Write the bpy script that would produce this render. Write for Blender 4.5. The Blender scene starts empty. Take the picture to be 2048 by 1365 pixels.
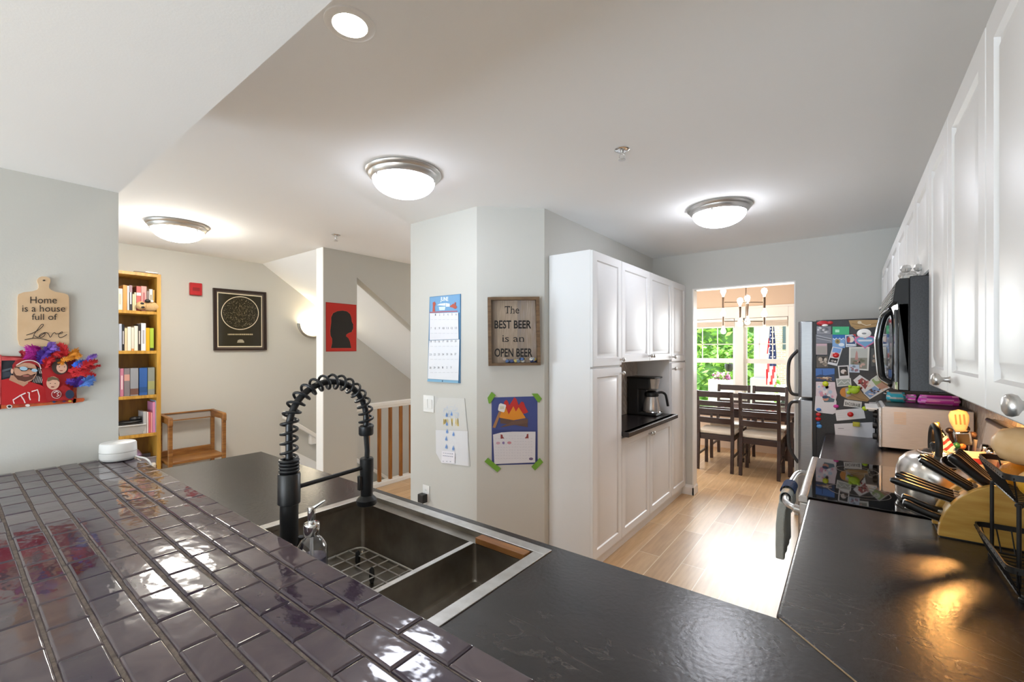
import bpy, bmesh, math, random
from mathutils import Vector, Matrix
random.seed(7)
PI = math.pi
S = bpy.context.scene
COL = S.collection
# ---------------------------------------------------------------- camera, world, exposure
CAM_H, YAW, FPX, HZ = 1.475, 0.656284, 873.98, 699.04
cam = bpy.data.cameras.new('camera')
cam.sensor_fit = 'HORIZONTAL'; cam.sensor_width = 36.0
cam.lens = 36.0 * FPX / 2048
cam.shift_y = (HZ - 682.5) / 2048
cam.clip_start = 0.02; cam.clip_end = 200
camo = bpy.data.objects.new('camera', cam); COL.objects.link(camo)
camo.location = (0, 0, CAM_H); camo.rotation_euler = (PI / 2, 0, YAW)
S.camera = camo
S.view_settings.view_transform = 'Standard'; S.view_settings.look = 'None'
S.view_settings.gamma = 1.0; S.view_settings.use_curve_mapping = False
S.view_settings.exposure = 0.62
w = bpy.data.worlds.new('world'); S.world = w; w.use_nodes = True
bg = w.node_tree.nodes['Background']; bg.inputs[0].default_value = (0.80, 0.90, 1.0, 1); bg.inputs[1].default_value = 3.4
S.cycles.max_bounces = 10; S.cycles.diffuse_bounces = 6; S.cycles.glossy_bounces = 5; S.cycles.transmission_bounces = 8
S.cycles.sample_clamp_indirect = 6.0
def light(name, kind, loc, energy, color=(1, 1, 1), size=None, size_y=None, aim=None, angle=None, spread=None):
    l = bpy.data.lights.new(name, kind); l.energy = energy; l.color = color
    if kind == 'AREA':
        l.shape = 'RECTANGLE'; l.size = size; l.size_y = size_y or size
        if spread: l.spread = spread
    elif kind == 'SUN': l.angle = angle or 0.01
    elif size: l.shadow_soft_size = size
    o = bpy.data.objects.new(name, l); COL.objects.link(o); o.location = loc
    if aim is not None:
        o.rotation_euler = (Vector(aim) - Vector(loc)).to_track_quat('-Z', 'Y').to_euler()
    return o
light('sun', 'SUN', (2, 14, 9), 8.0, (1, 0.95, 0.86), aim=(0, 9, 0), angle=0.02)
# unseen low fill added behind the camera, aimed up to brighten the ceilings
light('rear_low_fill_light', 'AREA', (-0.6, -3.5, 0.45), 106, (0.74, 0.87, 1.0), 3.8, 0.8, aim=(-0.6, 0, 2.2))
light('rear_fill_light', 'AREA', (-0.6, -3.5, 1.3), 42, (0.85, 0.93, 1.0), 3.4, 1.0, aim=(-0.6, 3, 1.2))  # soft fill added out of view behind the camera; the rear wall is solid
# daylight through the dining-room window
light('dining_window_light', 'AREA', (-0.95, 6.82, 1.62), 36, (0.92, 0.97, 1.0), 1.7, 0.95, aim=(-0.9, 4.4, 0.0), spread=1.9)
light('dining_side_fill_light', 'AREA', (-3.15, 5.7, 1.5), 45, (1.0, 0.96, 0.92), 1.3, 1.2, aim=(-0.6, 7.0, 1.3))  # fill added to brighten the dining room; the left wall has no window
# unseen fills added in the stairwell and the far nook; no windows modelled there
light('stairwell_fill_light', 'AREA', (-4.7, 6.3, 0.6), 200, (0.78, 0.84, 1.0), 1.0, 1.6, aim=(-4.7, 2, 0.3))
light('nook_fill_light', 'AREA', (-4.4, -2.6, 0.6), 54, (0.68, 0.85, 1.0), 1.6, 0.9, aim=(-4.4, 1.5, 2.4))

# ---------------------------------------------------------------- pixel -> point on a known plane of the room
CY, SY = math.cos(YAW), math.sin(YAW)
def ray(px, py):
    r = (px - 1024) / FPX; u = (HZ - py) / FPX
    return Vector((CY * r - SY, SY * r + CY, u))
EYE = Vector((0, 0, CAM_H))
def on(px, py, p0, n):
    d = ray(px, py); n = Vector(n); return EYE + d * (n.dot(Vector(p0) - EYE) / n.dot(d))
def Px(px, py, x): return on(px, py, (x, 0, 0), (1, 0, 0))
def Py(px, py, y): return on(px, py, (0, y, 0), (0, 1, 0))
def Pz(px, py, z): return on(px, py, (0, 0, z), (0, 0, 1))

# ---------------------------------------------------------------- materials
def lin(h):
    h = h.lstrip('#'); c = [int(h[i:i + 2], 16) / 255 for i in (0, 2, 4)]
    return tuple((x / 12.92 if x <= 0.04045 else ((x + 0.055) / 1.055) ** 2.4) for x in c) + (1,)
MATS = {}
def mk(name, col='#808080', rough=0.5, metal=0.0, noise=None, bump=None, emis=0, trans=0, coat=0, spec=None, alpha=None, ior=None):
    """noise=(scale, second colour, (stretch xyz)); bump=(scale, strength)"""
    if name in MATS: return MATS[name]
    m = bpy.data.materials.new(name); m.use_nodes = True; MATS[name] = m
    nt = m.node_tree; N = nt.nodes; L = nt.links; b = N['Principled BSDF']
    b.inputs['Base Color'].default_value = lin(col); b.inputs['Roughness'].default_value = rough; b.inputs['Metallic'].default_value = metal
    m.diffuse_color = lin(col)
    if emis: b.inputs['Emission Color'].default_value = lin(col); b.inputs['Emission Strength'].default_value = emis
    if trans: b.inputs['Transmission Weight'].default_value = trans
    if coat: b.inputs['Coat Weight'].default_value = coat; b.inputs['Coat Roughness'].default_value = 0.05
    if spec is not None: b.inputs['Specular IOR Level'].default_value = spec
    if alpha is not None: b.inputs['Alpha'].default_value = alpha
    if ior: b.inputs['IOR'].default_value = ior
    if noise or bump:
        tc = N.new('ShaderNodeTexCoord')
    if noise:
        mp = N.new('ShaderNodeMapping'); mp.inputs['Scale'].default_value = noise[2] if len(noise) > 2 else (1, 1, 1)
        L.new(tc.outputs['Object'], mp.inputs[0])
        nz = N.new('ShaderNodeTexNoise'); nz.inputs['Scale'].default_value = noise[0]; nz.inputs['Detail'].default_value = 6
        L.new(mp.outputs[0], nz.inputs['Vector'])
        rp = N.new('ShaderNodeValToRGB'); rp.color_ramp.elements[0].position = 0.35; rp.color_ramp.elements[1].position = 0.65
        rp.color_ramp.elements[0].color = lin(col); rp.color_ramp.elements[1].color = lin(noise[1])
        L.new(nz.outputs['Fac'], rp.inputs[0]); L.new(rp.outputs[0], b.inputs['Base Color'])
    if bump:
        n2 = N.new('ShaderNodeTexNoise'); n2.inputs['Scale'].default_value = bump[0]; n2.inputs['Detail'].default_value = 3
        L.new(tc.outputs['Object'], n2.inputs['Vector'])
        bp = N.new('ShaderNodeBump'); bp.inputs['Strength'].default_value = bump[1]; bp.inputs['Distance'].default_value = 0.01
        L.new(n2.outputs['Fac'], bp.inputs['Height']); L.new(bp.outputs[0], b.inputs['Normal'])
    return m
def flat(hexcol, rough=0.6): return mk('print_' + hexcol.strip('#'), hexcol, rough)
WHITEC = mk('white_cabinet_lacquer', '#e6e6e6', 0.42, spec=0.38)
WALLM = mk('greige_wall_paint', '#c9c8c2', 0.85, bump=(220, 0.03))
CEILM = mk('white_ceiling_paint', '#f0f0ef', 0.9, bump=(240, 0.03))
TRIM = mk('white_trim_paint', '#eceae6', 0.4)
STEEL = mk('brushed_steel', '#d2d1cf', 0.32, 0.8, noise=(30, '#c2c0bd', (1, 1, 30)))
SINKM = mk('satin_sink_steel', '#aba69e', 0.33, 1.0, noise=(12, '#938d84', (1, 1, 1)))
CHROME = mk('polished_chrome', '#e2e2e2', 0.08, 1.0)
NICKEL = mk('satin_nickel', '#cfccc8', 0.34, 0.9)
BLACK = mk('matte_black', '#17181a', 0.38)
BLACKGL = mk('gloss_black', '#0b0b0c', 0.08)
BLACKPL = mk('black_plastic', '#141415', 0.45)
SPECK = mk('speckled_black_enamel', '#0a0a0c', 0.38, noise=(260, '#29292e'))
DARKW = mk('espresso_wood', '#3a2622', 0.32, noise=(9, '#2a1a17', (1, 1, 12)))
WHITEP = mk('white_plastic', '#ececea', 0.35)
PAPER = mk('white_paper', '#e6e6ea', 0.8)

# wood-look floor planks running toward the dining room
def floor_mat():
    m = bpy.data.materials.new('wood_look_plank_tile'); m.use_nodes = True; nt = m.node_tree; N = nt.nodes; L = nt.links; b = N['Principled BSDF']
    tc = N.new('ShaderNodeTexCoord'); mp = N.new('ShaderNodeMapping'); mp.inputs['Rotation'].default_value = (0, 0, PI / 2)
    L.new(tc.outputs['Object'], mp.inputs[0])
    br = N.new('ShaderNodeTexBrick'); br.offset = 0.37; br.inputs['Scale'].default_value = 1
    br.inputs['Brick Width'].default_value = 0.92; br.inputs['Row Height'].default_value = 0.152; br.inputs['Mortar Size'].default_value = 0.0026
    br.inputs['Color1'].default_value = lin('#cdab82'); br.inputs['Color2'].default_value = lin('#b08d66'); br.inputs['Mortar'].default_value = lin('#d8c5a5')
    L.new(mp.outputs[0], br.inputs['Vector'])
    mp2 = N.new('ShaderNodeMapping'); mp2.inputs['Scale'].default_value = (14, 1.3, 1); L.new(tc.outputs['Object'], mp2.inputs[0])
    nz = N.new('ShaderNodeTexNoise'); nz.inputs['Scale'].default_value = 3; nz.inputs['Detail'].default_value = 7; L.new(mp2.outputs[0], nz.inputs['Vector'])
    mx = N.new('ShaderNodeMixRGB'); mx.blend_type = 'MULTIPLY'; mx.inputs[0].default_value = 0.45
    rp = N.new('ShaderNodeValToRGB'); rp.color_ramp.elements[0].color = (0.55, 0.5, 0.45, 1); rp.color_ramp.elements[1].color = (1, 1, 1, 1)
    rp.color_ramp.elements[0].position = 0.3; rp.color_ramp.elements[1].position = 0.62
    L.new(nz.outputs['Fac'], rp.inputs[0]); L.new(br.outputs['Color'], mx.inputs[1]); L.new(rp.outputs[0], mx.inputs[2])
    L.new(mx.outputs[0], b.inputs['Base Color']); b.inputs['Roughness'].default_value = 0.36
    return m
FLOORM = floor_mat()
def counter_mat():
    m = bpy.data.materials.new('dark_slate_laminate'); m.use_nodes = True; nt = m.node_tree; N = nt.nodes; L = nt.links; b = N['Principled BSDF']
    tc = N.new('ShaderNodeTexCoord')
    mp = N.new('ShaderNodeMapping'); mp.inputs['Rotation'].default_value = (0, 0, 0.5); mp.inputs['Scale'].default_value = (1.0, 2.2, 1); L.new(tc.outputs['Object'], mp.inputs[0])
    n1 = N.new('ShaderNodeTexNoise'); n1.inputs['Scale'].default_value = 3.2; n1.inputs['Detail'].default_value = 9; n1.inputs['Distortion'].default_value = 1.6; L.new(mp.outputs[0], n1.inputs['Vector'])
    r1 = N.new('ShaderNodeValToRGB'); e = r1.color_ramp.elements
    e[0].position = 0.3; e[0].color = lin('#201c1c'); e[1].position = 0.75; e[1].color = lin('#332d2d')
    L.new(n1.outputs['Fac'], r1.inputs[0])
    n2 = N.new('ShaderNodeTexNoise'); n2.inputs['Scale'].default_value = 5.5; n2.inputs['Detail'].default_value = 10; n2.inputs['Distortion'].default_value = 2.4; L.new(mp.outputs[0], n2.inputs['Vector'])
    r2 = N.new('ShaderNodeValToRGB'); e = r2.color_ramp.elements
    e[0].position = 0.555; e[0].color = (0, 0, 0, 1); e[1].position = 0.60; e[1].color = (0, 0, 0, 1); x = e.new(0.578); x.color = (1, 1, 1, 1)
    L.new(n2.outputs['Fac'], r2.inputs[0])
    n3 = N.new('ShaderNodeTexNoise'); n3.inputs['Scale'].default_value = 2.0; L.new(tc.outputs['Object'], n3.inputs['Vector'])
    r3 = N.new('ShaderNodeValToRGB'); r3.color_ramp.elements[0].position = 0.45; r3.color_ramp.elements[1].position = 0.7; r3.color_ramp.elements[1].color = (0.55, 0.55, 0.55, 1)
    L.new(n3.outputs['Fac'], r3.inputs[0])
    mu = N.new('ShaderNodeMath'); mu.operation = 'MULTIPLY'; L.new(r2.outputs[0], mu.inputs[0]); L.new(r3.outputs[0], mu.inputs[1])
    mx = N.new('ShaderNodeMixRGB'); L.new(mu.outputs[0], mx.inputs[0]); L.new(r1.outputs[0], mx.inputs[1]); mx.inputs[2].default_value = lin('#746d6a')
    L.new(mx.outputs[0], b.inputs['Base Color']); b.inputs['Roughness'].default_value = 0.25; b.inputs['Specular IOR Level'].default_value = 0.62
    n4 = N.new('ShaderNodeTexNoise'); n4.inputs['Scale'].default_value = 90; n4.inputs['Detail'].default_value = 4; L.new(tc.outputs['Object'], n4.inputs['Vector'])
    bp = N.new('ShaderNodeBump'); bp.inputs['Strength'].default_value = 0.12; bp.inputs['Distance'].default_value = 0.004
    L.new(n4.outputs['Fac'], bp.inputs['Height']); L.new(bp.outputs[0], b.inputs['Normal'])
    return m
COUNTER = counter_mat()
def glaze_mat():
    m = bpy.data.materials.new('glazed_plum_tile'); m.use_nodes = True; nt = m.node_tree; N = nt.nodes; L = nt.links; b = N['Principled BSDF']
    at = N.new('ShaderNodeAttribute'); at.attribute_name = 'tint'
    tc = N.new('ShaderNodeTexCoord')
    nz = N.new('ShaderNodeTexNoise'); nz.inputs['Scale'].default_value = 9; nz.inputs['Detail'].default_value = 6; nz.inputs['Distortion'].default_value = 1.2; L.new(tc.outputs['Object'], nz.inputs['Vector'])
    ad = N.new('ShaderNodeMath'); ad.operation = 'MULTIPLY_ADD'; L.new(nz.outputs['Fac'], ad.inputs[0]); ad.inputs[1].default_value = 0.9; L.new(at.outputs['Fac'], ad.inputs[2])
    rp = N.new('ShaderNodeValToRGB'); e = rp.color_ramp.elements
    e[0].position = 0.32; e[0].color = lin('#2a1c2b'); e[1].position = 0.95; e[1].color = lin('#5b4f54')
    x = e.new(0.5); x.color = lin('#3c3040'); x = e.new(0.72); x.color = lin('#4a3f47')
    L.new(ad.outputs[0], rp.inputs[0]); L.new(rp.outputs[0], b.inputs['Base Color'])
    b.inputs['Roughness'].default_value = 0.07; b.inputs['Specular IOR Level'].default_value = 0.75
    mp = N.new('ShaderNodeMapping'); mp.inputs['Scale'].default_value = (1, 1.6, 1); L.new(tc.outputs['Object'], mp.inputs[0])
    n2 = N.new('ShaderNodeTexNoise'); n2.inputs['Scale'].default_value = 15; n2.inputs['Detail'].default_value = 2.6; L.new(mp.outputs[0], n2.inputs['Vector'])
    bp = N.new('ShaderNodeBump'); bp.inputs['Strength'].default_value = 0.22; bp.inputs['Distance'].default_value = 0.006
    L.new(n2.outputs['Fac'], bp.inputs['Height']); L.new(bp.outputs[0], b.inputs['Normal'])
    return m
GLAZE = glaze_mat()
GROUT = mk('sandy_grout', '#8b8078', 0.9, noise=(60, '#6f655f'), bump=(150, 0.5))
def brick_mat(name, c1, c2, mo, bw, rh, ms, rot=(0, 0, 0), rough=0.8, bump=0.3):
    m = bpy.data.materials.new(name); m.use_nodes = True; nt = m.node_tree; N = nt.nodes; L = nt.links; b = N['Principled BSDF']
    tc = N.new('ShaderNodeTexCoord'); mp = N.new('ShaderNodeMapping'); mp.inputs['Rotation'].default_value = rot; L.new(tc.outputs['Object'], mp.inputs[0])
    br = N.new('ShaderNodeTexBrick'); br.inputs['Scale'].default_value = 1; br.inputs['Brick Width'].default_value = bw; br.inputs['Row Height'].default_value = rh; br.inputs['Mortar Size'].default_value = ms
    br.inputs['Color1'].default_value = lin(c1); br.inputs['Color2'].default_value = lin(c2); br.inputs['Mortar'].default_value = lin(mo)
    L.new(mp.outputs[0], br.inputs['Vector']); L.new(br.outputs['Color'], b.inputs['Base Color']); b.inputs['Roughness'].default_value = rough
    bp = N.new('ShaderNodeBump'); bp.inputs['Strength'].default_value = bump; bp.invert = True; bp.inputs['Distance'].default_value = 0.004; L.new(br.outputs['Fac'], bp.inputs['Height']); L.new(bp.outputs[0], b.inputs['Normal'])
    return m

# ---------------------------------------------------------------- mesh builder
def rot_to(d): return Vector((0, 0, 1)).rotation_difference(Vector(d).normalized()).to_matrix().to_4x4()
def T(x, y, z): return Matrix.Translation((x, y, z))
class MB:
    def __init__(s): s.v = []; s.f = []; s.fm = []; s.mats = []
    def mi(s, m):
        if m not in s.mats: s.mats.append(m)
        return s.mats.index(m)
    def add(s, vs, fs, m, M=None):
        o = len(s.v); k = s.mi(m)
        s.v += [tuple(M @ Vector(p)) for p in vs] if M else [tuple(p) for p in vs]
        s.f += [tuple(i + o for i in f) for f in fs]; s.fm += [k] * len(fs); return s
    def box(s, x0, x1, y0, y1, z0, z1, m, M=None):
        x0, x1 = min(x0, x1), max(x0, x1); y0, y1 = min(y0, y1), max(y0, y1); z0, z1 = min(z0, z1), max(z0, z1)
        return s.add([(x0, y0, z0), (x1, y0, z0), (x1, y1, z0), (x0, y1, z0), (x0, y0, z1), (x1, y0, z1), (x1, y1, z1), (x0, y1, z1)],
              [(0, 3, 2, 1), (4, 5, 6, 7), (0, 1, 5, 4), (1, 2, 6, 5), (2, 3, 7, 6), (3, 0, 4, 7)], m, M)
    def lathe(s, prof, m, n=24, M=None):
        vs = []; fs = []
        for r, z in prof:
            for i in range(n): vs.append((r * math.cos(2 * PI * i / n), r * math.sin(2 * PI * i / n), z))
        for j in range(len(prof) - 1):
            for i in range(n):
                a = j * n + i; b = j * n + (i + 1) % n; fs.append((a, b, b + n, a + n))
        if prof[0][0] > 1e-6: fs.append(tuple(range(n - 1, -1, -1)))
        if prof[-1][0] > 1e-6: fs.append(tuple((len(prof) - 1) * n + i for i in range(n)))
        return s.add(vs, fs, m, M)
    def cyl(s, p0, p1, r, m, n=14, r1=None):
        p0 = Vector(p0); d = Vector(p1) - p0
        return s.lathe([(r, 0), (r if r1 is None else r1, d.length)], m, n, Matrix.Translation(p0) @ rot_to(d))
    def tube(s, pts, r, m, n=8, closed=False, flat=1.0):
        P = [Vector(p) for p in pts]; k = len(P); vs = []; fs = []
        rr = r if isinstance(r, (list, tuple)) else [r] * k
        up = None
        for i in range(k):
            if closed: t = P[(i + 1) % k] - P[i - 1]
            else: t = P[min(i + 1, k - 1)] - P[max(i - 1, 0)]
            if t.length < 1e-9: t = Vector((0, 0, 1))
            t.normalize()
            if up is None:
                a = Vector((0, 0, 1)) if abs(t.z) < 0.9 else Vector((1, 0, 0)); up = (a - t * a.dot(t)).normalized()
            else:
                up = up - t * up.dot(t)
                up = up.normalized() if up.length > 1e-6 else t.orthogonal().normalized()
            sd = t.cross(up)
            for j in range(n):
                a = 2 * PI * j / n; vs.append(P[i] + (sd * math.cos(a) + up * math.sin(a) * flat) * rr[i])
        for i in range(k if closed else k - 1):
            for j in range(n):
                a = i * n + j; b = i * n + (j + 1) % n; c = ((i + 1) % k) * n
                fs.append((a, b, c + (j + 1) % n, c + j))
        if not closed: fs.append(tuple(range(n - 1, -1, -1))); fs.append(tuple((k - 1) * n + j for j in range(n)))
        return s.add(vs, fs, m)
    def prism(s, poly, a, b, m, axis='z', M=None):
        """poly of 2-D points: axis z -> (x,y), axis y -> (x,z), axis x -> (y,z); extruded from a to b on that axis"""
        f = {'z': lambda p, t: (p[0], p[1], t), 'y': lambda p, t: (p[0], t, p[1]), 'x': lambda p, t: (t, p[0], p[1])}[axis]
        n = len(poly); vs = [f(p, a) for p in poly] + [f(p, b) for p in poly]
        fs = [tuple(range(n)), tuple(range(2 * n - 1, n - 1, -1))] + [(i, i + n, (i + 1) % n + n, (i + 1) % n) for i in range(n)]
        return s.add(vs, fs, m, M)
    def ball(s, c, r, m, n=16, M=None):
        r = r if isinstance(r, (tuple, list)) else (r, r, r); k = n // 2; vs = [(0, 0, -1)]; fs = []
        for j in range(1, k):
            a = -PI / 2 + PI * j / k
            for i in range(n): b = 2 * PI * i / n; vs.append((math.cos(a) * math.cos(b), math.cos(a) * math.sin(b), math.sin(a)))
        vs.append((0, 0, 1)); top = len(vs) - 1
        for i in range(n):
            fs.append((0, 1 + (i + 1) % n, 1 + i)); fs.append((top, top - n + i, top - n + (i + 1) % n))
        for j in range(k - 2):
            for i in range(n):
                a = 1 + j * n + i; b = 1 + j * n + (i + 1) % n; fs.append((a, b, b + n, a + n))
        MM = T(*c) @ Matrix.Diagonal((*r, 1))
        if M: MM = T(*c) @ M @ Matrix.Diagonal((*r, 1))
        return s.add(vs, fs, m, MM)
    def obj(s, name, parent=None, loc=(0, 0, 0), rot=(0, 0, 0), smooth=35, bevel=0, sub=0, seg=2):
        me = bpy.data.meshes.new(name); me.from_pydata(s.v, [], s.f)
        for m in s.mats: me.materials.append(m)
        me.polygons.foreach_set('material_index', s.fm); me.update()
        bm = bmesh.new(); bm.from_mesh(me); bmesh.ops.recalc_face_normals(bm, faces=bm.faces); bm.to_mesh(me); bm.free()
        if smooth: me.shade_smooth(); me.set_sharp_from_angle(angle=math.radians(smooth))
        o = bpy.data.objects.new(name, me); COL.objects.link(o)
        o.parent = parent; o.location = loc; o.rotation_euler = rot
        if bevel:
            b = o.modifiers.new('bevel', 'BEVEL'); b.width = bevel; b.segments = seg; b.limit_method = 'ANGLE'; b.angle_limit = math.radians(40); b.harden_normals = False
        if sub:
            d = o.modifiers.new('sub', 'SUBSURF'); d.levels = sub; d.render_levels = sub
        return o
def tag(o, label, cat, group=None, kind=None):
    o['label'] = label; o['category'] = cat
    if group: o['group'] = group
    if kind: o['kind'] = kind
    return o
def thing(name, label, cat, loc=(0, 0, 0), rotz=0, group=None):
    o = bpy.data.objects.new(name, None); COL.objects.link(o); o.location = loc; o.rotation_euler = (0, 0, rotz); o.empty_display_size = 0.05
    return tag(o, label, cat, group)
def struct(o, label=None):
    o['kind'] = 'structure'
    if label: o['label'] = label
    return o
def one(name, label, cat, mb, group=None, **k): return tag(mb.obj(name, **k), label, cat, group)
def bx(x0, x1, y0, y1, z0, z1, m): return MB().box(x0, x1, y0, y1, z0, z1, m)
def dup(root, loc=None, rotz=None, label=None, group=None):
    r = root.copy(); COL.objects.link(r)
    if loc is not None: r.location = loc
    if rotz is not None: r.rotation_euler = (0, 0, rotz)
    if label: r['label'] = label
    if group: r['group'] = group
    for ch in list(root.children):
        c = ch.copy(); COL.objects.link(c); c.parent = r
        for g in ch.children:
            d = g.copy(); COL.objects.link(d); d.parent = c
    return r
def arc(cx, cy, r, a0, a1, n, ry=None):
    return [(cx + r * math.cos(a0 + (a1 - a0) * i / n), cy + (ry or r) * math.sin(a0 + (a1 - a0) * i / n)) for i in range(n + 1)]
def spline(pts, n=8):
    P = [Vector(p) for p in pts]; P = [P[0] * 2 - P[1]] + P + [P[-1] * 2 - P[-2]]; out = []
    for i in range(1, len(P) - 2):
        for j in range(n):
            t = j / n; a, b, c, d = P[i - 1], P[i], P[i + 1], P[i + 2]
            out.append(0.5 * ((2 * b) + (c - a) * t + (2 * a - 5 * b + 4 * c - d) * t * t + (3 * b - a - 3 * c + d) * t ** 3))
    out.append(P[-2]); return out
TXT = {}
def text_mesh(t, bold=0.0):
    if (t, bold) in TXT: return TXT[(t, bold)]
    cu = bpy.data.curves.new('lettering', 'FONT'); cu.body = t; cu.size = 1; cu.offset = bold; cu.resolution_u = 3
    o = bpy.data.objects.new('lettering', cu); me = o.to_mesh()
    v = [tuple(p.co) for p in me.vertices]; f = [tuple(p.vertices) for p in me.polygons]
    o.to_mesh_clear(); bpy.data.objects.remove(o); bpy.data.curves.remove(cu)
    x0 = min(p[0] for p in v); x1 = max(p[0] for p in v); y0 = min(p[1] for p in v); y1 = max(p[1] for p in v)
    TXT[(t, bold)] = ([((p[0] - x0) / (x1 - x0), (p[1] - y0) / (y1 - y0)) for p in v], f, (x1 - x0) / (y1 - y0)); return TXT[(t, bold)]
class Art(MB):
    """flat printed thing on an upright wall: origin on the wall, local x to the right, z up, y into the wall.
    zoom=(ox, oy, s): shapes are given in coordinates measured on an enlarged crop and projected on the wall's plane."""
    EPS = 0.0005
    def __init__(s, origin, rotz, zoom=None):
        MB.__init__(s); s.o = Vector(origin); s.rz = rotz; s.zm = zoom; s.t = 0.0; s.lay = 0
        s.R = Matrix.Rotation(-rotz, 3, 'Z'); s.n = Matrix.Rotation(rotz, 3, 'Z') @ Vector((0, -1, 0))
    def q(s, p):
        if not s.zm: return Vector((p[0], 0, p[1]))
        ox, oy, k = s.zm; P = on(ox + p[0] / k, oy + p[1] / k, s.o + s.n * s.t, s.n)
        l = s.R @ (P - s.o); return Vector((l.x, 0, l.z))
    def base(s, pts, thick, m):
        if len(pts) == 2: (a, b), (c, d) = pts; pts = [(a, b), (c, b), (c, d), (a, d)]
        s.t = thick; L = [s.q(p) for p in pts]; s.prism([(p.x, p.z) for p in L], 0, -thick, m, 'y'); return s
    def up(s, k=1): s.lay += k; return s
    def y(s): return -s.t - s.EPS * (s.lay + 1)
    def poly(s, pts, m, k=1):
        s.lay += k; L = [s.q(p) for p in pts]; s.add([(p.x, s.y(), p.z) for p in L], [tuple(range(len(L)))], m); return s
    def rect(s, a, b, c, d, m, k=1): return s.poly([(a, b), (c, b), (c, d), (a, d)], m, k)
    def ell(s, cx, cy, rx, ry, m, k=1, rot=0, n=20):
        return s.poly([(cx + rx * math.cos(t) * math.cos(rot) - ry * math.sin(t) * math.sin(rot), cy + rx * math.cos(t) * math.sin(rot) + ry * math.sin(t) * math.cos(rot)) for t in [2 * PI * i / n for i in range(n)]], m, k)
    def line(s, pts, wd, m, k=1, smooth=0, taper=False):
        if smooth: pts = [(p[0], p[1]) for p in spline([(a, b, 0) for a, b in pts], smooth)]
        s.lay += k; vs = []; n = len(pts)
        for i in range(n):
            a = pts[max(i - 1, 0)]; b = pts[min(i + 1, n - 1)]; dx, dy = b[0] - a[0], b[1] - a[1]; l = math.hypot(dx, dy) or 1
            h = wd / 2 * ((0.35 + 0.65 * math.sin(PI * (i + 0.5) / n)) if taper else 1); nx, ny = -dy / l * h, dx / l * h
            for sg in (1, -1):
                p = s.q((pts[i][0] + nx * sg, pts[i][1] + ny * sg)); vs.append((p.x, s.y(), p.z))
        s.add(vs, [(2 * i, 2 * i + 1, 2 * i + 3, 2 * i + 2) for i in range(n - 1)], m); return s
    def text(s, t, a, b, c, d, m, bold=0.0, k=1):
        """lettering filling the box with top-left (a,b) and bottom-right (c,d) of the zoom (or local x,z)"""
        s.lay += k; V, F, asp = text_mesh(t, bold); vs = []
        for u, v in V:
            p = s.q((a + (c - a) * u, d + (b - d) * v)); vs.append((p.x, s.y(), p.z))
        s.add(vs, F, m); return s
    def done(s, name, parent=None):
        if parent is None: return s.obj(name, None, s.o, (0, 0, s.rz), smooth=0)
        return s.obj(name, parent, smooth=0)
# ================================================================ the room shell
CEIL, SOF = 2.446, 2.065
XR, XL, XN = 0.527, -2.18, -5.27          # right wall, short left wall, far nook wall
YB, YD = 4.62, 7.12                       # wall between kitchen and dining room, dining-room far wall
XB = -3.955                               # face of the stair wall
WARMW = mk('peach_wall_paint', '#d3bda8', 0.85)
fl = MB()                                  # floor with the stairwell left open
for a, b, c, d in ((-5.4, XB - 0.06, -3.7, 2.45), (XB - 0.06, 0.6, -3.7, YB), (-3.3, 2.2, YB, YD + 0.1), (XB - 0.06, -2.6, YB, 6.6)):
    fl.box(a, b, c, d, -0.12, 0, FLOORM)
struct(fl.obj('floor', smooth=0))
struct(bx(-5.4, 0.66, 0.40, YB + 0.12, CEIL, CEIL + 0.1, CEILM).obj('ceiling', smooth=0))
cl = MB(); cl.box(-2.30, 0.66, -3.7, 0.40, SOF, CEIL + 0.1, CEILM); cl.box(-5.4, -2.30, -3.7, 0.40, CEIL, CEIL + 0.1, CEILM)
struct(cl.obj('ceiling_dropped', smooth=0))
struct(bx(-3.3, 2.2, YB + 0.12, YD + 0.1, CEIL, CEIL + 0.1, WARMW).obj('ceiling_dining', smooth=0))
struct(bx(-2.30, XL, -3.7, 0.40, 0, SOF, WALLM).obj('wall_left', smooth=0))
struct(bx(XN - 0.12, XN, -3.7, 6.6, -2.7, CEIL, WALLM).obj('wall_nook', smooth=0))
struct(bx(XR, XR + 0.12, -3.7, YB + 0.12, 0, CEIL, WALLM).obj('wall_right', smooth=0))
struct(bx(-5.4, 0.66, -3.8, -3.7, 0, CEIL, WALLM).obj('wall_rear', smooth=0))
struct(MB().prism([(-2.69, 2.205), (-2.0, 2.205), (-1.659, 2.52), (-1.659, YB), (-2.69, YB)], 0, CEIL, WALLM).obj('wall_middle', smooth=0))
wb = MB(); wb.box(-2.69, -1.25, YB, YB + 0.12, 0, CEIL, WALLM); wb.box(-0.376, XR, YB, YB + 0.12, 0, CEIL, WALLM); wb.box(-1.25, -0.376, YB, YB + 0.12, 2.083, CEIL, WALLM)
struct(wb.obj('wall_back', smooth=0))
jm = MB(); jm.box(-1.252, -1.242, YB - 0.004, YB + 0.124, 0.0, 2.075, TRIM); jm.box(-0.384, -0.374, YB - 0.004, YB + 0.124, 0.0, 2.075, TRIM); jm.box(-1.252, -0.374, YB - 0.004, YB + 0.124, 2.073, 2.085, TRIM)
struct(jm.obj('trim_1', smooth=0), 'white lining of the opening to the dining room')
sw = MB().prism([(2.20, 0), (2.555, 0), (2.555, 2.206), (5.2, 0.418), (5.2, CEIL), (2.20, CEIL)], XB - 0.115, XB, WALLM, 'x')
struct(sw.obj('wall_stair', smooth=0))
struct(bx(XB - 0.12, XB + 0.002, 2.192, 2.2, 0, CEIL, TRIM).obj('trim_2', smooth=0), 'white end of the stair wall')
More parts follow.
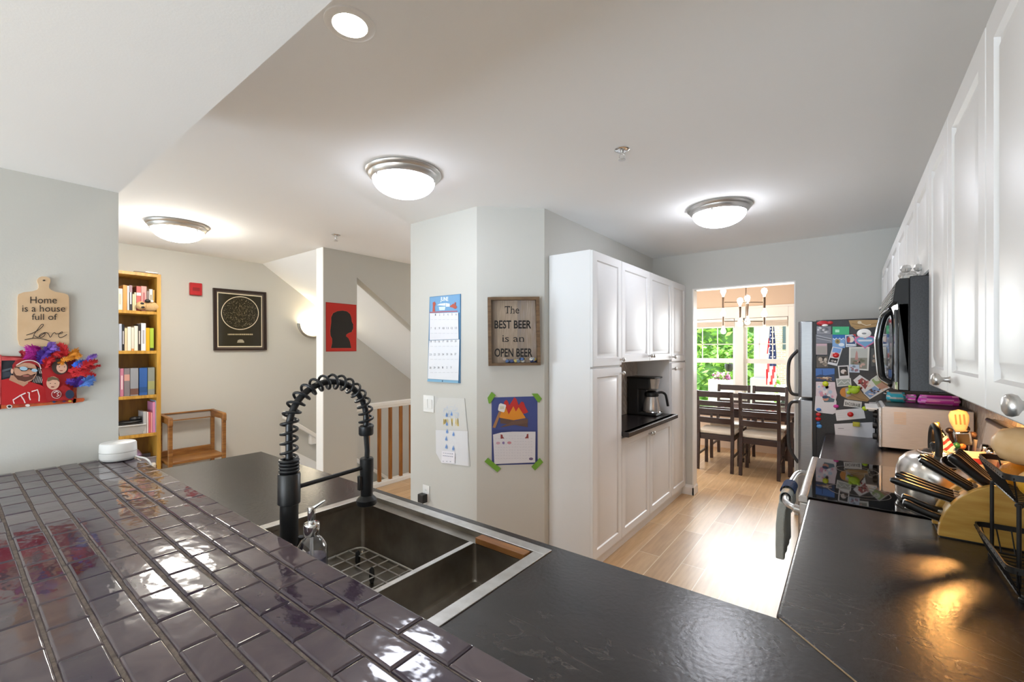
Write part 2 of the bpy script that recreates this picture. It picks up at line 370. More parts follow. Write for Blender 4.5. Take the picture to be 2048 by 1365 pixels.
struct(MB().prism([(2.20, CEIL), (6.5, -0.461), (6.5, 0.0), (2.20, CEIL + 0.2)], XN, XB - 0.115, CEILM, 'x').obj('ceiling_sloped', smooth=0))
struct(bx(XN, -2.6, 6.5, 6.6, -2.7, CEIL, WALLM).obj('wall_stair_end', smooth=0))
# the same wall plane below floor level, down the stairwell
struct(bx(XB - 0.115, XB - 0.06, 2.45, 6.5, -2.7, -0.12, WALLM).obj('wall_stairwell', smooth=0))
# baseboards
BP = [(0, 0), (0.016, 0), (0.016, 0.075), (0.010, 0.088), (0.006, 0.1), (0, 0.1)]
def baseboard(name, p0, p1, out):
    p0, p1, out = Vector(p0), Vector(p1), Vector(out); m = MB(); n = len(BP); vs = []
    for e in (p0, p1): vs += [e + out * a + Vector((0, 0, b)) for a, b in BP]
    m.add(vs, [tuple(range(n)), tuple(range(2 * n - 1, n - 1, -1))] + [(i, (i + 1) % n, (i + 1) % n + n, i + n) for i in range(n)], TRIM)
    return struct(m.obj(name, smooth=0))
bb = MB()
baseboard('baseboard_back', (-1.66, YB, 0), (-1.236, YB, 0), (0, -1, 0))
baseboard('baseboard_jamb', (-1.25, YB - 0.016, 0), (-1.25, YB + 0.13, 0), (1, 0, 0))
baseboard('baseboard_nook', (XN, 1.3, 0), (XN, 2.4, 0), (1, 0, 0))
baseboard('baseboard_stair', (XB, 2.19, 0), (XB, 2.56, 0), (1, 0, 0))
baseboard('baseboard_middle', (-2.69, 2.205, 0), (-2.0, 2.205, 0), (0, -1, 0))
# dining room walls and window opening
struct(bx(-3.42, -3.3, YB, YD, 0, CEIL, WARMW).obj('wall_dining_left', smooth=0))
struct(bx(2.2, 2.32, YB, YD, 0, CEIL, WARMW).obj('wall_dining_right', smooth=0))
struct(bx(0.52, 2.2, YB + 0.02, YB + 0.12, 0, CEIL, WARMW).obj('wall_dining_near', smooth=0))
WX0, WX1, WZ0, WZ1 = Py(1389, 700, YD).x - 0.15, Py(1577, 700, YD).x, 0.55, 1.93
wd = MB(); wd.box(-3.3, WX0, YD, YD + 0.14, 0, CEIL, WARMW); wd.box(WX1, 2.2, YD, YD + 0.14, 0, CEIL, WARMW)
wd.box(WX0, WX1, YD, YD + 0.14, 0, WZ0, WARMW); wd.box(WX0, WX1, YD, YD + 0.14, WZ1, CEIL, WARMW)
struct(wd.obj('wall_dining_far', smooth=0))
GLASS = mk('window_glass', '#ffffff', 0.0, trans=1.0, ior=1.02)
MX0, MX1 = Py(1470, 700, YD).x, Py(1487, 700, YD).x
zr0, zr1 = Py(1480, 727, YD).z, Py(1480, 718, YD).z
wn = thing('window_1', 'white double window of the dining room', 'window', ((WX0 + WX1) / 2, YD, 0)); wn['kind'] = 'structure'
def L(x): return x - (WX0 + WX1) / 2
fr = MB()
fr.box(L(WX0) - 0.09, L(WX0), -0.025, 0.0, WZ0 - 0.09, WZ1 + 0.14, TRIM); fr.box(L(WX1), L(WX1) + 0.09, -0.025, 0, WZ0 - 0.09, WZ1 + 0.14, TRIM)
fr.box(L(WX0), L(WX1), -0.025, 0, WZ1, WZ1 + 0.14, TRIM); fr.box(L(WX0) - 0.11, L(WX1) + 0.11, -0.03, 0, WZ1 + 0.14, WZ1 + 0.17, TRIM)
fr.box(L(MX0), L(MX1), -0.02, 0.12, WZ0, WZ1, TRIM)
fr.box(L(WX0) - 0.11, L(WX1) + 0.11, -0.05, 0.02, WZ0 - 0.03, WZ0, TRIM)
fr.obj('window_frame', wn, smooth=0, bevel=0.004)
for a, b, nx in ((WX0, MX0, 3), (MX1, WX1, 3)):
    sh = MB(); a, b = L(a), L(b); t = 0.035
    sh.box(a, a + t, 0.04, 0.09, WZ0, WZ1, TRIM); sh.box(b - t, b, 0.04, 0.09, WZ0, WZ1, TRIM); sh.box(a, b, 0.04, 0.09, WZ0, WZ0 + 0.05, TRIM)
    sh.box(a, b, 0.04, 0.09, WZ1 - 0.04, WZ1, TRIM); sh.box(a, b, 0.03, 0.09, zr0, zr1, TRIM)
    for i in range(1, nx): x = a + t + (b - a - 2 * t) * i / nx; sh.box(x - 0.006, x + 0.006, 0.055, 0.07, zr1, WZ1, TRIM)
    zz = Py(1430, 689, YD).z; sh.box(a, b, 0.055, 0.07, zz - 0.006, zz + 0.006, TRIM)
    sh.obj('sash', wn, smooth=0)
    MB().box(a + t, b - t, 0.064, 0.067, WZ0 + 0.05, WZ1 - 0.04, GLASS).obj('glass', wn, smooth=0)
# raised cellular shades, one per window
SHADE = mk('white_shade_fabric', '#efe8e0', 0.8, trans=0.0)
for i, (a, b, lb) in enumerate(((WX0, MX0, 'white raised window blind over the left dining window'), (MX1, WX1, 'white raised window blind over the right dining window'))):
    o = thing('window_blind', lb, 'blind', ((a + b) / 2, YD + 0.01, 0)); hw = (b - a) / 2 - 0.012
    m = MB()
    z1, z2 = WZ1 - 0.005, Py(1480, 653, YD).z
    for k in range(7): za = z1 - 0.04 - (z1 - 0.04 - z2) * k / 7; zb = z1 - 0.04 - (z1 - 0.04 - z2) * (k + 1) / 7; m.prism([(-0.012, za), (0.006, (za + zb) / 2), (-0.012, zb), (0.02, zb), (0.02, za)], -hw, hw, SHADE, 'x')
    m.obj('shade_fabric', o, smooth=0)
    MB().box(-hw, hw, -0.014, 0.022, z1 - 0.04, z1, TRIM).obj('head_rail', o, smooth=0, bevel=0.003)
    MB().box(-hw, hw, -0.014, 0.022, z2 - 0.018, z2, TRIM).obj('bottom_rail', o, smooth=0, bevel=0.003)

# ================================================================ outdoors beyond the dining window
GRASSM = mk('lawn_green', '#8fae5c', 0.9, noise=(6, '#a9c274'))
lw = bx(-30, 25, 7.3, 45, -0.45, -0.35, GRASSM).obj('ground_lawn', smooth=0); struct(lw)
struct(bx(-30, 25, 12.2, 13.6, -0.36, -0.33, mk('concrete_walk', '#cfc8be', 0.9)).obj('path', smooth=0))
LEAF = [mk('leaf_green_%d' % i, c, 0.6) for i, c in enumerate(('#6f9a3e', '#8fb552', '#547d35', '#a5c46a'))]
def leafy(name, c, r, n, label, cat, size=0.09, group=None):
    m = MB(); rnd = random.Random(int(abs(c[0] * 100)))
    m.ball((0, 0, 0), tuple(x * 0.8 for x in r), LEAF[2], 10)
    for i in range(n):
        d = Vector((rnd.gauss(0, 1), rnd.gauss(0, 1), rnd.gauss(0, 1))).normalized() * rnd.uniform(0.78, 1.05); p = Vector((d.x * r[0], d.y * r[1], d.z * r[2]))
        q = Matrix.Rotation(rnd.uniform(0, 6.3), 3, Vector((rnd.gauss(0, 1), rnd.gauss(0, 1), rnd.gauss(0, 1))).normalized()); s_ = size * rnd.uniform(0.6, 1.4)
        m.add([p + q @ Vector(v) for v in ((-s_, 0, 0), (0, -s_ * 0.5, 0.02), (s_, 0, 0), (0, s_ * 0.5, 0.02))], [(0, 1, 2, 3)], LEAF[rnd.choice((0, 0, 1, 1, 3, 2))])
    o = m.obj(name, None, c, smooth=0); return tag(o, label, cat, group)
P1 = Py(1425, 672, 17.0); P3 = Py(1500, 680, 11.2); P4 = Py(1440, 705, 11.6)
leafy('leafy_tree', (P1.x, 17.0, 2.0), (1.75, 1.2, 2.3), 2600, 'green leafy tree seen through the left dining window panes', 'tree', 0.15)
leafy('garden_shrub', (P3.x, 11.2, 0.75), (0.52, 0.5, 1.05), 1200, 'tall green shrub outside just right of the window post', 'shrub', 0.09)
leafy('garden_shrub', (P4.x - 0.25, 12.0, 0.62), (0.62, 0.5, 0.9), 900, 'low green shrub outside behind the hanging flower box', 'shrub', 0.09)
HOUSEB = brick_mat('tan_house_brick', '#cbb49c', '#b99f88', '#d8cfc2', 0.22, 0.075, 0.012, rot=(PI / 2, 0, 0), bump=0.2)
h = thing('brick_house', 'tan brick neighbouring house beyond the lawn', 'house', (1.0, 20.0, -0.35))
MB().box(-9, 7.5, 0, 6, 0, 6.0, HOUSEB).obj('wall', h, smooth=0)
gx = Py(1573, 676, 20).x - 1.0; gz = Py(1573, 676, 20).z + 0.35
MB().box(gx - 0.12, gx + 0.25, -0.05, 0.05, gz - 0.45, gz + 0.45, mk('dark_house_window', '#5a6468', 0.1)).obj('window', h, smooth=0)
MB().prism([(-9.6, 6.0), (7.9, 6.0), (7.9, 6.2), (-0.7, 9.0), (-9.6, 6.2)], -0.5, 6.5, mk('grey_shingles', '#77716c', 0.9), 'y').obj('roof', h, smooth=0)
MB().box(-9, 7.5, -0.03, 0.0, 3.0, 3.12, mk('stone_band', '#e6dfd4', 0.8)).obj('band', h, smooth=0)
# porch post, flag, planter, lantern, parked car
px_ = Py(1524, 700, 8.6).x
one('porch_post', 'grey square porch post outside the right dining window', 'post', MB().box(px_ - 0.11, px_ + 0.11, 8.5, 8.72, 0.0, 3.0, mk('porch_grey', '#a9adb3', 0.6)).box(px_ - 0.16, px_ + 0.16, 8.45, 8.77, -0.36, Py(1524, 756, 8.6).z, MATS['porch_grey']), bevel=0.01)
pf = bx(-4, 3, 7.27, 9.1, -0.5, -0.36 + 0.0, mk('porch_concrete', '#b9b4ad', 0.9)); struct(pf.obj('floor_porch', smooth=0))
RED, NAVY, FWHITE = mk('flag_red', '#c23a45', 0.7), mk('flag_navy', '#2d3a6e', 0.7), mk('flag_white', '#f0eeec', 0.7)
def hanging_flag(name, label, y, pts, px0, loc=None):
    """a flag hanging in folds from a slanted pole: left and right outline in picture rows on the plane y"""
    fg = thing(name, label, 'flag', (Py(px0, 700, y).x, y, 0)); m = MB(); n = len(pts); cols = 9; ox = fg.location.x
    for i in range(n - 1):
        for j in range(cols):
            q = []
            for (r, l_, r_), jj in ((pts[i], j), (pts[i], j + 1), (pts[i + 1], j + 1), (pts[i + 1], j)):
                p = Py(l_ + (r_ - l_) * jj / cols, r, y); q.append((p.x - ox, 0.02 * math.sin(jj * 1.9), p.z))
            canton = i < n * 0.62 and j >= 1 + i * 0.1 - 0.5
            c = NAVY if canton and not (i > n * .55 and j < 3) else (RED if ((j * 2 + i) // 5) % 2 else FWHITE)
            m.add(q, [(0, 1, 2, 3)], c)
    for i in range(2, int(n * 0.6), 1):
        r, l_, r_ = pts[i]
        for jj in (0.35, 0.7): p = Py(l_ + (r_ - l_) * (jj + (0.12 if i % 2 else -0.05)), r, y); m.ball((p.x - ox, -0.022, p.z), (0.009, 0.003, 0.009), FWHITE, 6)
    m.obj('cloth', fg, smooth=60)
    return fg
FP = []
for i in range(21):
    r = 646 + (770 - 646) * i / 20; t = i / 20; l_ = 1540 - 8 * min(1, t * 1.6); rr = 1548 + 5 * min(1, t * 2); FP.append((r, l_, rr))
fg = hanging_flag('porch_flag', 'stars and stripes flag hanging limp outside the right dining window', 8.3, FP, 1545)
p0, p1 = Vector((px_ + 0.06, 8.447, Py(1531, 690, 8.3).z - 0.1)), Py(1546, 640, 8.3)
MB().tube([(p0.x - fg.location.x, p0.y - 8.3, p0.z), (p1.x - fg.location.x, 0.0, p1.z + 0.06)], 0.012, TRIM, 8).obj('pole', fg)
pc = Py(1441, 757, 8.2)
pl = thing('flower_box', 'white box of pink and purple flowers outside the left window', 'planter', (pc.x, 8.2, pc.z))
MB().box(-0.2, 0.22, 0.0, 0.2, -0.36 - pc.z, -0.03, mk('planter_white', '#e9e7e2', 0.6)).obj('box', pl, bevel=0.01)
fm = MB(); rn = random.Random(3)
for i in range(70):
    q = (rn.uniform(-0.13, 0.13), rn.uniform(0.02, 0.16), rn.uniform(-0.03, 0.09)); fm.ball(q, 0.022, [mk('petal_pink', '#d9a3bd', 0.7), mk('petal_purple', '#84476f', 0.7), LEAF[0], LEAF[2], mk('petal_white', '#eee0e6', 0.7)][rn.choice((0, 0, 1, 1, 2, 3, 4))], 6)
fm.obj('flowers', pl)
pc = Py(1458, 734, 8.0)
one('hanging_pot', 'round black pot on a bracket outside the left window', 'pot', MB().lathe([(0.0, -0.08), (0.045, -0.075), (0.065, -0.03), (0.068, 0.035), (0.06, 0.05), (0.0, 0.05)], BLACK, 16).tube([(0.0, 0, 0.04), (0.03, 0, 0.1), (0.09, 0, 0.1), (0.09, 0, -1.6)], 0.008, BLACK, 6), loc=pc)
pc = Py(1572, 745, 13.0)
car = thing('parked_car', 'pale car parked on the street beyond the flag', 'car', (pc.x + 1.5, 14.3, -0.33))
cp = MB(); cp.prism([(-2.1, 0.25), (-2.1, 0.7), (-1.3, 0.88), (-0.7, 1.4), (0.8, 1.42), (1.5, 0.95), (2.1, 0.85), (2.15, 0.3)], -0.85, 0.85, mk('car_white', '#e4e6e8', 0.2), 'y'); cp.obj('body', car, bevel=0.06)
MB().prism([(-1.1, 0.9), (-0.62, 1.33), (0.75, 1.35), (1.3, 0.95)], -0.87, 0.87, mk('car_glass', '#38434e', 0.05), 'y').obj('windows', car)
for x in (-1.35, 1.35):
    for y in (-0.8, 0.8): MB().cyl((x, y - 0.1, 0.32), (x, y + 0.1, 0.32), 0.32, BLACK, 20).obj('wheel', car)
# ================================================================ cabinets
def knob(parent, x, z, y):
    """round satin knob standing out of a door front (front plane local y)"""
    pr = [(0.009, 0), (0.0065, 0.004), (0.0055, 0.013), (0.0075, 0.017), (0.0145, 0.021), (0.0165, 0.0265), (0.0155, 0.032), (0.0105, 0.0355), (0.0, 0.037)]
    return MB().lathe(pr, NICKEL, 20, Matrix.Rotation(PI / 2, 4, 'X')).obj('knob', parent, (x, y, z), smooth=50)
def door_mesh(w_, h_, t=0.02, m=None, fr=0.058):
    m = m or WHITEC; g = MB(); rings = [(0, 0), (0, -t + 0.004), (0.004, -t), (fr, -t), (fr + 0.006, -t + 0.008), (fr + 0.013, -t + 0.008), (fr + 0.034, -t + 0.001), (fr + 0.038, -t)]
    vs = []; fs = []
    for i, d in rings: vs += [(i, d, i), (w_ - i, d, i), (w_ - i, d, h_ - i), (i, d, h_ - i)]
    for k in range(len(rings) - 1):
        for j in range(4): a = k * 4 + j; b = k * 4 + (j + 1) % 4; fs.append((a, b, b + 4, a + 4))
    n = (len(rings) - 1) * 4; fs.append((n, n + 1, n + 2, n + 3)); fs.append((3, 2, 1, 0)); return g.add(vs, fs, m)
def cabinet(name, label, loc, rz, w_, h_, d_, doors, group=None, toe=0.0, body=None, fr=0.058):
    """local x to the right, y into the wall, doors in front of y=0; doors: (x, z, w, h, knob x, knob z)"""
    o = thing(name, label, 'cabinet', loc, rz, group)
    b = body or MB().box(0, w_, 0, d_, toe, h_, WHITEC)
    if toe and not body: b.box(0, w_, 0.012, d_, 0, toe, WHITEC)
    b.obj('carcass', o, smooth=0)
    for x, z, ww, hh, kx, kz in doors:
        dr = door_mesh(ww - 0.003, hh - 0.003, fr=min(fr, ww * 0.2)).obj('door', o, (x + 0.0015, 0, z + 0.0015), smooth=20)
        if kx is not None: knob(dr, kx - x, kz - z, -0.02)
    return o
# ---- pantry wall, facing +x, front of the carcass at x = -1.338, doors 2 cm proud
PX, PD = -1.338, 0.318
GP = 'white pantry cabinets along the left of the kitchen'
cabinet('pantry_cabinet', 'tall white pantry cabinet at the near end, beside the beer sign', (PX, 2.575, 0), PI / 2, 0.457, 2.128, PD,
        [(0, 1.357, 0.457, 0.768, 0.43, 1.40), (0, 0.085, 0.457, 1.262, 0.43, 1.30)], GP, toe=0.08)
nb = MB(); W2 = 1.142                       # middle unit: upper box, open niche, lower box
nb.box(0, W2, 0, PD, 1.385, 2.128, WHITEC); nb.box(0, W2, 0, PD, 0.08, 0.83, WHITEC); nb.box(0, W2, 0.012, PD, 0, 0.08, WHITEC)
nb.box(W2 - 0.012, W2, 0, PD, 0.83, 1.385, WHITEC); nb.box(0, 0.012, 0, PD, 0.83, 1.385, WHITEC)
cabinet('niche_cabinet', 'white cabinet with an open coffee niche and four doors', (PX, 3.032, 0), PI / 2, W2, 2.128, PD,
        [(0, 1.375, 0.571, 0.75, 0.545, 1.42), (0.571, 1.375, 0.571, 0.75, 0.597, 1.42), (0, 0.085, 0.571, 0.735, 0.545, 0.77), (0.571, 0.085, 0.571, 0.735, 0.597, 0.77)], GP, body=nb)
cabinet('pantry_cabinet', 'tall white pantry cabinet at the far end, beside the dining-room opening', (PX, 4.174, 0), PI / 2, 0.44, 2.128, PD,
        [(0, 1.357, 0.44, 0.768, 0.03, 1.40), (0, 0.085, 0.44, 1.262, 0.03, 1.29)], GP, toe=0.08)
ct = MB(); ct.box(0.014, W2 - 0.014, -0.062, PD, 0.832, 0.868, COUNTER); ct.box(-0.004, W2 + 0.012, -0.075, -0.022, 0.832, 0.868, COUNTER)
one('niche_countertop', 'small dark countertop under the coffee maker in the niche', 'countertop', ct, loc=(PX, 3.032, 0), rot=(0, 0, PI / 2), smooth=0, bevel=0.004)
HERR = brick_mat('herringbone_tile', '#b4aba0', '#9f958b', '#4d4741', 0.14, 0.05, 0.004, rot=(PI / 2, 0.0, 0.8), rough=0.35)
def herring(name, label, w_, h_, loc, rz, tl=0.11, tw=0.038):
    """herringbone tile panel: slim tiles in a zigzag on a dark grout sheet"""
    m = MB(); m.box(0, w_, 0, 0.004, 0, h_, mk('dark_grout', '#55493f', 0.9)); c = math.cos(PI / 4); n = int((w_ + h_) / tw) + 4
    mm = [mk('tile_taupe_%d' % i, q, 0.2) for i, q in enumerate(('#cfc4b9', '#c3b8ae', '#d6ccc2'))]; rn = random.Random(5)
    def clip(poly, ax, v, keep):
        out = []
        for i in range(len(poly)):
            a, b = poly[i], poly[(i + 1) % len(poly)]; ia, ib = (a[ax] - v) * keep >= 0, (b[ax] - v) * keep >= 0
            if ia: out.append(a)
            if ia != ib: t = (v - a[ax]) / (b[ax] - a[ax]); out.append((a[0] + (b[0] - a[0]) * t, a[1] + (b[1] - a[1]) * t))
        return out
    g = 0.003; r = round(tl / tw)
    for i in range(-n, n):
        for j in range(-n, n):
            k = (i - j) % (2 * r)
            if k == 0: q = [(i * tw, j * tw), (i * tw + tw * r - g, j * tw), (i * tw + tw * r - g, j * tw + tw - g), (i * tw, j * tw + tw - g)]
            elif k == 2 * r - 1 : q = [(i * tw, j * tw), (i * tw + tw - g, j * tw), (i * tw + tw - g, j * tw + tw * r - g), (i * tw, j * tw + tw * r - g)]
            else: continue
            q = [((x - y) * c + w_ / 2, (x + y) * c) for x, y in q]
            for ax, v, kp in ((0, 0, 1), (0, w_, -1), (1, 0, 1), (1, h_, -1)):
                if q: q = clip(q, ax, v, kp)
            if len(q) > 2: m.prism(q, -0.003, 0.001, rn.choice(mm), 'y')
    o = m.obj(name, None, loc, (0, 0, rz), smooth=0); struct(o, label); return o
herring('wall_tile_niche', 'herringbone tile at the back of the coffee niche', W2 - 0.026, 0.512, (-1.651, 3.045, 0.871), PI / 2)
herring('wall_tile_backsplash', 'taupe herringbone tile backsplash on the right wall', 3.55, 0.44, (0.5205, 3.57, 0.915), -PI / 2)

# ---- right-hand upper cabinets, facing -x; doors' front face at x = 0.21, local x runs toward the camera (-y)
UX, UD, UB, UT = 0.23, 0.295, 1.356, 2.105
GU = 'white upper cabinets along the right wall'
def upper(name, label, y0, y1, zb, doors):
    """doors: list of (y near, y far, knob y or None)"""
    ds = [(y1 - b, 0.0 if True else 0, b - a, UT - zb, None if k is None else y1 - k, 0.038) for a, b, k in doors]
    return cabinet(name, label, (UX, y1, zb), -PI / 2, y1 - y0, UT - zb, UD, ds, GU)
upper('upper_cabinet', 'white upper cabinet nearest the camera, above the fruit basket', 0.89, 1.229, UB, [(0.89, 1.229, 0.925)])
upper('upper_cabinet', 'white upper cabinet above the knife block, with a round nickel knob', 1.229, 1.639, UB, [(1.229, 1.639, 1.603)])
upper('upper_cabinet', 'narrow white upper cabinet touching the near side of the microwave', 1.639, 1.985, UB, [(1.639, 1.985, None)])
upper('upper_cabinet', 'short white two-door cabinet directly above the microwave', 1.985, 2.75, 1.735, [(1.985, 2.367, None), (2.367, 2.75, None)])
upper('upper_cabinet', 'white two-door upper cabinet above the toaster oven', 2.75, 3.57, UB, [(2.75, 3.16, 3.125), (3.16, 3.57, 3.195)])
upper('upper_cabinet', 'short white two-door cabinet above the refrigerator', 3.57, 4.60, 1.73, [(3.57, 4.085, 4.05), (4.085, 4.60, 4.12)])

# ---- base cabinets (under the counters) and counters
CT = 0.914
cabinet('base_cabinet', 'white base cabinets under the near right counter', (-0.085, 1.978, 0), -PI / 2, 1.55, CT - 0.038, 0.6, [(0.0, 0.1, 0.45, 0.77, None, 0), (0.45, 0.1, 0.45, 0.77, None, 0)], 'white base cabinets', toe=0.1)
cabinet('base_cabinet', 'white base cabinet between the range and the refrigerator', (-0.085, 3.572, 0), -PI / 2, 0.83, CT - 0.038, 0.6, [(0.0, 0.1, 0.415, 0.77, None, 0), (0.415, 0.1, 0.415, 0.77, None, 0)], 'white base cabinets', toe=0.1)
pb = MB().box(0, 0.66, 0, 0.61, 0.1, CT - 0.038, WHITEC); pb.box(2.34, 2.43, 0, 0.61, 0.1, CT - 0.038, WHITEC)
pb = MB(); pb.box(-2.5, -1.5, 0.41, 1.02, 0.1, CT - 0.038, WHITEC); pb.box(-0.645, -0.09, 0.41, 1.02, 0.1, CT - 0.038, WHITEC); pb.box(-1.5, -0.645, 0.41, 1.02, 0.1, 0.62, WHITEC); pb.box(-2.5, -0.09, 0.41, 0.95, 0, 0.1, WHITEC); pb.box(-1.5, -0.645, 1.0, 1.02, 0.62, CT - 0.038, WHITEC); pb.box(-1.5, -0.645, 0.41, 0.43, 0.62, CT - 0.038, WHITEC)
o = thing('base_cabinet', 'white base cabinets under the sink peninsula', 'cabinet', (0, 0, 0), 0, 'white base cabinets')
pb.obj('carcass', o, smooth=0)
for x in (-2.48, -1.98, -1.07 - 0.41, -1.07, -0.62): door_mesh(0.41 if x > -1.9 else 0.46, 0.75).obj('door', o, (x + (0.41 if x > -1.9 else 0.46), 1.021, 0.105), (0, 0, PI), smooth=20)
# sink hole in the peninsula top
SX0, SX1, SY0, SY1 = -1.474, -0.653, 0.585, 1.03
pk = MB(); z0, z1 = CT - 0.038, CT
pk.box(-2.55, SX0 + 0.015, 0.405, 1.058, z0, z1, COUNTER); pk.box(SX0 + 0.015, SX1 - 0.015, SY1 - 0.015, 1.058, z0, z1, COUNTER); pk.box(SX0 + 0.015, SX1 - 0.015, 0.405, SY0 + 0.015, z0, z1, COUNTER)
pk.prism([(SX1 - 0.015, 0.405), (0.5265, 0.405), (0.5265, 0.417), (-0.1135, 1.058), (SX1 - 0.015, 1.058)], z0, z1, COUNTER)
one('peninsula_countertop', 'dark slate-look countertop around the sink', 'countertop', pk, smooth=0)
one('right_countertop', 'dark slate-look countertop along the right wall, below the fruit basket', 'countertop', MB().prism([(-0.11, 1.061), (0.5265, 0.421), (0.5265, 1.979), (-0.122, 1.979), (-0.122, 1.075)], z0, z1, COUNTER), smooth=0, bevel=0.008, seg=3)
one('far_countertop', 'dark slate-look countertop under the toaster oven', 'countertop', MB().box(-0.122, 0.5265, 2.738, 3.575, z0, z1, COUNTER), smooth=0, bevel=0.006)
sm = MB(); d = Vector((0.64, -0.64, 0)).normalized(); nn = Vector((d.y, -d.x, 0)) * 0.0016; a = Vector((-0.1135, 1.060, CT - 0.002)); b = Vector((0.5265, 0.4195, CT - 0.002))
sm.add([a + nn, b + nn, b - nn, a - nn, a + nn + Vector((0, 0, 0.003)), b + nn + Vector((0, 0, 0.003)), b - nn + Vector((0, 0, 0.003)), a - nn + Vector((0, 0, 0.003))], [(0, 1, 2, 3), (4, 5, 6, 7), (0, 1, 5, 4), (2, 3, 7, 6), (1, 2, 6, 5), (0, 3, 7, 4)], mk('counter_seam_caulk', '#a08a68', 0.6))
struct(sm.obj('trim_3', smooth=0), 'tan caulked mitre seam between the two counters')

# ================================================================ raised tile bar
BZ = 1.07
kw = thing('tiled_bar', 'raised bar top of glossy plum and grey glazed tiles', 'bar')
MB().box(-2.179, 0.525, 0.25, 0.40, 0, BZ - 0.06, WALLM).obj('knee_wall', kw, smooth=0)
MB().box(-2.179, 0.525, -0.06, 0.438, BZ - 0.06, BZ - 0.004, GROUT).obj('grout_bed', kw, smooth=0)
tl = MB(); tint = []; rn = random.Random(11)
PIT, LEN, GAP = 0.0512, 0.1014, 0.0022
for r in range(10):
    y1 = 0.4425 - r * PIT; y0 = y1 - PIT + (0.0035 if r < 2 else 0.005)
    off = -0.6105 + (0.0507 if r % 2 else 0.0)
    x = off - 17 * LEN
    while x < 0.52:
        xa, xb = max(x + GAP * 0.4, -2.176), min(x + LEN - GAP * 0.4, 0.523); x += LEN
        if xb - xa < 0.012: continue
        nx, ny = 8, 7; vs = []; fs = []; jx, jy = rn.uniform(-0.0008, 0.0008), rn.uniform(-0.0008, 0.0008); tx, ty = rn.uniform(-0.005, 0.005), rn.uniform(-0.008, 0.008)
        us = [0, 0.01, 0.03, 0.045, 0.5, 0.955, 0.97, 0.99, 1]; ws = [0, 0.02, 0.06, 0.09, 0.91, 0.94, 0.98, 1]; ph = rn.uniform(0, 6)
        for j, wv in enumerate(ws):
            for i, u in enumerate(us):
                px = xa + (xb - xa) * u; py = y0 + (y1 - y0) * wv
                e = min(min(u, 1 - u) * (xb - xa), min(wv, 1 - wv) * (y1 - y0)) / 0.0032; e = min(1, e); dz = -0.0032 * (1 - e) ** 2
                hz = 0.00016 * math.sin(ph + px * 55) * math.cos(ph * 1.7 + py * 80)
                vs.append((px + jx, py + jy, BZ + dz + hz + tx * (px - (xa + xb) / 2) + ty * (py - (y0 + y1) / 2)))
        for j in range(ny):
            for i in range(nx): a = j * (nx + 1) + i; fs.append((a, a + 1, a + nx + 2, a + nx + 1))
        # sides down into the grout (front row: full bullnose edge)
        ring = [i for i in range(nx + 1)] + [j * (nx + 1) + nx for j in range(1, ny + 1)] + [ny * (nx + 1) + i for i in range(nx - 1, -1, -1)] + [j * (nx + 1) for j in range(ny - 1, 0, -1)]
        k = len(vs); dn = BZ - (0.06 if r == 0 else 0.012)
        vs += [(vs[i][0], vs[i][1], dn) for i in ring]
        for q in range(len(ring)): fs.append((ring[q], ring[(q + 1) % len(ring)], k + (q + 1) % len(ring), k + q))
        tl.add(vs, fs, GLAZE); t = rn.betavariate(2.2, 2.0) * 0.6 - 0.05; tint += [t] * len(fs)
to = tl.obj('tiles', kw, smooth=50)
at = to.data.attributes.new('tint', 'FLOAT', 'FACE'); at.data.foreach_set('value', tint)
# ================================================================ sink, faucet, soap
sk = thing('kitchen_sink', 'stainless double-bowl sink set in the dark peninsula counter', 'sink')
f = MB(); zr = CT + 0.003
f.box(SX0, SX1, SY1 - 0.036, SY1, CT, zr, STEEL); f.box(SX0, SX0 + 0.036, SY0, SY1 - 0.036, CT, zr, STEEL); f.box(SX1 - 0.036, SX1, SY0, SY1 - 0.036, CT, zr, STEEL); f.box(SX0 + 0.036, SX1 - 0.036, SY0, SY0 + 0.022, CT, zr, STEEL)
f.obj('rim', sk, smooth=0, bevel=0.001)
def bowl(x0, x1, y0, y1, zt, zb, led=True):
    m = MB(); t = 0.0016
    # inner shell with rounded vertical corners
    def loop(i, z, rad=0.012, n=4):
        out = []
        for cx, cy, a in ((x1 - i - rad, y1 - i - rad, 0), (x0 + i + rad, y1 - i - rad, PI / 2), (x0 + i + rad, y0 + i + rad, PI), (x1 - i - rad, y0 + i + rad, 1.5 * PI)):
            for k in range(n + 1): out.append((cx + rad * math.cos(a + PI / 2 * k / n), cy + rad * math.sin(a + PI / 2 * k / n), z))
        return out
    Ls = [loop(0, zt), loop(0, zb + 0.012), loop(0.004, zb + 0.003), loop(0.014, zb)]
    n = len(Ls[0]); vs = [p for l in Ls for p in l]; fs = []
    for k in range(len(Ls) - 1):
        for j in range(n): fs.append((k * n + j, k * n + (j + 1) % n, (k + 1) * n + (j + 1) % n, (k + 1) * n + j))
    fs.append(tuple(range(3 * n, 4 * n))); m.add(vs, fs, SINKM); return m
IX0, IX1 = SX0 + 0.037, SX1 - 0.037
DVX0, DVX1 = -0.893, -0.876
m = bowl(IX0, DVX0, SY0 + 0.022, SY1 - 0.075, CT - 0.012, 0.722); m.obj('left_bowl', sk, smooth=40)
m = bowl(DVX1, IX1, SY0 + 0.022, SY1 - 0.075, CT - 0.012, 0.79); m.obj('right_bowl', sk, smooth=40)
m = MB(); m.box(IX0, IX1, SY1 - 0.076, SY1 - 0.036, CT - 0.0155, CT - 0.012, SINKM); m.box(IX0, IX1, SY1 - 0.038, SY1 - 0.036, CT - 0.014, CT, SINKM); m.box(DVX0 + 0.0006, DVX1 - 0.0006, SY0 + 0.022, SY1 - 0.076, CT - 0.03, CT - 0.0105, STEEL)
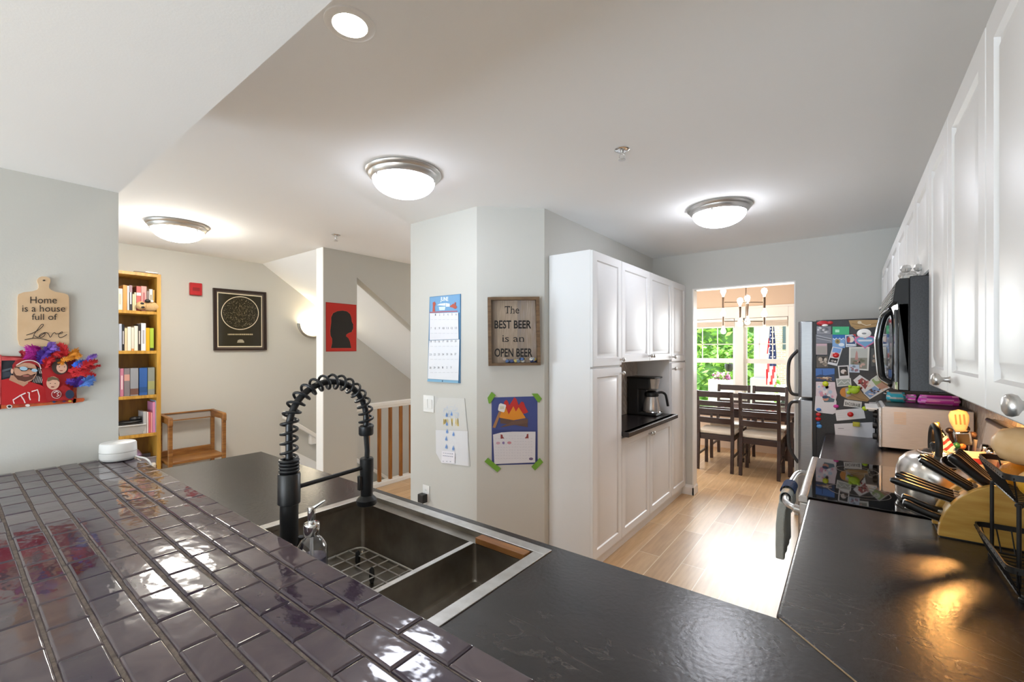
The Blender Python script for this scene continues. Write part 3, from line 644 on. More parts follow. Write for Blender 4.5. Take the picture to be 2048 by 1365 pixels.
m.box(IX0 - 0.001, IX0, SY0, SY1 - 0.036, CT - 0.014, CT, SINKM); m.box(IX1, IX1 + 0.001, SY0, SY1 - 0.036, CT - 0.014, CT, SINKM)
m.obj('ledge', sk, smooth=0)
MB().lathe([(0.0, 0.7235), (0.03, 0.7235), (0.044, 0.7245), (0.046, 0.7225)], STEEL, 24, T(-1.15, 0.78, 0)).obj('drain', sk)
MB().lathe([(0.0, 0.7915), (0.028, 0.7915), (0.040, 0.7925), (0.042, 0.7905)], STEEL, 24, T(-0.79, 0.78, 0)).obj('drain', sk)
# channels pressed in the floor of the small bowl
for y in (0.68, 0.74, 0.82, 0.88): MB().box(-0.82, -0.72, y - 0.0012, y + 0.0012, 0.7905, 0.7917, STEEL).obj('drain_groove', sk, smooth=0)
g = thing('sink_grid', 'steel wire grid with black feet in the large sink bowl', 'sink grid', (0, 0, 0))
m = MB(); gx0, gx1, gy0, gy1, gz = IX0 + 0.02, DVX0 - 0.02, SY0 + 0.045, SY1 - 0.10, 0.753
rnd = [(x, y, gz) for cx, cy, a in ((gx1 - .03, gy1 - .03, 0), (gx0 + .03, gy1 - .03, PI / 2), (gx0 + .03, gy0 + .03, PI), (gx1 - .03, gy0 + .03, 1.5 * PI)) for x, y in arc(cx, cy, 0.03, a, a + PI / 2, 4)]
m.tube(rnd, 0.003, STEEL, 8, closed=True)
for i in range(1, 9): x = gx0 + (gx1 - gx0) * i / 9; m.tube([(x, gy0, gz), (x, gy1, gz)], 0.002, STEEL, 6)
for i in range(1, 6): y = gy0 + (gy1 - gy0) * i / 6; m.tube([(gx0, y, gz + 0.003), (gx1, y, gz + 0.003)], 0.002, STEEL, 6)
m.obj('wires', g)
for x, y in ((gx0 + 0.06, gy1 - 0.05), (gx1 - 0.06, gy1 - 0.05), (gx0 + 0.06, gy0 + 0.05), (gx1 - 0.06, gy0 + 0.05), (gx0 + 0.2, gy1 - 0.09), (gx1 - 0.16, gy1 - 0.12)):
    MB().lathe([(0.0055, 0.7225), (0.009, 0.735), (0.008, 0.765), (0.003, 0.772)], BLACKPL, 10, T(x, y, 0)).obj('foot', g)
WOODO = mk('oiled_acacia', '#a4713c', 0.45, noise=(7, '#7f5027', (1, 9, 1)))
bp0, bp1 = Pz(955, 1079, CT), Pz(1066, 1113, CT)
one('wood_strip', 'narrow reddish wooden strip lying across the small sink bowl', 'wooden board', MB().box(-0.872, IX1 - 0.004, SY1 - 0.076, SY1 - 0.047, CT - 0.0115, CT + 0.006, WOODO), smooth=0, bevel=0.002)
# faucet
fx, fy = -1.128, 0.535
fc = thing('spring_faucet', 'tall matte black spring-neck pull-down kitchen faucet', 'faucet', (fx, fy, CT))
MB().lathe([(0.031, 0.0), (0.031, 0.006), (0.026, 0.012), (0.022, 0.02)], BLACK, 28).obj('base', fc)
MB().lathe([(0.0215, 0.01), (0.0215, 0.17)], BLACK, 28).obj('body', fc)
MB().lathe([(0.0245, 0.168), (0.0265, 0.17), (0.0265, 0.243), (0.0245, 0.246), (0.020, 0.247)], BLACK, 28).obj('collar', fc)
rg = MB()
for k in range(4): z = 0.253 + k * 0.0085; rg.tube([(0.0205 * math.cos(a), 0.0205 * math.sin(a), z) for a in [2 * PI * i / 24 for i in range(24)]], 0.0042, BLACK, 8, closed=True)
rg.obj('spring_base', fc)
AR, ZC = 0.112, 0.36
def pth(t):  # t: 0..1 up the riser, over the arch, down to the end cap
    lens = (ZC - 0.28, PI * AR, 0.03); tot = sum(lens); s_ = t * tot
    if s_ < lens[0]: return Vector((0, 0, 0.28 + s_)), Vector((0, 0, 1))
    s_ -= lens[0]
    if s_ < lens[1]: a = PI - s_ / AR; return Vector((0, AR + AR * math.cos(a), ZC + AR * math.sin(a))), Vector((0, math.sin(a), -math.cos(a)))
    s_ -= lens[1]; return Vector((0, 2 * AR, ZC - s_)), Vector((0, 0, -1))
MB().tube([pth(i / 60)[0] for i in range(61)], 0.0085, BLACK, 12).obj('hose', fc)
sp = []; NT = 19; n = NT * 16
for i in range(n + 1):
    t = i / n; p, d = pth(t); sx = Vector((1, 0, 0)); up = d.cross(sx); a = 2 * PI * NT * t; sp.append(p + (sx * math.cos(a) + up * math.sin(a)) * 0.019)
MB().tube(sp, 0.0036, BLACK, 8).obj('spring', fc)
hz_ = ZC - 0.03
MB().lathe([(0.019, hz_ - 0.022), (0.021, hz_ - 0.018), (0.021, hz_ + 0.004), (0.016, hz_ + 0.007)], BLACK, 24, T(0, 2 * AR, 0)).obj('end_cap', fc)
for k in range(3): pass
MB().tube([(0, 2 * AR, hz_ - 0.02), (0, 2 * AR + 0.004, hz_ - 0.07), (0, 2 * AR + 0.003, 0.235)], 0.0075, BLACK, 10).obj('spray_hose', fc)
MB().tube([(0, 0.02, 0.205), (0, 2 * AR - 0.012, 0.214)], 0.0058, BLACK, 12).obj('support_arm', fc)
MB().lathe([(0.0165, 0.125), (0.0175, 0.13), (0.019, 0.20), (0.0195, 0.205), (0.0195, 0.238), (0.017, 0.241)], BLACK, 24, T(0, 2 * AR + 0.002, 0)).obj('spray_holder', fc)
hd = MB().lathe([(0.0, 0.103), (0.027, 0.103), (0.029, 0.107), (0.029, 0.118), (0.024, 0.124), (0.018, 0.130)], BLACK, 28, T(0, 2 * AR + 0.002, 0)).obj('spray_head', fc)
MB().box(-0.006, 0.006, 2 * AR - 0.026, 2 * AR - 0.016, 0.15, 0.192, BLACKPL).obj('spray_button', fc, bevel=0.002)
MB().tube([(0.02, 0, 0.06), (0.05, 0.0, 0.065), (0.06, 0.0, 0.1)], 0.006, BLACK, 10).obj('lever', fc)
# soap dispenser
SG = mk('clear_glass', '#ffffff', 0.0, trans=1.0, ior=1.45); LIQ = mk('lavender_soap', '#b9b3d6', 0.05, trans=0.75, ior=1.34)
so = thing('soap_dispenser', 'clear glass soap pump bottle with a chrome pump beside the faucet', 'soap dispenser', (-0.992, 0.522, CT))
MB().lathe([(0.0, 0.003), (0.028, 0.002), (0.034, 0.006), (0.0352, 0.012), (0.0352, 0.088), (0.032, 0.104), (0.022, 0.120), (0.0145, 0.127), (0.0135, 0.135),
            (0.0120, 0.135), (0.0128, 0.126), (0.0205, 0.118), (0.0305, 0.103), (0.0333, 0.088), (0.0333, 0.014), (0.032, 0.009), (0.0, 0.007)], SG, 32).obj('bottle', so, smooth=60)
MB().lathe([(0.0, 0.0095), (0.0325, 0.0105), (0.0325, 0.078), (0.0, 0.078)], LIQ, 32).obj('soap', so, smooth=40)
MB().lathe([(0.0175, 0.129), (0.018, 0.131), (0.018, 0.153), (0.0165, 0.156), (0.008, 0.157)], CHROME, 28).obj('cap', so)
pm_ = MB().lathe([(0.0072, 0.155), (0.0085, 0.157), (0.0085, 0.190), (0.0078, 0.193), (0.0, 0.194)], CHROME, 20)
pm_.tube([(0, 0, 0.188), (0.008, 0.010, 0.196), (0.016, 0.02, 0.204), (0.019, 0.0235, 0.206)], [0.0055, 0.0042, 0.0032, 0.0028], CHROME, 10); pm_.obj('pump', so)
MB().cyl((0, 0, 0.02), (0, 0, 0.13), 0.0038, mk('white_dip_tube', '#e9e9ee', 0.4), 10).obj('dip_tube', so)

# ================================================================ refrigerator
FY0, FY1 = 3.603, 4.44
fr = thing('refrigerator', 'stainless top-freezer refrigerator with a black side full of magnets', 'refrigerator', (0, 0, 0))
FS = mk('refrigerator_side', '#0d0d0f', 0.42, noise=(240, '#222227'))
MB().box(-0.175, 0.515, FY0, FY1, 0.02, 1.672, FS).obj('body', fr, bevel=0.006)
BST = mk('refrigerator_steel', '#9c9d9f', 0.36, 0.85, noise=(20, '#8f9194', (1, 1, 40)))
def fdoor(z0, z1, nm):
    m = MB(); m.prism([(-0.192, FY0 + 0.002), (-0.192, FY1 - 0.002), (-0.262, FY1 - 0.004), (-0.278, FY1 - 0.03), (-0.284, (FY0 + FY1) / 2), (-0.278, FY0 + 0.03), (-0.262, FY0 + 0.004)], z0, z1, BST); return m.obj(nm, fr, smooth=30, bevel=0.006)
dz = fdoor(1.142, 1.668, 'freezer_door'); dl = fdoor(0.09, 1.125, 'refrigerator_door')
MB().box(-0.193, -0.174, FY0 + 0.004, FY1 - 0.004, 0.09, 1.664, BLACKPL).obj('gasket', fr, smooth=0)
def fhandle(pts, par, nm='handle'): return MB().tube([tuple(p) for p in spline(pts, 8)], [0.011] * (len(spline(pts, 8))), mk('dark_handle', '#2b2a2b', 0.3), 10, flat=1.0).obj(nm, par)
hy = FY0 + 0.045
fhandle([(-0.278, hy, 1.155), (-0.318, hy, 1.165), (-0.336, hy, 1.22), (-0.338, hy, 1.30), (-0.334, hy, 1.38), (-0.316, hy, 1.425), (-0.278, hy, 1.47)], dz)
fhandle([(-0.278, hy, 1.108), (-0.318, hy, 1.10), (-0.336, hy, 1.05), (-0.338, hy, 0.92), (-0.334, hy, 0.80), (-0.316, hy, 0.74), (-0.278, hy, 0.68)], dl)
MB().box(-0.17, -0.19, FY0 + 0.02, FY1 - 0.02, 0.03, 0.085, BLACKPL).obj('kick_plate', fr)
for x in (-0.1, 0.45):
    for y in (FY0 + 0.06, FY1 - 0.06): MB().cyl((x, y, 0), (x, y, 0.022), 0.02, BLACKPL, 12).obj('foot', fr)

# ================================================================ microwave above the range
mw = thing('microwave', 'black over-the-range microwave with a curved handle', 'microwave', (0, 0, 0))
MY0, MY1, MZ0, MZ1 = 1.988, 2.748, 1.332, 1.722
MB().box(0.163, 0.52, MY0, MY1, MZ0, MZ1, SPECK).obj('case', mw, smooth=0, bevel=0.003)
m = MB(); m.prism([(0.163, MZ0), (0.163, MZ1 - 0.005), (0.138, MZ1 - 0.005), (0.128, MZ1 - 0.02), (0.120, MZ1 - 0.085), (0.163 - 0.03, MZ1 - 0.086)], MY0, MY1, mk('satin_black_grille', '#0c0c0d', 0.6), 'y')
gr = m.obj('vent_grille', mw, smooth=30, bevel=0.002)
sl = MB()
for k in range(6): z = MZ1 - 0.028 - k * 0.0095; sl.box(0.1275 - k * 0.00125 - 0.0035, 0.131, MY0 + 0.03, MY1 - 0.03, z - 0.0017, z + 0.0017, mk('vent_slot_grey', '#8a8988', 0.55))
sl.obj('slats', gr, smooth=0)
m = MB(); m.prism([(0.163, MY0), (0.163, MY1), (0.138, MY1), (0.126, MY1 - 0.05), (0.120, (MY0 + MY1) / 2 + 0.1), (0.126, MY0 + 0.05), (0.134, MY0)], MZ0 + 0.002, MZ1 - 0.09, BLACKGL)
md = m.obj('door', mw, smooth=30, bevel=0.003)
MB().prism([(0.124, MY0 + 0.24), (0.119, MY1 - 0.25), (0.1235, MY1 - 0.08), (0.128, MY1 - 0.08), (0.128, MY0 + 0.24)], MZ0 + 0.06, MZ1 - 0.13, mk('microwave_window', '#1b1b1d', 0.04)).obj('window', md, smooth=0)
hp = spline([(0.128, MY0 + 0.17, MZ1 - 0.10), (0.106, MY0 + 0.18, MZ1 - 0.125), (0.093, MY0 + 0.19, MZ1 - 0.19), (0.091, MY0 + 0.19, (MZ0 + MZ1) / 2 - 0.03), (0.096, MY0 + 0.18, MZ0 + 0.08), (0.102, MY0 + 0.17, MZ0 + 0.035), (0.128, MY0 + 0.15, MZ0 + 0.012)], 8)
MB().tube(hp, 0.0125, mk('handle_gloss_black', '#1a1a1b', 0.12), 12).obj('handle', md)
MB().tube([p + Vector((-0.0115, -0.006, 0)) for p in hp], 0.0032, CHROME, 8).obj('handle_trim', md)
m = MB(); m.box(0.126, 0.131, MY0 + 0.015, MY0 + 0.13, MZ0 + 0.03, MZ1 - 0.11, mk('control_panel', '#202022', 0.1)); m.obj('control_panel', mw, smooth=0)
m = MB(); m.box(0.22, 0.45, MY0 + 0.05, MY1 - 0.05, MZ0 - 0.006, MZ0, BLACKPL); m.obj('underside_panel', mw, smooth=0)
LAMPW = mk('cooktop_lamp_glass', '#ffb564', 0.3, emis=190)
MB().box(0.27, 0.33, MY0 + 0.30, MY0 + 0.40, MZ0 - 0.012, MZ0 - 0.006, LAMPW).obj('cooktop_lamp', mw, smooth=0)
c = Px(1832, 543, 0.24)
sg = MB(); rn = random.Random(2); crys = mk('silvered_glass', '#d8d8d6', 0.12, 0.7)
for i in range(9): sg.ball((0.02 * math.cos(i * 1.3), 0.034 * math.sin(i * 2.1), 0.018 + 0.016 * (i % 3)), (0.014, 0.017, 0.015), crys, 8)
sg.ball((0, 0.0, 0.02), (0.022, 0.03, 0.02), crys, 10)
one('glass_ornament', 'small silvery glass ornament sitting on top of the microwave', 'ornament', sg, loc=(0.182, 2.2, MZ1 + 0.001))

# ================================================================ range
rg = thing('range', 'slide-in electric range with a black glass cooktop', 'stove', (0, 0, 0))
RY0, RY1 = 1.984, 2.734
MB().box(-0.095, 0.44, RY0, RY1, 0.09, 0.905, mk('range_side', '#2b2b2d', 0.4)).obj('body', rg, smooth=0)
MB().box(-0.075, 0.40, RY0 + 0.02, RY1 - 0.02, 0, 0.09, BLACKPL).obj('plinth', rg, smooth=0)
COOK = mk('cooktop_glass', '#09090a', 0.03)
MB().box(-0.125, 0.435, RY0 + 0.004, RY1 - 0.004, 0.905, 0.919, COOK).obj('cooktop', rg, smooth=0, bevel=0.002)
br_ = mk('burner_ring', '#4a4a4c', 0.3)
for x, y, r in ((0.03, 2.17, 0.095), (0.03, 2.55, 0.075), (0.29, 2.17, 0.075), (0.29, 2.55, 0.1)):
    m = MB(); n = 40
    for q in (r, r * 0.6):
        vs = [(x + (q + e) * math.cos(2 * PI * i / n), y + (q + e) * math.sin(2 * PI * i / n), 0.9195) for e in (0, 0.0025) for i in range(n)]; m.add(vs, [(i, (i + 1) % n, n + (i + 1) % n, n + i) for i in range(n)], br_)
    m.obj('burner_mark', rg, smooth=0)
m = MB(); m.prism([(-0.152, 0.895), (-0.152, 0.913), (-0.146, 0.921), (-0.128, 0.922), (-0.122, 0.919), (-0.122, 0.895)], RY0, RY1, STEEL, 'y'); m.obj('front_trim', rg, bevel=0.002)
m = MB(); m.box(-0.148, -0.095, RY0, RY1, 0.25, 0.80, STEEL); od = m.obj('oven_door', rg, bevel=0.006)
MB().box(-0.15, -0.147, RY0 + 0.1, RY1 - 0.1, 0.36, 0.66, BLACKGL).obj('oven_window', od, smooth=0)
MB().box(-0.148, -0.095, RY0, RY1, 0.81, 0.893, STEEL).obj('front_panel', rg, bevel=0.004)
MB().box(-0.146, -0.095, RY0, RY1, 0.095, 0.24, STEEL).obj('drawer', rg, bevel=0.004)
hp = spline([(-0.15, RY0 + 0.07, 0.842), (-0.176, RY0 + 0.075, 0.848), (-0.203, RY0 + 0.12, 0.85), (-0.212, RY0 + 0.25, 0.85), (-0.213, (RY0 + RY1) / 2, 0.85), (-0.212, RY1 - 0.25, 0.85), (-0.203, RY1 - 0.12, 0.85), (-0.176, RY1 - 0.075, 0.848), (-0.15, RY1 - 0.07, 0.842)], 6)
MB().tube(hp, 0.0125, mk('pale_steel_handle', '#d5d5d5', 0.25, 0.8), 12).obj('oven_handle', rg)
for y in (RY0 + 0.07, RY1 - 0.07): MB().cyl((-0.145, y, 0.842), (-0.172, y, 0.846), 0.016, STEEL, 14).obj('handle_mount', rg)
m = MB(); m.prism([(0.435, 0.915), (0.47, 1.165), (0.49, 1.178), (0.518, 1.172), (0.518, 0.915)], RY0, RY1, STEEL, 'y'); bgd = m.obj('back_guard', rg, bevel=0.004)
m = MB(); m.tube([(0.474, RY0 + 0.002, 1.172), (0.474, RY1 - 0.002, 1.172)], 0.009, mk('dark_steel', '#3c3b3a', 0.3, 0.6), 10); m.obj('guard_trim', bgd)
q = MB(); q.add([(0.4455 - 0.0006, 2.24, 0.995), (0.4455 - 0.0006, 2.46, 0.995), (0.4645 - 0.0006, 2.46, 1.13), (0.4645 - 0.0006, 2.24, 1.13)], [(0, 1, 2, 3)], mk('clock_glass', '#3a4448', 0.08)); q.obj('display', bgd, smooth=0)
for y in (2.05, 2.13, 2.56, 2.64): MB().lathe([(0.021, 0), (0.019, 0.014), (0.016, 0.018), (0, 0.019)], CHROME, 18, T(0.455, y, 1.06) @ rot_to((-1, 0, 0.14))).obj('control_knob', bgd)
# towel on the oven handle
tw = thing('kitchen_towel', 'grey hanging kitchen towel with a navy knitted top on the oven handle', 'towel', (0, 0, 0))
TG = mk('grey_terry', '#b3b8b5', 0.95, bump=(320, 0.6)); TN = mk('navy_knit', '#243a63', 0.95, bump=(260, 0.7))
def cloth(prof, y0, y1, m, wav=0.006, n=14, t=0.008):
    g = MB(); k = len(prof); vs = []; fs = []
    for side in (0, 1):
        for j in range(n + 1):
            y = y0 + (y1 - y0) * j / n
            for i, (x, z, sp_) in enumerate(prof):
                yy = (y0 + y1) / 2 + (y - (y0 + y1) / 2) * sp_; w_ = wav * math.sin(j * 1.5) * (i / k)
                vs.append((x + w_ + (t if side else 0), yy, z))
    o = (n + 1) * k
    for j in range(n):
        for i in range(k - 1):
            a = j * k + i; fs.append((a, a + 1, a + k + 1, a + k)); fs.append((o + a, o + a + k, o + a + k + 1, o + a + 1))
    for j in range(n):
        for i in (0, k - 1): a = j * k + i; fs.append((a, a + k, o + a + k, o + a))
    for i in range(k - 1):
        for j in (0, n): a = j * k + i; fs.append((a, a + 1, o + a + 1, o + a))
    return g.add(vs, fs, m)
cloth([(-0.232, 0.832, 0.85), (-0.238, 0.80, 0.9), (-0.242, 0.74, 0.97), (-0.243, 0.66, 1.0), (-0.242, 0.60, 1.0)], 2.12, 2.40, TG, wav=0.002, t=0.030).obj('towel_cloth', tw, smooth=60, bevel=0.004)
cl_ = []
for i in range(11): a = PI * 1.05 - PI * 1.1 * i / 10; cl_.append((-0.2125 + 0.0215 * math.cos(a), 0.848 + 0.0215 * math.sin(a), 1.0))
cloth([(-0.2345, 0.80, 1.1)] + cl_ + [(-0.192, 0.79, 1.05)], 2.17, 2.34, TG, 0, t=0.004).obj('towel_loop', tw, smooth=60)
cl2 = [(x + (x + 0.2125) * 0.25, z + 0.006 + (z - 0.848) * 0.2, s_) for x, z, s_ in cl_]
cloth(cl2, 2.24, 2.36, TN, 0, t=0.004).obj('knitted_top', tw, smooth=60)

# ================================================================ toaster oven
TY0, TY1, TX0, TX1 = 3.188, 3.56, 0.133, 0.505
tz = CT + 0.016
to_ = thing('toaster_oven', 'stainless countertop toaster oven with a vented side', 'toaster oven', (0, 0, 0))
m = MB(); m.prism([(TX0 + 0.012, tz), (TX0 + 0.012, tz + 0.215), (TX0 + 0.02, tz + 0.226), (TX1, tz + 0.226), (TX1, tz)], TY0, TY1, mk('toaster_steel', '#dcdcdc', 0.36, 0.3, noise=(30, '#d0d0d0', (1, 1, 30))), 'y'); m.obj('case', to_, smooth=20, bevel=0.004)
MB().box(TX0 + 0.03, TX1 - 0.005, TY0 + 0.012, TY1 - 0.012, tz + 0.226, tz + 0.229, mk('dark_brushed_top', '#4a4542', 0.35, 0.6)).obj('top_plate', to_, smooth=0)
MB().box(TX0, TX0 + 0.014, TY0 - 0.004, TY1 + 0.004, tz - 0.002, tz + 0.222, mk('bright_frame', '#d9d9d8', 0.22, 0.8)).obj('front_frame', to_, bevel=0.003)
td = MB().box(TX0 - 0.012, TX0, TY0 + 0.11, TY1 - 0.01, tz + 0.03, tz + 0.2, BLACKGL).obj('glass_door', to_, bevel=0.003)
MB().tube([(TX0 - 0.012, TY0 + 0.13, tz + 0.185), (TX0 - 0.034, TY0 + 0.14, tz + 0.185), (TX0 - 0.034, TY1 - 0.04, tz + 0.185), (TX0 - 0.012, TY1 - 0.03, tz + 0.185)], 0.006, STEEL, 8).obj('door_handle', td)
MB().box(TX0 - 0.005, TX0, TY0 + 0.002, TY0 + 0.10, tz + 0.02, tz + 0.21, BLACKPL).obj('control_strip', to_, bevel=0.002)
for k in range(3): MB().lathe([(0.019, 0), (0.019, 0.012), (0.016, 0.02), (0.0, 0.021)], BLACKPL, 16, T(TX0 - 0.004, TY0 + 0.045, tz + 0.05 + k * 0.062) @ rot_to((-1, 0, 0))).obj('control_knob', to_)
sl = MB()
for k in range(8): z = tz + 0.197 - k * 0.0085; sl.box(TX0 + 0.065, TX0 + 0.115, TY0 - 0.0018, TY0, z - 0.0022, z + 0.0022, mk('vent_warm', '#e2cdb4', 0.3))
sl.obj('side_vents', to_, smooth=0)
for x in (TX0 + 0.03, TX1 - 0.03):
    for y in (TY0 + 0.03, TY1 - 0.03): MB().cyl((x, y, CT), (x, y, tz), 0.011, BLACKPL, 12, 0.014).obj('foot', to_)
MB().box(TX0 - 0.055, TX0 + 0.005, TY0 + 0.02, TY1 - 0.1, tz + 0.202, tz + 0.212, WHITEP).obj('tray', to_, bevel=0.002)
# colourful snack bags behind / on the toaster oven
def bag(name, label, c, w_, d_, h_, cols, rz=0):
    m = MB(); n = 12; k = 7; vs = []; fs = []; rn = random.Random(int(w_ * 1e4))
    for j in range(k):
        t = j / (k - 1); b = math.sin(PI * min(1, t * 1.05 + 0.12)) ** 0.5 if t < 0.95 else 0.12
        for i in range(n):
            a = 2 * PI * i / n; ca, sa = math.cos(a), math.sin(a)
            vs.append((w_ / 2 * math.copysign(abs(ca) ** 0.6, ca) * (0.92 + 0.08 * b) + rn.uniform(-.004, .004), d_ / 2 * math.copysign(abs(sa) ** 0.8, sa) * b + rn.uniform(-.004, .004), h_ * t))
    for j in range(k - 1):
        for i in range(n): m.add([vs[q] for q in (j * n + i, j * n + (i + 1) % n, (j + 1) * n + (i + 1) % n, (j + 1) * n + i)], [(0, 1, 2, 3)], cols[(i // 2 + j) % len(cols)])
    m.add(vs[:n], [tuple(range(n))], cols[0]); m.add(vs[-n:], [tuple(range(n))], cols[0])
    return one(name, label, 'bag', m, loc=c, rot=(0, 0, rz), smooth=50)
MG, MG2, TQ, SILV = mk('magenta_foil', '#c93fb4', 0.3), mk('pink_foil', '#e59ad6', 0.3), mk('turquoise_foil', '#2f9db0', 0.3), mk('silver_foil', '#c6c9c6', 0.25, 0.5)
bag('snack_bag', 'magenta snack bag lying on the toaster oven, next to the wall', (0.405, 3.44, tz + 0.231), 0.17, 0.09, 0.052, [MG, MG2, MG])
bag('snack_bag', 'silver and turquoise snack bag on the toaster oven, farther from the wall', (0.225, 3.47, tz + 0.231), 0.085, 0.07, 0.058, [SILV, TQ, TQ])
bag('snack_bag', 'small pink snack bag between the turquoise and magenta ones', (0.292, 3.49, tz + 0.231), 0.05, 0.06, 0.046, [MG2, MG, SILV])

# ================================================================ coffee maker in the pantry niche
cm = thing('coffee_maker', 'black coffee maker with a steel thermal carafe in the pantry niche', 'coffee maker', (-1.495, 3.985, 0.869), 0)
m = MB(); m.box(-0.14, -0.03, -0.10, 0.10, 0, 0.345, BLACKPL); m.obj('water_tank', cm, bevel=0.015, seg=3)
MB().box(-0.14, 0.13, -0.10, 0.10, 0, 0.028, BLACKPL).obj('base', cm, bevel=0.01)
m = MB(); m.box(-0.05, 0.07, -0.10, 0.10, 0.235, 0.345, BLACKPL); m.obj('brew_head', cm, bevel=0.01)
MB().lathe([(0.066, 0.245), (0.085, 0.335), (0.082, 0.338)], STEEL, 28, T(0.045, 0, 0)).obj('brew_basket', cm)
MB().box(-0.145, 0.12, -0.104, 0.104, 0.338, 0.352, BLACKPL).obj('lid', cm, bevel=0.006)
ca = MB().lathe([(0.0, 0.03), (0.074, 0.03), (0.077, 0.036), (0.075, 0.06), (0.066, 0.13), (0.056, 0.175), (0.0, 0.175)], STEEL, 32, T(0.052, 0.0, 0)).obj('carafe', cm, smooth=40)
MB().lathe([(0.058, 0.17), (0.064, 0.178), (0.062, 0.205), (0.03, 0.222), (0, 0.224)], BLACKPL, 28, T(0.052, 0, 0)).obj('carafe_lid', ca)
MB().tube(spline([(0.09, 0.02, 0.20), (0.125, 0.055, 0.208), (0.15, 0.085, 0.19), (0.158, 0.098, 0.15), (0.164, 0.108, 0.10), (0.167, 0.112, 0.078)], 6), 0.0115, BLACKPL, 10).obj('carafe_handle', ca)
MB().lathe([(0.0, 0.026), (0.079, 0.026), (0.081, 0.031), (0.078, 0.036)], CHROME, 32, T(0.052, 0, 0)).obj('warming_plate', cm)
cu = thing('jam_jar', 'small white-lidded jar with orange contents at the left of the niche', 'jar', (-1.485, 3.115, 0.8685))
MB().lathe([(0.0, 0.0), (0.032, 0.001), (0.034, 0.006), (0.034, 0.058), (0.028, 0.066)], mk('orange_preserve', '#b9612a', 0.25), 20).obj('glass', cu)
MB().lathe([(0.032, 0.064), (0.033, 0.067), (0.033, 0.086), (0.0, 0.09)], WHITEP, 20).obj('lid', cu)

# ================================================================ lamps
DOME = mk('frosted_glass_lit', '#eef2ff', 0.4, emis=9.5); DOMEB = mk('frosted_glass_lit_bright', '#f2f5ff', 0.4, emis=20.0); DOMEW = mk('frosted_glass_warm', '#fff8ec', 0.4, emis=60.0)
def dome(label, x, y, mat, group='round flush ceiling lights'):
    o = thing('ceiling_light', label, 'ceiling light', (x, y, CEIL), 0, group)
    MB().lathe([(0.150, -0.0), (0.200, -0.001), (0.203, -0.008), (0.198, -0.018), (0.188, -0.024), (0.184, -0.036), (0.168, -0.050), (0.160, -0.050), (0.150, -0.03)], NICKEL, 48).obj('metal_ring', o, smooth=40)
    pr = [(0.167 * math.cos(a), -0.047 - 0.088 * math.sin(a)) for a in [PI / 2 * i / 12 for i in range(13)]]; pr[-1] = (0.0, pr[-1][1])
    MB().lathe(pr, mat, 48).obj('glass_bowl', o, smooth=60)
    for k in range(3): a = 0.5 + k * 2 * PI / 3; MB().ball((0.171 * math.cos(a), 0.171 * math.sin(a), -0.058), (0.007, 0.007, 0.01), NICKEL, 10).obj('finial', o)
    return o
dome('flush dome light on the kitchen ceiling, nearest the camera', Pz(808, 345, CEIL).x, Pz(808, 345, CEIL).y, DOME)
dome('flush dome light on the ceiling in front of the dining-room opening', Pz(1438, 414, CEIL).x, Pz(1438, 414, CEIL).y, DOMEB)
dome('warm flush dome light on the ceiling above the bookcase nook', Pz(356, 449, CEIL).x, Pz(356, 449, CEIL).y, DOMEW)
p = Pz(700, 48, CEIL)
rl = thing('recessed_light', 'round recessed can light in the ceiling beside the dropped soffit', 'recessed light', p)
MB().lathe([(0.048, -0.001), (0.05, -0.006), (0.062, -0.007), (0.072, -0.004), (0.073, 0.0)], TRIM, 40).obj('trim_ring', rl)
MB().lathe([(0.049, -0.002), (0.03, -0.004), (0.0, -0.005)], mk('can_lens_lit', '#fff5e4', 0.4, emis=75), 32).obj('lens', rl)
for lb, px, py in (('sprinkler head on the kitchen ceiling between the two dome lights', 1244, 299), ('sprinkler head on the ceiling in front of the stair wall', 672, 470)):
    o = thing('sprinkler_head', lb, 'sprinkler', Pz(px, py, CEIL), 0, 'ceiling sprinklers')
    MB().lathe([(0.036, 0), (0.036, -0.003), (0.028, -0.008), (0.016, -0.010), (0.0, -0.010)], CHROME, 24).obj('escutcheon', o)
    m = MB(); m.cyl((0, 0, -0.008), (0, 0, -0.022), 0.008, NICKEL, 12)
    for s_ in (1, -1): m.tube([(0.006 * s_, 0, -0.02), (0.015 * s_, 0, -0.034), (0.003 * s_, 0, -0.05)], 0.0025, NICKEL, 6)
    m.obj('body', o); MB().lathe([(0.0, -0.049), (0.017, -0.050), (0.017, -0.052), (0, -0.054)], NICKEL, 16).obj('deflector', o)
# ================================================================ things on the short left wall
BIRCH = mk('birch_board', '#d8bb98', 0.5, noise=(6, '#cba983', (1, 9, 1)))
INK = flat('#2a211d')
def wallpt(px, py): return Px(px, py, XL)
c = wallpt(87, 640); Z1 = (0, 520, 3.174)
cb = thing('cutting_board_sign', 'light wood cutting-board sign lettered about home and love, hanging on the left wall', 'sign', (XL, c.y, c.z), PI / 2)
A = Art(cb.location, PI / 2, Z1)
def rr(x0, y0, x1, y1, r, n=5):
    P = []
    for cx, cy, a in ((x1 - r, y1 - r, 0), (x0 + r, y1 - r, PI / 2), (x0 + r, y0 + r, PI), (x1 - r, y0 + r, 1.5 * PI)): P += arc(cx, cy, r, a, a + PI / 2, n)
    return P
prof = [(118, 520), (112, 505), (112, 235), (118, 218), (150, 206), (205, 200), (236, 190), (244, 178), (245, 160), (238, 142), (236, 128), (246, 113), (265, 106), (295, 107), (314, 117), (321, 132), (318, 146), (311, 158), (311, 178), (322, 190), (350, 203), (408, 213), (430, 222), (438, 236), (440, 530), (434, 543), (420, 550), (150, 552), (128, 546), (120, 535)]
A.base(prof, 0.013, BIRCH); A.ell(279, 131, 9, 4.5, INK)
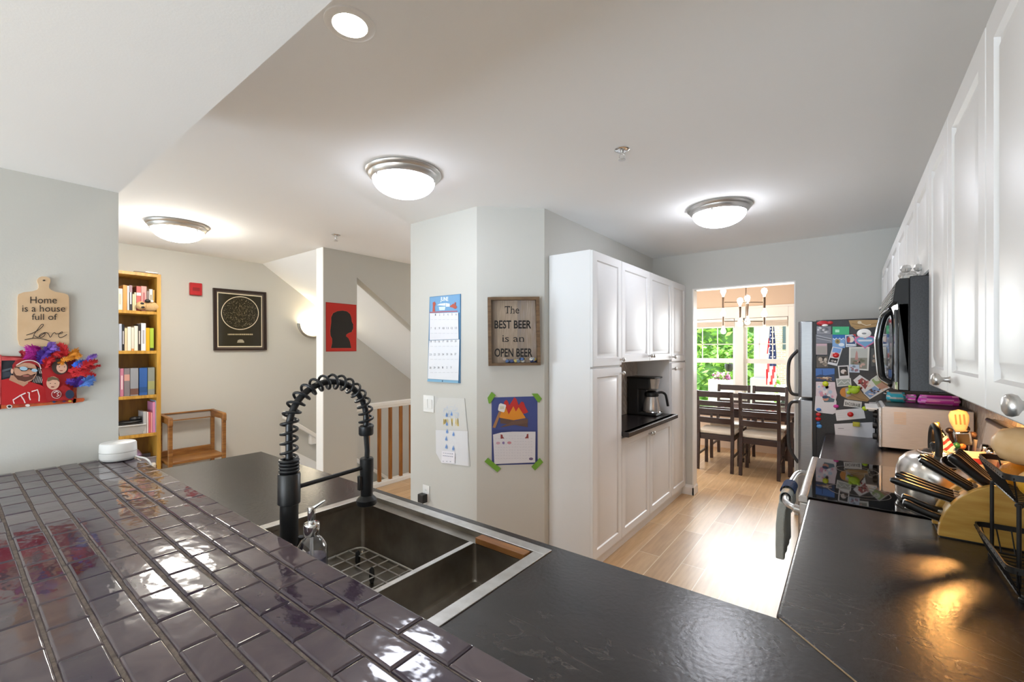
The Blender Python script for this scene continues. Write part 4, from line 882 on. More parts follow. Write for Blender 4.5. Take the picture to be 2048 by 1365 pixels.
A.text('Home', 192, 234, 360, 277, INK); A.text('is a house', 141, 288, 414, 330, INK); A.text('full of', 201, 343, 362, 382, INK)
lv = [(166, 478), (200, 468), (240, 448), (268, 425), (275, 412), (262, 412), (240, 440), (218, 470), (210, 492), (203, 500)]
A.line(lv, 4.5, INK, smooth=6)
for pts in ([(155, 508), (215, 498), (270, 503), (318, 517)], [(212, 480), (240, 492), (262, 478), (286, 466), (278, 484), (258, 494), (248, 484), (262, 470), (288, 462), (306, 470), (318, 492), (334, 470), (346, 462), (352, 470), (366, 470), (392, 466), (394, 458), (378, 466), (370, 482), (380, 494), (402, 488), (424, 474)]): A.line(pts, 4.5, INK, smooth=6)
A.done('board', cb)
# photo with feathers, hanging just under the board
c = wallpt(75, 755); Z2 = (0, 670, 8.53)
ph = thing('feathered_photo', 'red family photo in an orange craft-stick frame trimmed with bright feathers', 'picture', (XL, c.y, c.z), PI / 2)
A = Art(ph.location, PI / 2, Z2)
A.base([(20, 360), (1290, 400), (1310, 1160), (20, 1265)], 0.004, flat('#8e1418'))
RDS, SKIN, SKIN2, BEARD, HAIR = flat('#b5161b'), flat('#c9987e'), flat('#d9ac94'), flat('#5b3427'), flat('#3a2a24')
A.rect(20, 440, 300, 780, flat('#1f232e')); A.poly([(30, 640), (200, 625), (200, 700), (30, 745)], flat('#3c4350')); A.poly([(30, 600), (200, 560), (200, 590), (30, 640)], flat('#59606c'))
A.poly([(560, 520), (760, 600), (780, 860), (540, 820)], flat('#2a2024'))
for k in range(6): A.line([(600 + k * 25, 690 + k * 8), (560 + k * 28, 820)], 9, flat('#d9d2d2'))
for k in range(3): A.line([(650 + k * 28, 570), (680 + k * 28, 660)], 12, flat('#d9d2d2'))
A.poly([(700, 480), (950, 420), (1150, 470), (1230, 700), (1250, 1110), (760, 1130), (720, 800)], flat('#a8141a'))
A.poly([(20, 770), (160, 740), (330, 830), (480, 790), (700, 860), (830, 950), (850, 1150), (20, 1200)], RDS)
A.poly([(180, 690), (500, 700), (470, 830), (395, 880), (330, 850), (150, 770)], flat('#b98a70'))
A.ell(420, 620, 205, 190, SKIN); A.poly([(215, 610), (235, 700), (300, 770), (420, 800), (540, 760), (610, 660), (590, 690), (520, 690), (470, 665), (400, 680), (340, 700), (270, 690)], BEARD)
A.ell(440, 700, 60, 16, flat('#a8655a')); A.ell(200, 620, 22, 45, SKIN2)
A.poly([(210, 590), (205, 520), (260, 440), (400, 400), (560, 420), (680, 490), (690, 580), (620, 520), (500, 480), (380, 475), (280, 520)], flat('#9c1a20')); A.line([(270, 520), (400, 450), (540, 440), (650, 490), (690, 580)], 16, flat('#e5dada'), smooth=4)
A.poly([(240, 545), (650, 585), (640, 630), (560, 635), (520, 600), (490, 580), (440, 618), (360, 620), (310, 570), (250, 555)], flat('#14161b'))
A.ell(395, 575, 68, 33, flat('#9fc0d6'), rot=0.08); A.ell(580, 605, 52, 28, flat('#9fc0d6'), rot=0.08)
for pts in ([(235, 1170), (215, 1110), (340, 1030), (430, 990)], [(350, 1035), (400, 1110), (420, 1160)], [(460, 980), (490, 985), (490, 1060), (510, 1110)], [(530, 965), (630, 935), (660, 1040), (655, 1130)]): A.line(pts, 20, flat('#e8dcdc'))
A.ell(1010, 550, 140, 130, HAIR); A.ell(1040, 560, 90, 92, SKIN2); A.poly([(930, 420), (1010, 410), (1080, 470), (980, 520), (930, 500)], HAIR)
for x in (1000, 1085): A.ell(x, 545, 9, 7, INK)
A.ell(1030, 610, 30, 8, flat('#a8554a'))
A.poly([(760, 880), (860, 920), (980, 920), (1060, 850), (1180, 900), (1230, 1100), (780, 1130)], flat('#a3151b'))
A.ell(890, 820, 112, 112, SKIN2); A.poly([(790, 790), (800, 730), (880, 712), (980, 740), (1005, 810), (960, 770), (880, 765), (820, 790)], flat('#6d5a44'))
for x in (845, 925): A.ell(x, 828, 9, 6, INK)
A.ell(880, 885, 30, 10, flat('#8a4038'))
A.ell(945, 1010, 85, 72, flat('#e2d3d3')); A.ell(945, 1010, 76, 64, flat('#8d1218')); A.line([(900, 985), (950, 960), (990, 980), (955, 1000), (990, 1030), (950, 1045)], 16, flat('#e2d3d3'))
A.ell(1170, 1010, 75, 75, flat('#23304c'))
A.done('photo_print', ph)
ORG = mk('orange_craft_stick', '#cf6a35', 0.55, noise=(40, '#a8381f')); RDC = mk('red_craft_stick', '#a5222b', 0.55, noise=(40, '#d05a5a'))
for nm, pts, m_ in (('frame_stick', [(0, 1190), (0, 1265), (220, 1250), (1250, 1165), (1420, 1140), (1445, 1105), (1430, 1080), (1250, 1095)], ORG), ('frame_stick', [(30, 370), (30, 440), (900, 430), (980, 400), (900, 395), (400, 400)], RDC), ('frame_stick', [(1240, 900), (1245, 1170), (1295, 1165), (1310, 900)], ORG), ('frame_stick', [(-40, 345), (-40, 1280), (16, 1275), (25, 345)], RDC)):
    B = Art(ph.location, PI / 2, Z2); B.base(pts, 0.008, m_)
    if pts[0][1] == 1190:
        B.ell(160, 1225, 50, 34, flat('#e8e0dc')); B.ell(160, 1226, 30, 20, INK); B.ell(470, 1205, 40, 22, flat('#e8e0dc'))
        for x, cc in ((920, '#2f4a7a'), (1090, '#5b2b50'), (1190, '#d7b23a')): B.ell(x, 1145 - (x - 920) * 0.05, 30, 17, flat(cc))
    B.done(nm, ph)
def feather(col, pts, wd, seed, par=ph, zoom=Z2, lift=0.012, fluff=0.35):
    """a feather as a curved quill with many fine barbs, spine given in zoom coordinates"""
    B = Art(ph.location, PI / 2, zoom); rn = random.Random(seed); m = MB()
    sp_ = spline([(a, b, 0) for a, b in pts], 7); L_ = [B.q((p.x, p.y)) for p in sp_]; n = len(L_)
    w_ = (B.q((wd, 0)) - B.q((0, 0))).length
    for i in range(n): L_[i].y = -lift - 0.010 * math.sin(PI * i / n)
    m.tube(L_, 0.0006, col, 5)
    for i in range(n - 1):
        d = (L_[i + 1] - L_[i]).normalized(); nn = Vector((-d.z, 0, d.x)); t = i / n; e = math.sin(PI * min(0.97, t * 0.85 + 0.16)) ** 0.6
        for k in range(4):
            b0 = L_[i].lerp(L_[i + 1], k / 4)
            for s_ in (1, -1):
                l = w_ * e * rn.uniform(0.75, 1.1); tip = b0 + nn * s_ * l * 0.8 + d * l * rn.uniform(0.3, 0.9) + Vector((rn.uniform(-1, 1), rn.uniform(-1, 0.6), rn.uniform(-1, 1))) * l * fluff
                q = d * w_ * 0.16; m.add([b0 - q, b0 + q, tip + q * 0.45, tip - q * 0.45], [(0, 1, 2, 3)], col)
    return m.obj('feather', par, smooth=0)
FM = {k: mk('feather_' + k, v, 0.75) for k, v in {'magenta': '#b01f93', 'purple': '#4a2590', 'violet': '#7a55b5', 'red': '#c01a22', 'orange': '#dd8b22', 'blue': '#2b62cf', 'sky': '#4f7ac8', 'crimson': '#a0182e'}.items()}
for i, (k, pts, wd) in enumerate((('magenta', [(690, 250), (560, 250), (440, 260)], 75), ('magenta', [(640, 400), (540, 360), (440, 330)], 80), ('magenta', [(700, 330), (580, 310), (470, 300)], 70),
    ('purple', [(660, 460), (710, 360), (790, 270)], 75), ('purple', [(720, 330), (800, 260), (900, 230)], 70), ('violet', [(760, 290), (850, 220), (880, 130)], 60), ('violet', [(850, 250), (940, 250), (1030, 240)], 35), ('purple', [(650, 420), (690, 450), (760, 440)], 50),
    ('red', [(800, 360), (920, 300), (1010, 320), (1100, 330)], 70), ('red', [(1100, 360), (1080, 250), (980, 160)], 60), ('red', [(1120, 380), (1090, 300), (1060, 230)], 50), ('red', [(760, 560), (790, 450), (900, 380)], 65), ('crimson', [(380, 380), (370, 320), (350, 270)], 40),
    ('orange', [(1010, 440), (1130, 410), (1260, 390)], 45), ('orange', [(1140, 380), (1230, 310), (1330, 290)], 65), ('orange', [(1190, 400), (1290, 370), (1350, 330)], 55), ('orange', [(1060, 430), (1030, 470), (1000, 500)], 40),
    ('blue', [(1220, 520), (1310, 500), (1410, 450)], 62), ('blue', [(1230, 540), (1300, 530), (1380, 570)], 40), ('violet', [(1420, 470), (1520, 390), (1630, 340)], 45),
    ('red', [(1150, 620), (1330, 560), (1520, 470), (1640, 440)], 60), ('red', [(1200, 680), (1400, 600), (1700, 520)], 50), ('red', [(1220, 700), (1420, 660), (1620, 690)], 55), ('crimson', [(1300, 600), (1470, 540), (1590, 560)], 50),
    ('purple', [(1300, 890), (1230, 810), (1130, 780)], 60), ('purple', [(1310, 880), (1330, 790), (1420, 720)], 62), ('sky', [(1330, 870), (1450, 790), (1580, 720)], 75), ('sky', [(1340, 850), (1470, 830), (1560, 820)], 50))):
    feather(FM[k], pts, wd * 1.75, i + 5, lift=0.011 + 0.0012 * (i % 7))
# white router on the end of the bar
rt = thing('wifi_router', 'round white wifi puck standing on the tiled bar by the wall end', 'router', (-2.118, 0.388, BZ + 0.001))
MB().lathe([(0.0, 0.001), (0.044, 0.001), (0.05, 0.006), (0.0525, 0.012), (0.0525, 0.030)], WHITEP, 40).obj('lower_shell', rt, smooth=30)
MB().lathe([(0.0518, 0.0315), (0.0528, 0.033), (0.0515, 0.060), (0.049, 0.064), (0.045, 0.0655), (0.0, 0.066)], WHITEP, 40).obj('upper_shell', rt, smooth=30)
MB().lathe([(0.051, 0.0295), (0.051, 0.032)], mk('grey_gap', '#bdbdbb', 0.5), 40).obj('light_seam', rt)
MB().lathe([(0.0, 0.0), (0.045, 0.0), (0.045, 0.0022)], BLACKPL, 32).obj('foot_pad', rt)
cbp = spline([(-2.098, 0.425, BZ + 0.012), (-2.07, 0.437, BZ + 0.008), (-2.03, 0.448, BZ + 0.006), (-2.0, 0.455, BZ - 0.012), (-1.985, 0.462, BZ - 0.07), (-1.98, 0.47, 0.93), (-1.99, 0.5, 0.919), (-2.1, 0.52, 0.919)], 6)
MB().tube([p - Vector(rt.location) for p in cbp], 0.003, WHITEP, 8).obj('power_cable', rt)

# ================================================================ the nook: bookcase and its contents
OAK = mk('golden_oak', '#c5973f', 0.42, noise=(5, '#a97a2c', (1, 9, 1.2)))
OAKV = mk('golden_oak_upright', '#c5973f', 0.42, noise=(5, '#ab7d2e', (9, 9, 0.8)))
BCX0, BCX1, BCY0, BCY1, BCT = XN + 0.004, XN + 0.28, 0.44, 1.21, 2.16
bc = thing('bookcase', 'tall narrow golden oak bookcase against the nook wall', 'bookcase', (0, 0, 0))
MB().box(BCX0, BCX1, BCY1 - 0.03, BCY1, 0, BCT, OAKV).obj('side_panel', bc, bevel=0.002)
MB().box(BCX0, BCX1, BCY0, BCY0 + 0.03, 0, BCT, OAKV).obj('side_panel', bc, bevel=0.002)
MB().box(BCX0, BCX0 + 0.006, BCY0 + 0.03, BCY1 - 0.03, 0.08, BCT, mk('oak_back', '#9c7431', 0.5, noise=(4, '#83602a', (1, 6, 1)))).obj('back_panel', bc, smooth=0)
MB().box(BCX0, BCX1 + 0.004, BCY0 + 0.03, BCY1 - 0.03, BCT - 0.03, BCT - 0.002, OAK).obj('top_board', bc, bevel=0.002)
SHZ = [1.818, 1.462, 1.062, 0.716, 0.38, 0.10]
for z in SHZ: MB().box(BCX0 + 0.006, BCX1 - 0.012, BCY0 + 0.03, BCY1 - 0.03, z - 0.028, z, OAK).obj('shelf', bc, bevel=0.002)
MB().box(BCX1 - 0.02, BCX1 - 0.008, BCY0 + 0.03, BCY1 - 0.03, 0, 0.075, OAK).obj('plinth', bc)
def book(y0, y1, zs, h, col, label, group, dep=0.15, title=None, x1=BCX1 - 0.03, stripe=None):
    m = MB(); cm_ = flat(col, 0.45); t = min(0.003, (y1 - y0) * 0.15)
    o = thing('book', label, 'book', (x1, (y0 + y1) / 2, zs + 0.0005), 0, group); hw = (y1 - y0) / 2 - 0.0006
    # cover: spine facing the room plus two boards, pages inside
    m.box(-dep, 0, -hw, -hw + t, 0, h, cm_); m.box(-dep, 0, hw - t, hw, 0, h, cm_); m.box(-0.003, 0.001, -hw, hw, 0, h, cm_)
    if stripe: m.box(0.0005, 0.0016, -hw, hw, h * stripe[1], h * stripe[2], flat(stripe[0], 0.45))
    if title: m.box(0.0005, 0.0015, -hw * 0.45, hw * 0.45, h * 0.25, h * 0.75, flat(title, 0.5))
    m.obj('cover', o, smooth=0); MB().box(-dep + 0.003, -0.003, -hw + t, hw - t, 0.003, h - 0.004, flat('#e3d9c4')).obj('pages', o, smooth=0); return o
def Y(px): return Px(px, 700, BCX1 - 0.03).y
def H(py, px, zs): return Px(px, py, BCX1 - 0.03).z - zs
# rows measured on the crop with origin (240,560) scale 8.53 and (240,720) scale 6.2
def row(items, zs, group, ox, oy, k, dep=0.15):
    for u0, u1, v, col, label, title, st in items:
        y0, y1 = Y(ox + u0 / k), Y(ox + u1 / k); book(y0, y1, zs, H(oy + v / k, ox + (u0 + u1) / 2 / k, zs), col, label, group, dep, title, stripe=st)
G1 = 'books on the top shelf of the bookcase'
row([(-90, -40, 130, '#5a3a34', 'dark book on the top shelf behind the wall edge', None, None), (-40, 45, 150, '#ddd3bd', 'cream book at the left end of the top shelf', '#b9ad98', None), (50, 118, 92, '#d98b3e', 'orange book, tallest on the top shelf', None, None), (122, 156, 105, '#e2d2c6', 'slim cream book right of the orange one', None, None),
     (158, 210, 95, '#1d1a1c', 'black book with a white title on the top shelf', '#ded8d2', ('#8d6f78', 0.72, 1.0)), (212, 242, 245, '#d9bf92', 'short tan paperback right of the black book', None, None), (243, 276, 215, '#e2cda6', 'short cream paperback left of the red book', None, None),
     (280, 358, 112, '#b5524c', 'red book with a pale round mark on its spine', None, ('#ead9d2', 0.62, 0.74)), (362, 452, 112, '#cf8f88', 'pink book right of the red one', '#a35f62', None), (456, 498, 195, '#7b6c68', 'short grey book behind the plush toy', None, None), (500, 556, 162, '#ddd5c6', 'cream book near the right end of the top shelf', '#8a7a66', None), (560, 590, 175, '#b48a34', 'tan slim book at the right end of the top shelf', None, None)], SHZ[0], G1, 240, 560, 8.53)
G2 = 'books on the second shelf of the bookcase'
row([(-70, -20, 760, '#c9c4ba', 'pale book on the second shelf behind the wall edge', None, None), (-18, 32, 752, '#a9b0bd', 'grey-blue book at the left end of the second shelf', None, None), (35, 76, 765, '#17171b', 'slim black book at the left of the second shelf', '#c8c4c0', None), (78, 124, 825, '#dcc39c', 'tan paperback right of the slim black book', None, None), (127, 190, 803, '#e2d9c7', 'cream paperback in the middle of the second shelf', None, None), (192, 240, 815, '#d6ccbb', 'pale grey paperback with an orange foot', None, ('#c98a4a', 0.0, 0.09)),
     (242, 305, 790, '#e6dcc6', 'cream hardback left of the dark one', None, None), (307, 357, 760, '#2b211f', 'dark brown book with a pale title on the second shelf', '#c9bfb4', None), (360, 440, 742, '#e3e1e3', 'white book, tallest on the second shelf', '#a6a3a6', None), (443, 507, 822, '#d9a312', 'yellow book on the second shelf', None, None), (510, 576, 826, '#9fb73a', 'green and black book at the right end of the second shelf', None, ('#1c2117', 0.0, 0.12))], SHZ[1], G2, 240, 560, 8.53)
G3 = 'large binders and boxes on the third shelf'
row([(-70, -4, 105, '#8f8a94', 'grey binder on the third shelf behind the wall edge', None, None), (0, 46, 110, '#b9748a', 'pink patterned album at the left end of the third shelf', '#d9c3c6', None), (50, 122, 108, '#7b7377', 'grey album with a pink slanted band', None, ('#c79488', 0.55, 0.78)), (126, 228, 105, '#8d8f95', 'thick grey album on the third shelf', None, ('#6b4a40', 0.04, 0.26)), (238, 338, 102, '#2f5a9c', 'thick blue album on the third shelf', None, ('#244a7d', 0.1, 0.3)), (344, 430, 97, '#858a83', 'grey-green album at the right end of the third shelf', None, ('#9a9a68', 0.2, 0.5))], SHZ[2], G3, 240, 720, 6.2, 0.19)
G4 = 'slim books beside the plastic bin'
row([(288, 330, 645, '#b7b4b4', 'grey-edged slim book right of the plastic bin', None, None), (332, 352, 650, '#e6d6d6', 'white slim book beside the grey-edged one', None, None), (354, 378, 655, '#d5606a', 'coral slim book on the fourth shelf', None, None), (380, 402, 655, '#e39a9c', 'pale coral slim book on the fourth shelf', None, None), (404, 438, 525, '#d58cb4', 'tall pink folder on the fourth shelf', None, None), (440, 474, 505, '#a9c3dc', 'tall light blue folder on the fourth shelf', '#c3b3d3', None)], SHZ[3], G4, 240, 720, 6.2, 0.17)
# plush animal
y = Y(240 + 470 / 8.53); ps = thing('plush_toy', 'small sandy plush animal with black eyes on the top shelf', 'plush toy', (BCX1 - 0.004, y, SHZ[0] + 0.001))
PL = mk('sandy_plush', '#c3a071', 0.95, bump=(200, 0.6))
MB().ball((-0.02, 0.02, 0.044), (0.035, 0.075, 0.043), PL, 16).obj('body', ps); hd = MB().ball((0.0, -0.05, 0.045), (0.036, 0.038, 0.038), PL, 16).obj('head', ps)
MB().ball((0.03, -0.05, 0.062), (0.008, 0.014, 0.011), BLACKPL, 10).obj('eye', hd); MB().ball((0.03, -0.045, 0.03), (0.008, 0.014, 0.010), BLACKPL, 10).obj('eye', hd)
MB().ball((0.012, -0.008, 0.09), (0.014, 0.022, 0.016), BLACKPL, 10).obj('ear', hd); MB().ball((0.014, 0.022, 0.09), (0.012, 0.012, 0.012), flat('#e6dfd2'), 10).obj('ear', hd)
c = Px(288, 545, BCX1 - 0.1)
one('flat_ornament', 'slim brown and silver flat ornament lying on top of the bookcase', 'ornament', MB().box(-0.02, 0.02, -0.08, 0.09, 0, 0.012, mk('dark_bronze', '#4a3b28', 0.4, 0.4)).box(-0.015, 0.015, 0.0, 0.085, 0.012, 0.018, NICKEL), loc=(BCX1 - 0.06, c.y, BCT + 0.0005), smooth=0)
# plastic bin with headset
def bin_(name, label, yc, z, w_, h_, dp, m_, rim):
    o = thing(name, label, 'bin', (BCX1 - 0.02 - dp / 2, yc, z + 0.001)); m = MB(); t = 0.003
    a = [(-dp / 2 * .86, -w_ / 2 * .88), (dp / 2 * .86, -w_ / 2 * .88), (dp / 2 * .86, w_ / 2 * .88), (-dp / 2 * .86, w_ / 2 * .88)]; b = [(x / .86, y_ / .88) for x, y_ in a]
    vs = [(x, y_, 0) for x, y_ in a] + [(x, y_, h_) for x, y_ in b] + [(x * .96, y_ * .97, t) for x, y_ in a] + [(x * .96, y_ * .97, h_) for x, y_ in b]
    fs = [(0, 1, 2, 3)] + [(i, (i + 1) % 4, 4 + (i + 1) % 4, 4 + i) for i in range(4)] + [(8, 9, 10, 11)] + [(8 + i, 8 + (i + 1) % 4, 12 + (i + 1) % 4, 12 + i) for i in range(4)] + [(4 + i, 4 + (i + 1) % 4, 12 + (i + 1) % 4, 12 + i) for i in range(4)]
    m.add(vs, fs, m_); m.obj('tub', o, smooth=0)
    r = MB(); q = [(x * 1.03, y_ * 1.02, h_) for x, y_ in b]; r.tube(q, 0.0055, rim, 6, closed=True); r.obj('rim', o); return o
CLEARP = mk('cloudy_plastic', '#d5d6d6', 0.25, alpha=0.45)
yb = Y(240 + 150 / 6.2); b1 = bin_('plastic_bin', 'clear plastic bin of small toys on the fourth shelf', yb, SHZ[3], 0.185, 0.085, 0.17, CLEARP, mk('milky_rim', '#c9cbcb', 0.35))
m = MB(); rn = random.Random(9)
for i in range(34): m.ball((rn.uniform(-.06, .06), rn.uniform(-.065, .065), rn.uniform(0.014, 0.06)), rn.uniform(0.010, 0.016), flat(rn.choice(('#b9482f', '#3f7a4c', '#c7a23a', '#d8d2c8', '#7d6f66', '#a24a3a'))), 8)
m.obj('small_toys', b1)
hs = thing('headset', 'black headset and coiled cable heaped on the plastic bin', 'headset', (BCX1 - 0.105, yb, SHZ[3] + 0.093))
MB().tube(spline([(0.03, -0.085, 0.012), (0.06, -0.02, 0.018), (0.055, 0.05, 0.02), (0.0, 0.085, 0.016), (-0.05, 0.03, 0.014), (-0.03, -0.07, 0.012)], 6), 0.0125, BLACKPL, 8, closed=True).obj('headband', hs)
MB().ball((0.045, 0.02, 0.045), (0.03, 0.034, 0.022), BLACKPL, 12).obj('ear_cup', hs); MB().ball((0.02, 0.055, 0.042), (0.028, 0.03, 0.02), BLACKPL, 12).obj('ear_cup', hs); MB().ball((0.02, -0.04, 0.018), (0.05, 0.05, 0.018), BLACKPL, 12).obj('cable_coil', hs)
yb = Y(240 + 330 / 6.2) - 0.015; b2 = bin_('fabric_bin', 'grey bin of pink and purple ribbon on the fifth shelf', yb, SHZ[4], 0.20, 0.115, 0.19, mk('grey_mesh', '#9a959b', 0.7, alpha=0.75), mk('grey_rim', '#8b868a', 0.5))
m = MB()
for i in range(22): a = rn.uniform(0, 6.3); m.tube(spline([(rn.uniform(0.0, .078), rn.uniform(-.08, .08), rn.uniform(0.015, 0.10)) for _ in range(4)], 5), 0.006, flat(rn.choice(('#c05a8c', '#8d5aa8', '#d8a4c4', '#b03a6c'))), 6)
m.obj('ribbons', b2)
one('cloth_pouch', 'pale lilac cloth pouch poking out of the grey bin', 'pouch', MB().lathe([(0.04, 0), (0.045, 0.02), (0.03, 0.05), (0.006, 0.08), (0.0, 0.085)], mk('lilac_cloth', '#bba0c6', 0.9), 10), loc=(BCX1 - 0.13, yb - 0.04, SHZ[4] + 0.117))
one('white_shoe', 'white cloth shoe on the fifth shelf in front of the grey bin', 'shoe', MB().ball((0, 0, 0.025), (0.026, 0.055, 0.025), flat('#dcd5c9', 0.8), 14).ball((-0.003, 0.03, 0.042), (0.023, 0.026, 0.022), flat('#dcd5c9', 0.8), 12), loc=(BCX1 - 0.016, BCY1 - 0.085, SHZ[4] + 0.001))

# ================================================================ wooden armchair frame beside the bookcase
CH = mk('stained_beech', '#9a6b35', 0.4, noise=(6, '#77491f', (1, 1, 8)))
af = thing('wooden_chair_frame', 'small open wooden armchair frame against the nook wall, right of the bookcase', 'chair', (0, 0, 0))
xb_, xf_ = XN + 0.06, XN + 0.36
yl, yr = 1.235, 1.70
pz = 0.86
MB().box(xb_, xb_ + 0.03, yr - 0.032, yr, 0, pz, CH).obj('back_post', af, bevel=0.003); MB().box(xb_, xb_ + 0.03, yl, yl + 0.032, 0, pz, CH).obj('back_post', af, bevel=0.003)
MB().box(xb_ + 0.005, xb_ + 0.028, yl + 0.03, yr - 0.03, pz - 0.014, pz, CH).obj('top_rail', af, bevel=0.003)
MB().box(xb_ + 0.01, xb_ + 0.02, yl + 0.03, yr - 0.03, pz - 0.072, pz - 0.014, mk('grey_sling', '#a39c96', 0.8)).obj('back_strip', af, smooth=0)
MB().box(xb_ + 0.006, xb_ + 0.026, yl + 0.03, yr - 0.03, pz - 0.082, pz - 0.072, CH).obj('lower_back_rail', af)
MB().box(xb_, xb_ + 0.025, yl + 0.03, yr - 0.03, 0.44, 0.50, CH).obj('seat_rail', af, bevel=0.003)
MB().box(xb_ + 0.02, xf_ + 0.02, yl, yr, 0.415, 0.44, CH).obj('seat', af, bevel=0.004)
for y in (yr - 0.034, yl):
    MB().prism([(xb_, pz - 0.07), (xb_, pz), (xf_ + 0.035, pz - 0.012), (xf_ + 0.045, pz - 0.03), (xf_ + 0.045, pz - 0.09), (xf_ + 0.01, pz - 0.085), (xf_ - 0.01, pz - 0.07)], y, y + 0.034, CH, 'y').obj('armrest', af, bevel=0.005)
    MB().box(xf_ + 0.005, xf_ + 0.035, y + 0.001, y + 0.033, 0, pz - 0.06, CH).obj('front_leg', af, bevel=0.003)

# ================================================================ wall items in the nook
c = Px(390, 579, XN); al = thing('fire_alarm', 'small square red fire alarm on the nook wall', 'fire alarm', (XN, c.y, c.z), PI / 2)
MB().box(-0.052, 0.052, -0.035, 0, -0.062, 0.062, mk('alarm_red', '#b81d22', 0.4)).obj('housing', al, bevel=0.005)
m = MB(); m.box(-0.03, 0.03, -0.038, -0.035, -0.02, 0.015, mk('alarm_dark_red', '#8d1419', 0.4)); m.obj('horn_grille', al, smooth=0)
Z4 = (420, 570, 9.75); c = Px(479, 640, XN)
sm_ = thing('star_map_print', 'framed dark star-map print with a white ring on the nook wall', 'picture', (XN, c.y, c.z), PI / 2)
A = Art(sm_.location, PI / 2, Z4); A.base([(60, 80), (1070, 165), (1080, 1265), (75, 1270)], 0.012, mk('frame_grey_inner', '#5d5148', 0.4))
OL = mk('olive_black_print', '#2b2618', 0.12); CRM = flat('#e3d6b8')
A.poly([(138, 140), (1012, 220), (1016, 1216), (146, 1216)], CRM); A.poly([(158, 160), (996, 238), (1000, 1196), (164, 1198)], OL)
A.ell(582, 552, 368, 326, CRM, rot=0.05, n=48); A.ell(582, 552, 354, 312, OL, rot=0.05, n=48)
rn = random.Random(21); A.up()
for i in range(420):
    a = rn.uniform(0, 2 * PI); r = math.sqrt(rn.random()) * 0.95; s_ = rn.choice((2, 3, 3, 4, 6)); x, y = 582 + 350 * r * math.cos(a), 552 + 308 * r * math.sin(a) + 12 * r * math.cos(a); A.poly([(x - s_, y), (x, y - s_), (x + s_, y), (x, y + s_)], flat('#b8a982'), 0)
for i in range(40): a = rn.uniform(0, 6.3); r = rn.uniform(0, 300); x, y = 582 + r * math.cos(a), 552 + r * 0.9 * math.sin(a); A.line([(x, y), (x + rn.uniform(-60, 60), y + rn.uniform(-50, 50))], 2.0, flat('#8b7d58'), 0)
for k in range(24): A.rect(345 + k * 20.5, 956, 345 + k * 20.5 + rn.uniform(9, 17), 980, flat('#d8c9a2'), 0)
A.poly([(525, 1130), (540, 1080), (580, 1065), (630, 1068), (660, 1100), (665, 1130)], flat('#a39a84'))
A.done('print', sm_)
fm_ = MB(); B = Art(sm_.location, PI / 2, Z4); o4 = [B.q(p) for p in ((48, 62), (1078, 150), (1090, 1275), (62, 1282))]; i4 = [B.q(p) for p in ((106, 112), (1040, 186), (1046, 1246), (116, 1248))]
vs = []
for t in (0, -0.026): vs += [(p.x, t, p.z) for p in o4] + [(p.x, t, p.z) for p in i4]
fs = []
for k in range(4): a, b = k, (k + 1) % 4; fs += [(8 + a, 8 + b, 12 + b, 12 + a), (a, b, 8 + b, 8 + a), (4 + a, 4 + b, 12 + b, 12 + a), (a, b, 4 + b, 4 + a)]
fm_.add(vs, fs, mk('walnut_frame', '#2c1a12', 0.3)); fm_.obj('frame', sm_, smooth=0)
# wall sconce half hidden by the stair wall
c = Px(622, 655, XN); sc = thing('wall_sconce', 'lit half-bowl wall sconce partly hidden by the stair wall', 'wall lamp', (XN, c.y, c.z), PI / 2)
def halfbowl(r, h, y0, n=24, k=8):
    vs = []; fs = []
    for j in range(k + 1):
        a = PI / 2 * j / k
        for i in range(n + 1): b = PI * i / n; vs.append((r * math.cos(a) * math.cos(b), y0 - r * 0.75 * math.cos(a) * math.sin(b), -h * math.sin(a)))
    for j in range(k):
        for i in range(n): p = j * (n + 1) + i; fs.append((p, p + 1, p + n + 2, p + n + 1))
    return vs, fs
SCM = mk('sconce_glass_lit', '#fff1d4', 0.4, emis=15.0)
v, f_ = halfbowl(0.132, 0.128, -0.02); m = MB(); m.add(v, f_, SCM); m.obj('glass_bowl', sc, (0, 0, 0.04), smooth=60)
m = MB(); m.tube([(0.162 * math.cos(a), -0.03, 0.04 - 0.156 * math.sin(a)) for a in [PI * i / 24 for i in range(25)]], 0.022, mk('dull_nickel', '#aaa59b', 0.5, 0.8), 10); m.obj('metal_rim', sc)
# red silhouette poster on the stair wall
Z5 = (620, 480, 5.686); c = Px(682, 654, XB)
A = Art((XB, c.y, c.z), PI / 2, Z5); A.base([(181, 708), (528, 740), (528, 1268), (183, 1272)], 0.004, mk('poster_red', '#b01d12', 0.5)); A.poly([(187, 716), (522, 747), (522, 1262), (189, 1266)], mk('poster_red_bright', '#c5200f', 0.45))
sil = [(238, 1232), (250, 1180), (250, 1125), (232, 1090), (228, 1040), (240, 940), (240, 880), (262, 835), (310, 812), (370, 805), (420, 815), (455, 845), (470, 885), (474, 930), (484, 950), (494, 968), (486, 982), (494, 992), (488, 1006), (490, 1016), (478, 1030), (474, 1048), (440, 1060), (412, 1078), (408, 1098), (436, 1120), (454, 1160), (468, 1232)]
cx_ = sum(p[0] for p in sil) / len(sil); cy_ = sum(p[1] for p in sil) / len(sil)
A.poly([(cx_ + (x - cx_) * 1.03, cy_ + (y - cy_) * 1.015) for x, y in sil], flat('#d8573f')); A.poly(sil, flat('#1c1712'))
tag(A.done('silhouette_poster'), 'red poster with a black head silhouette in profile on the stair wall', 'poster')
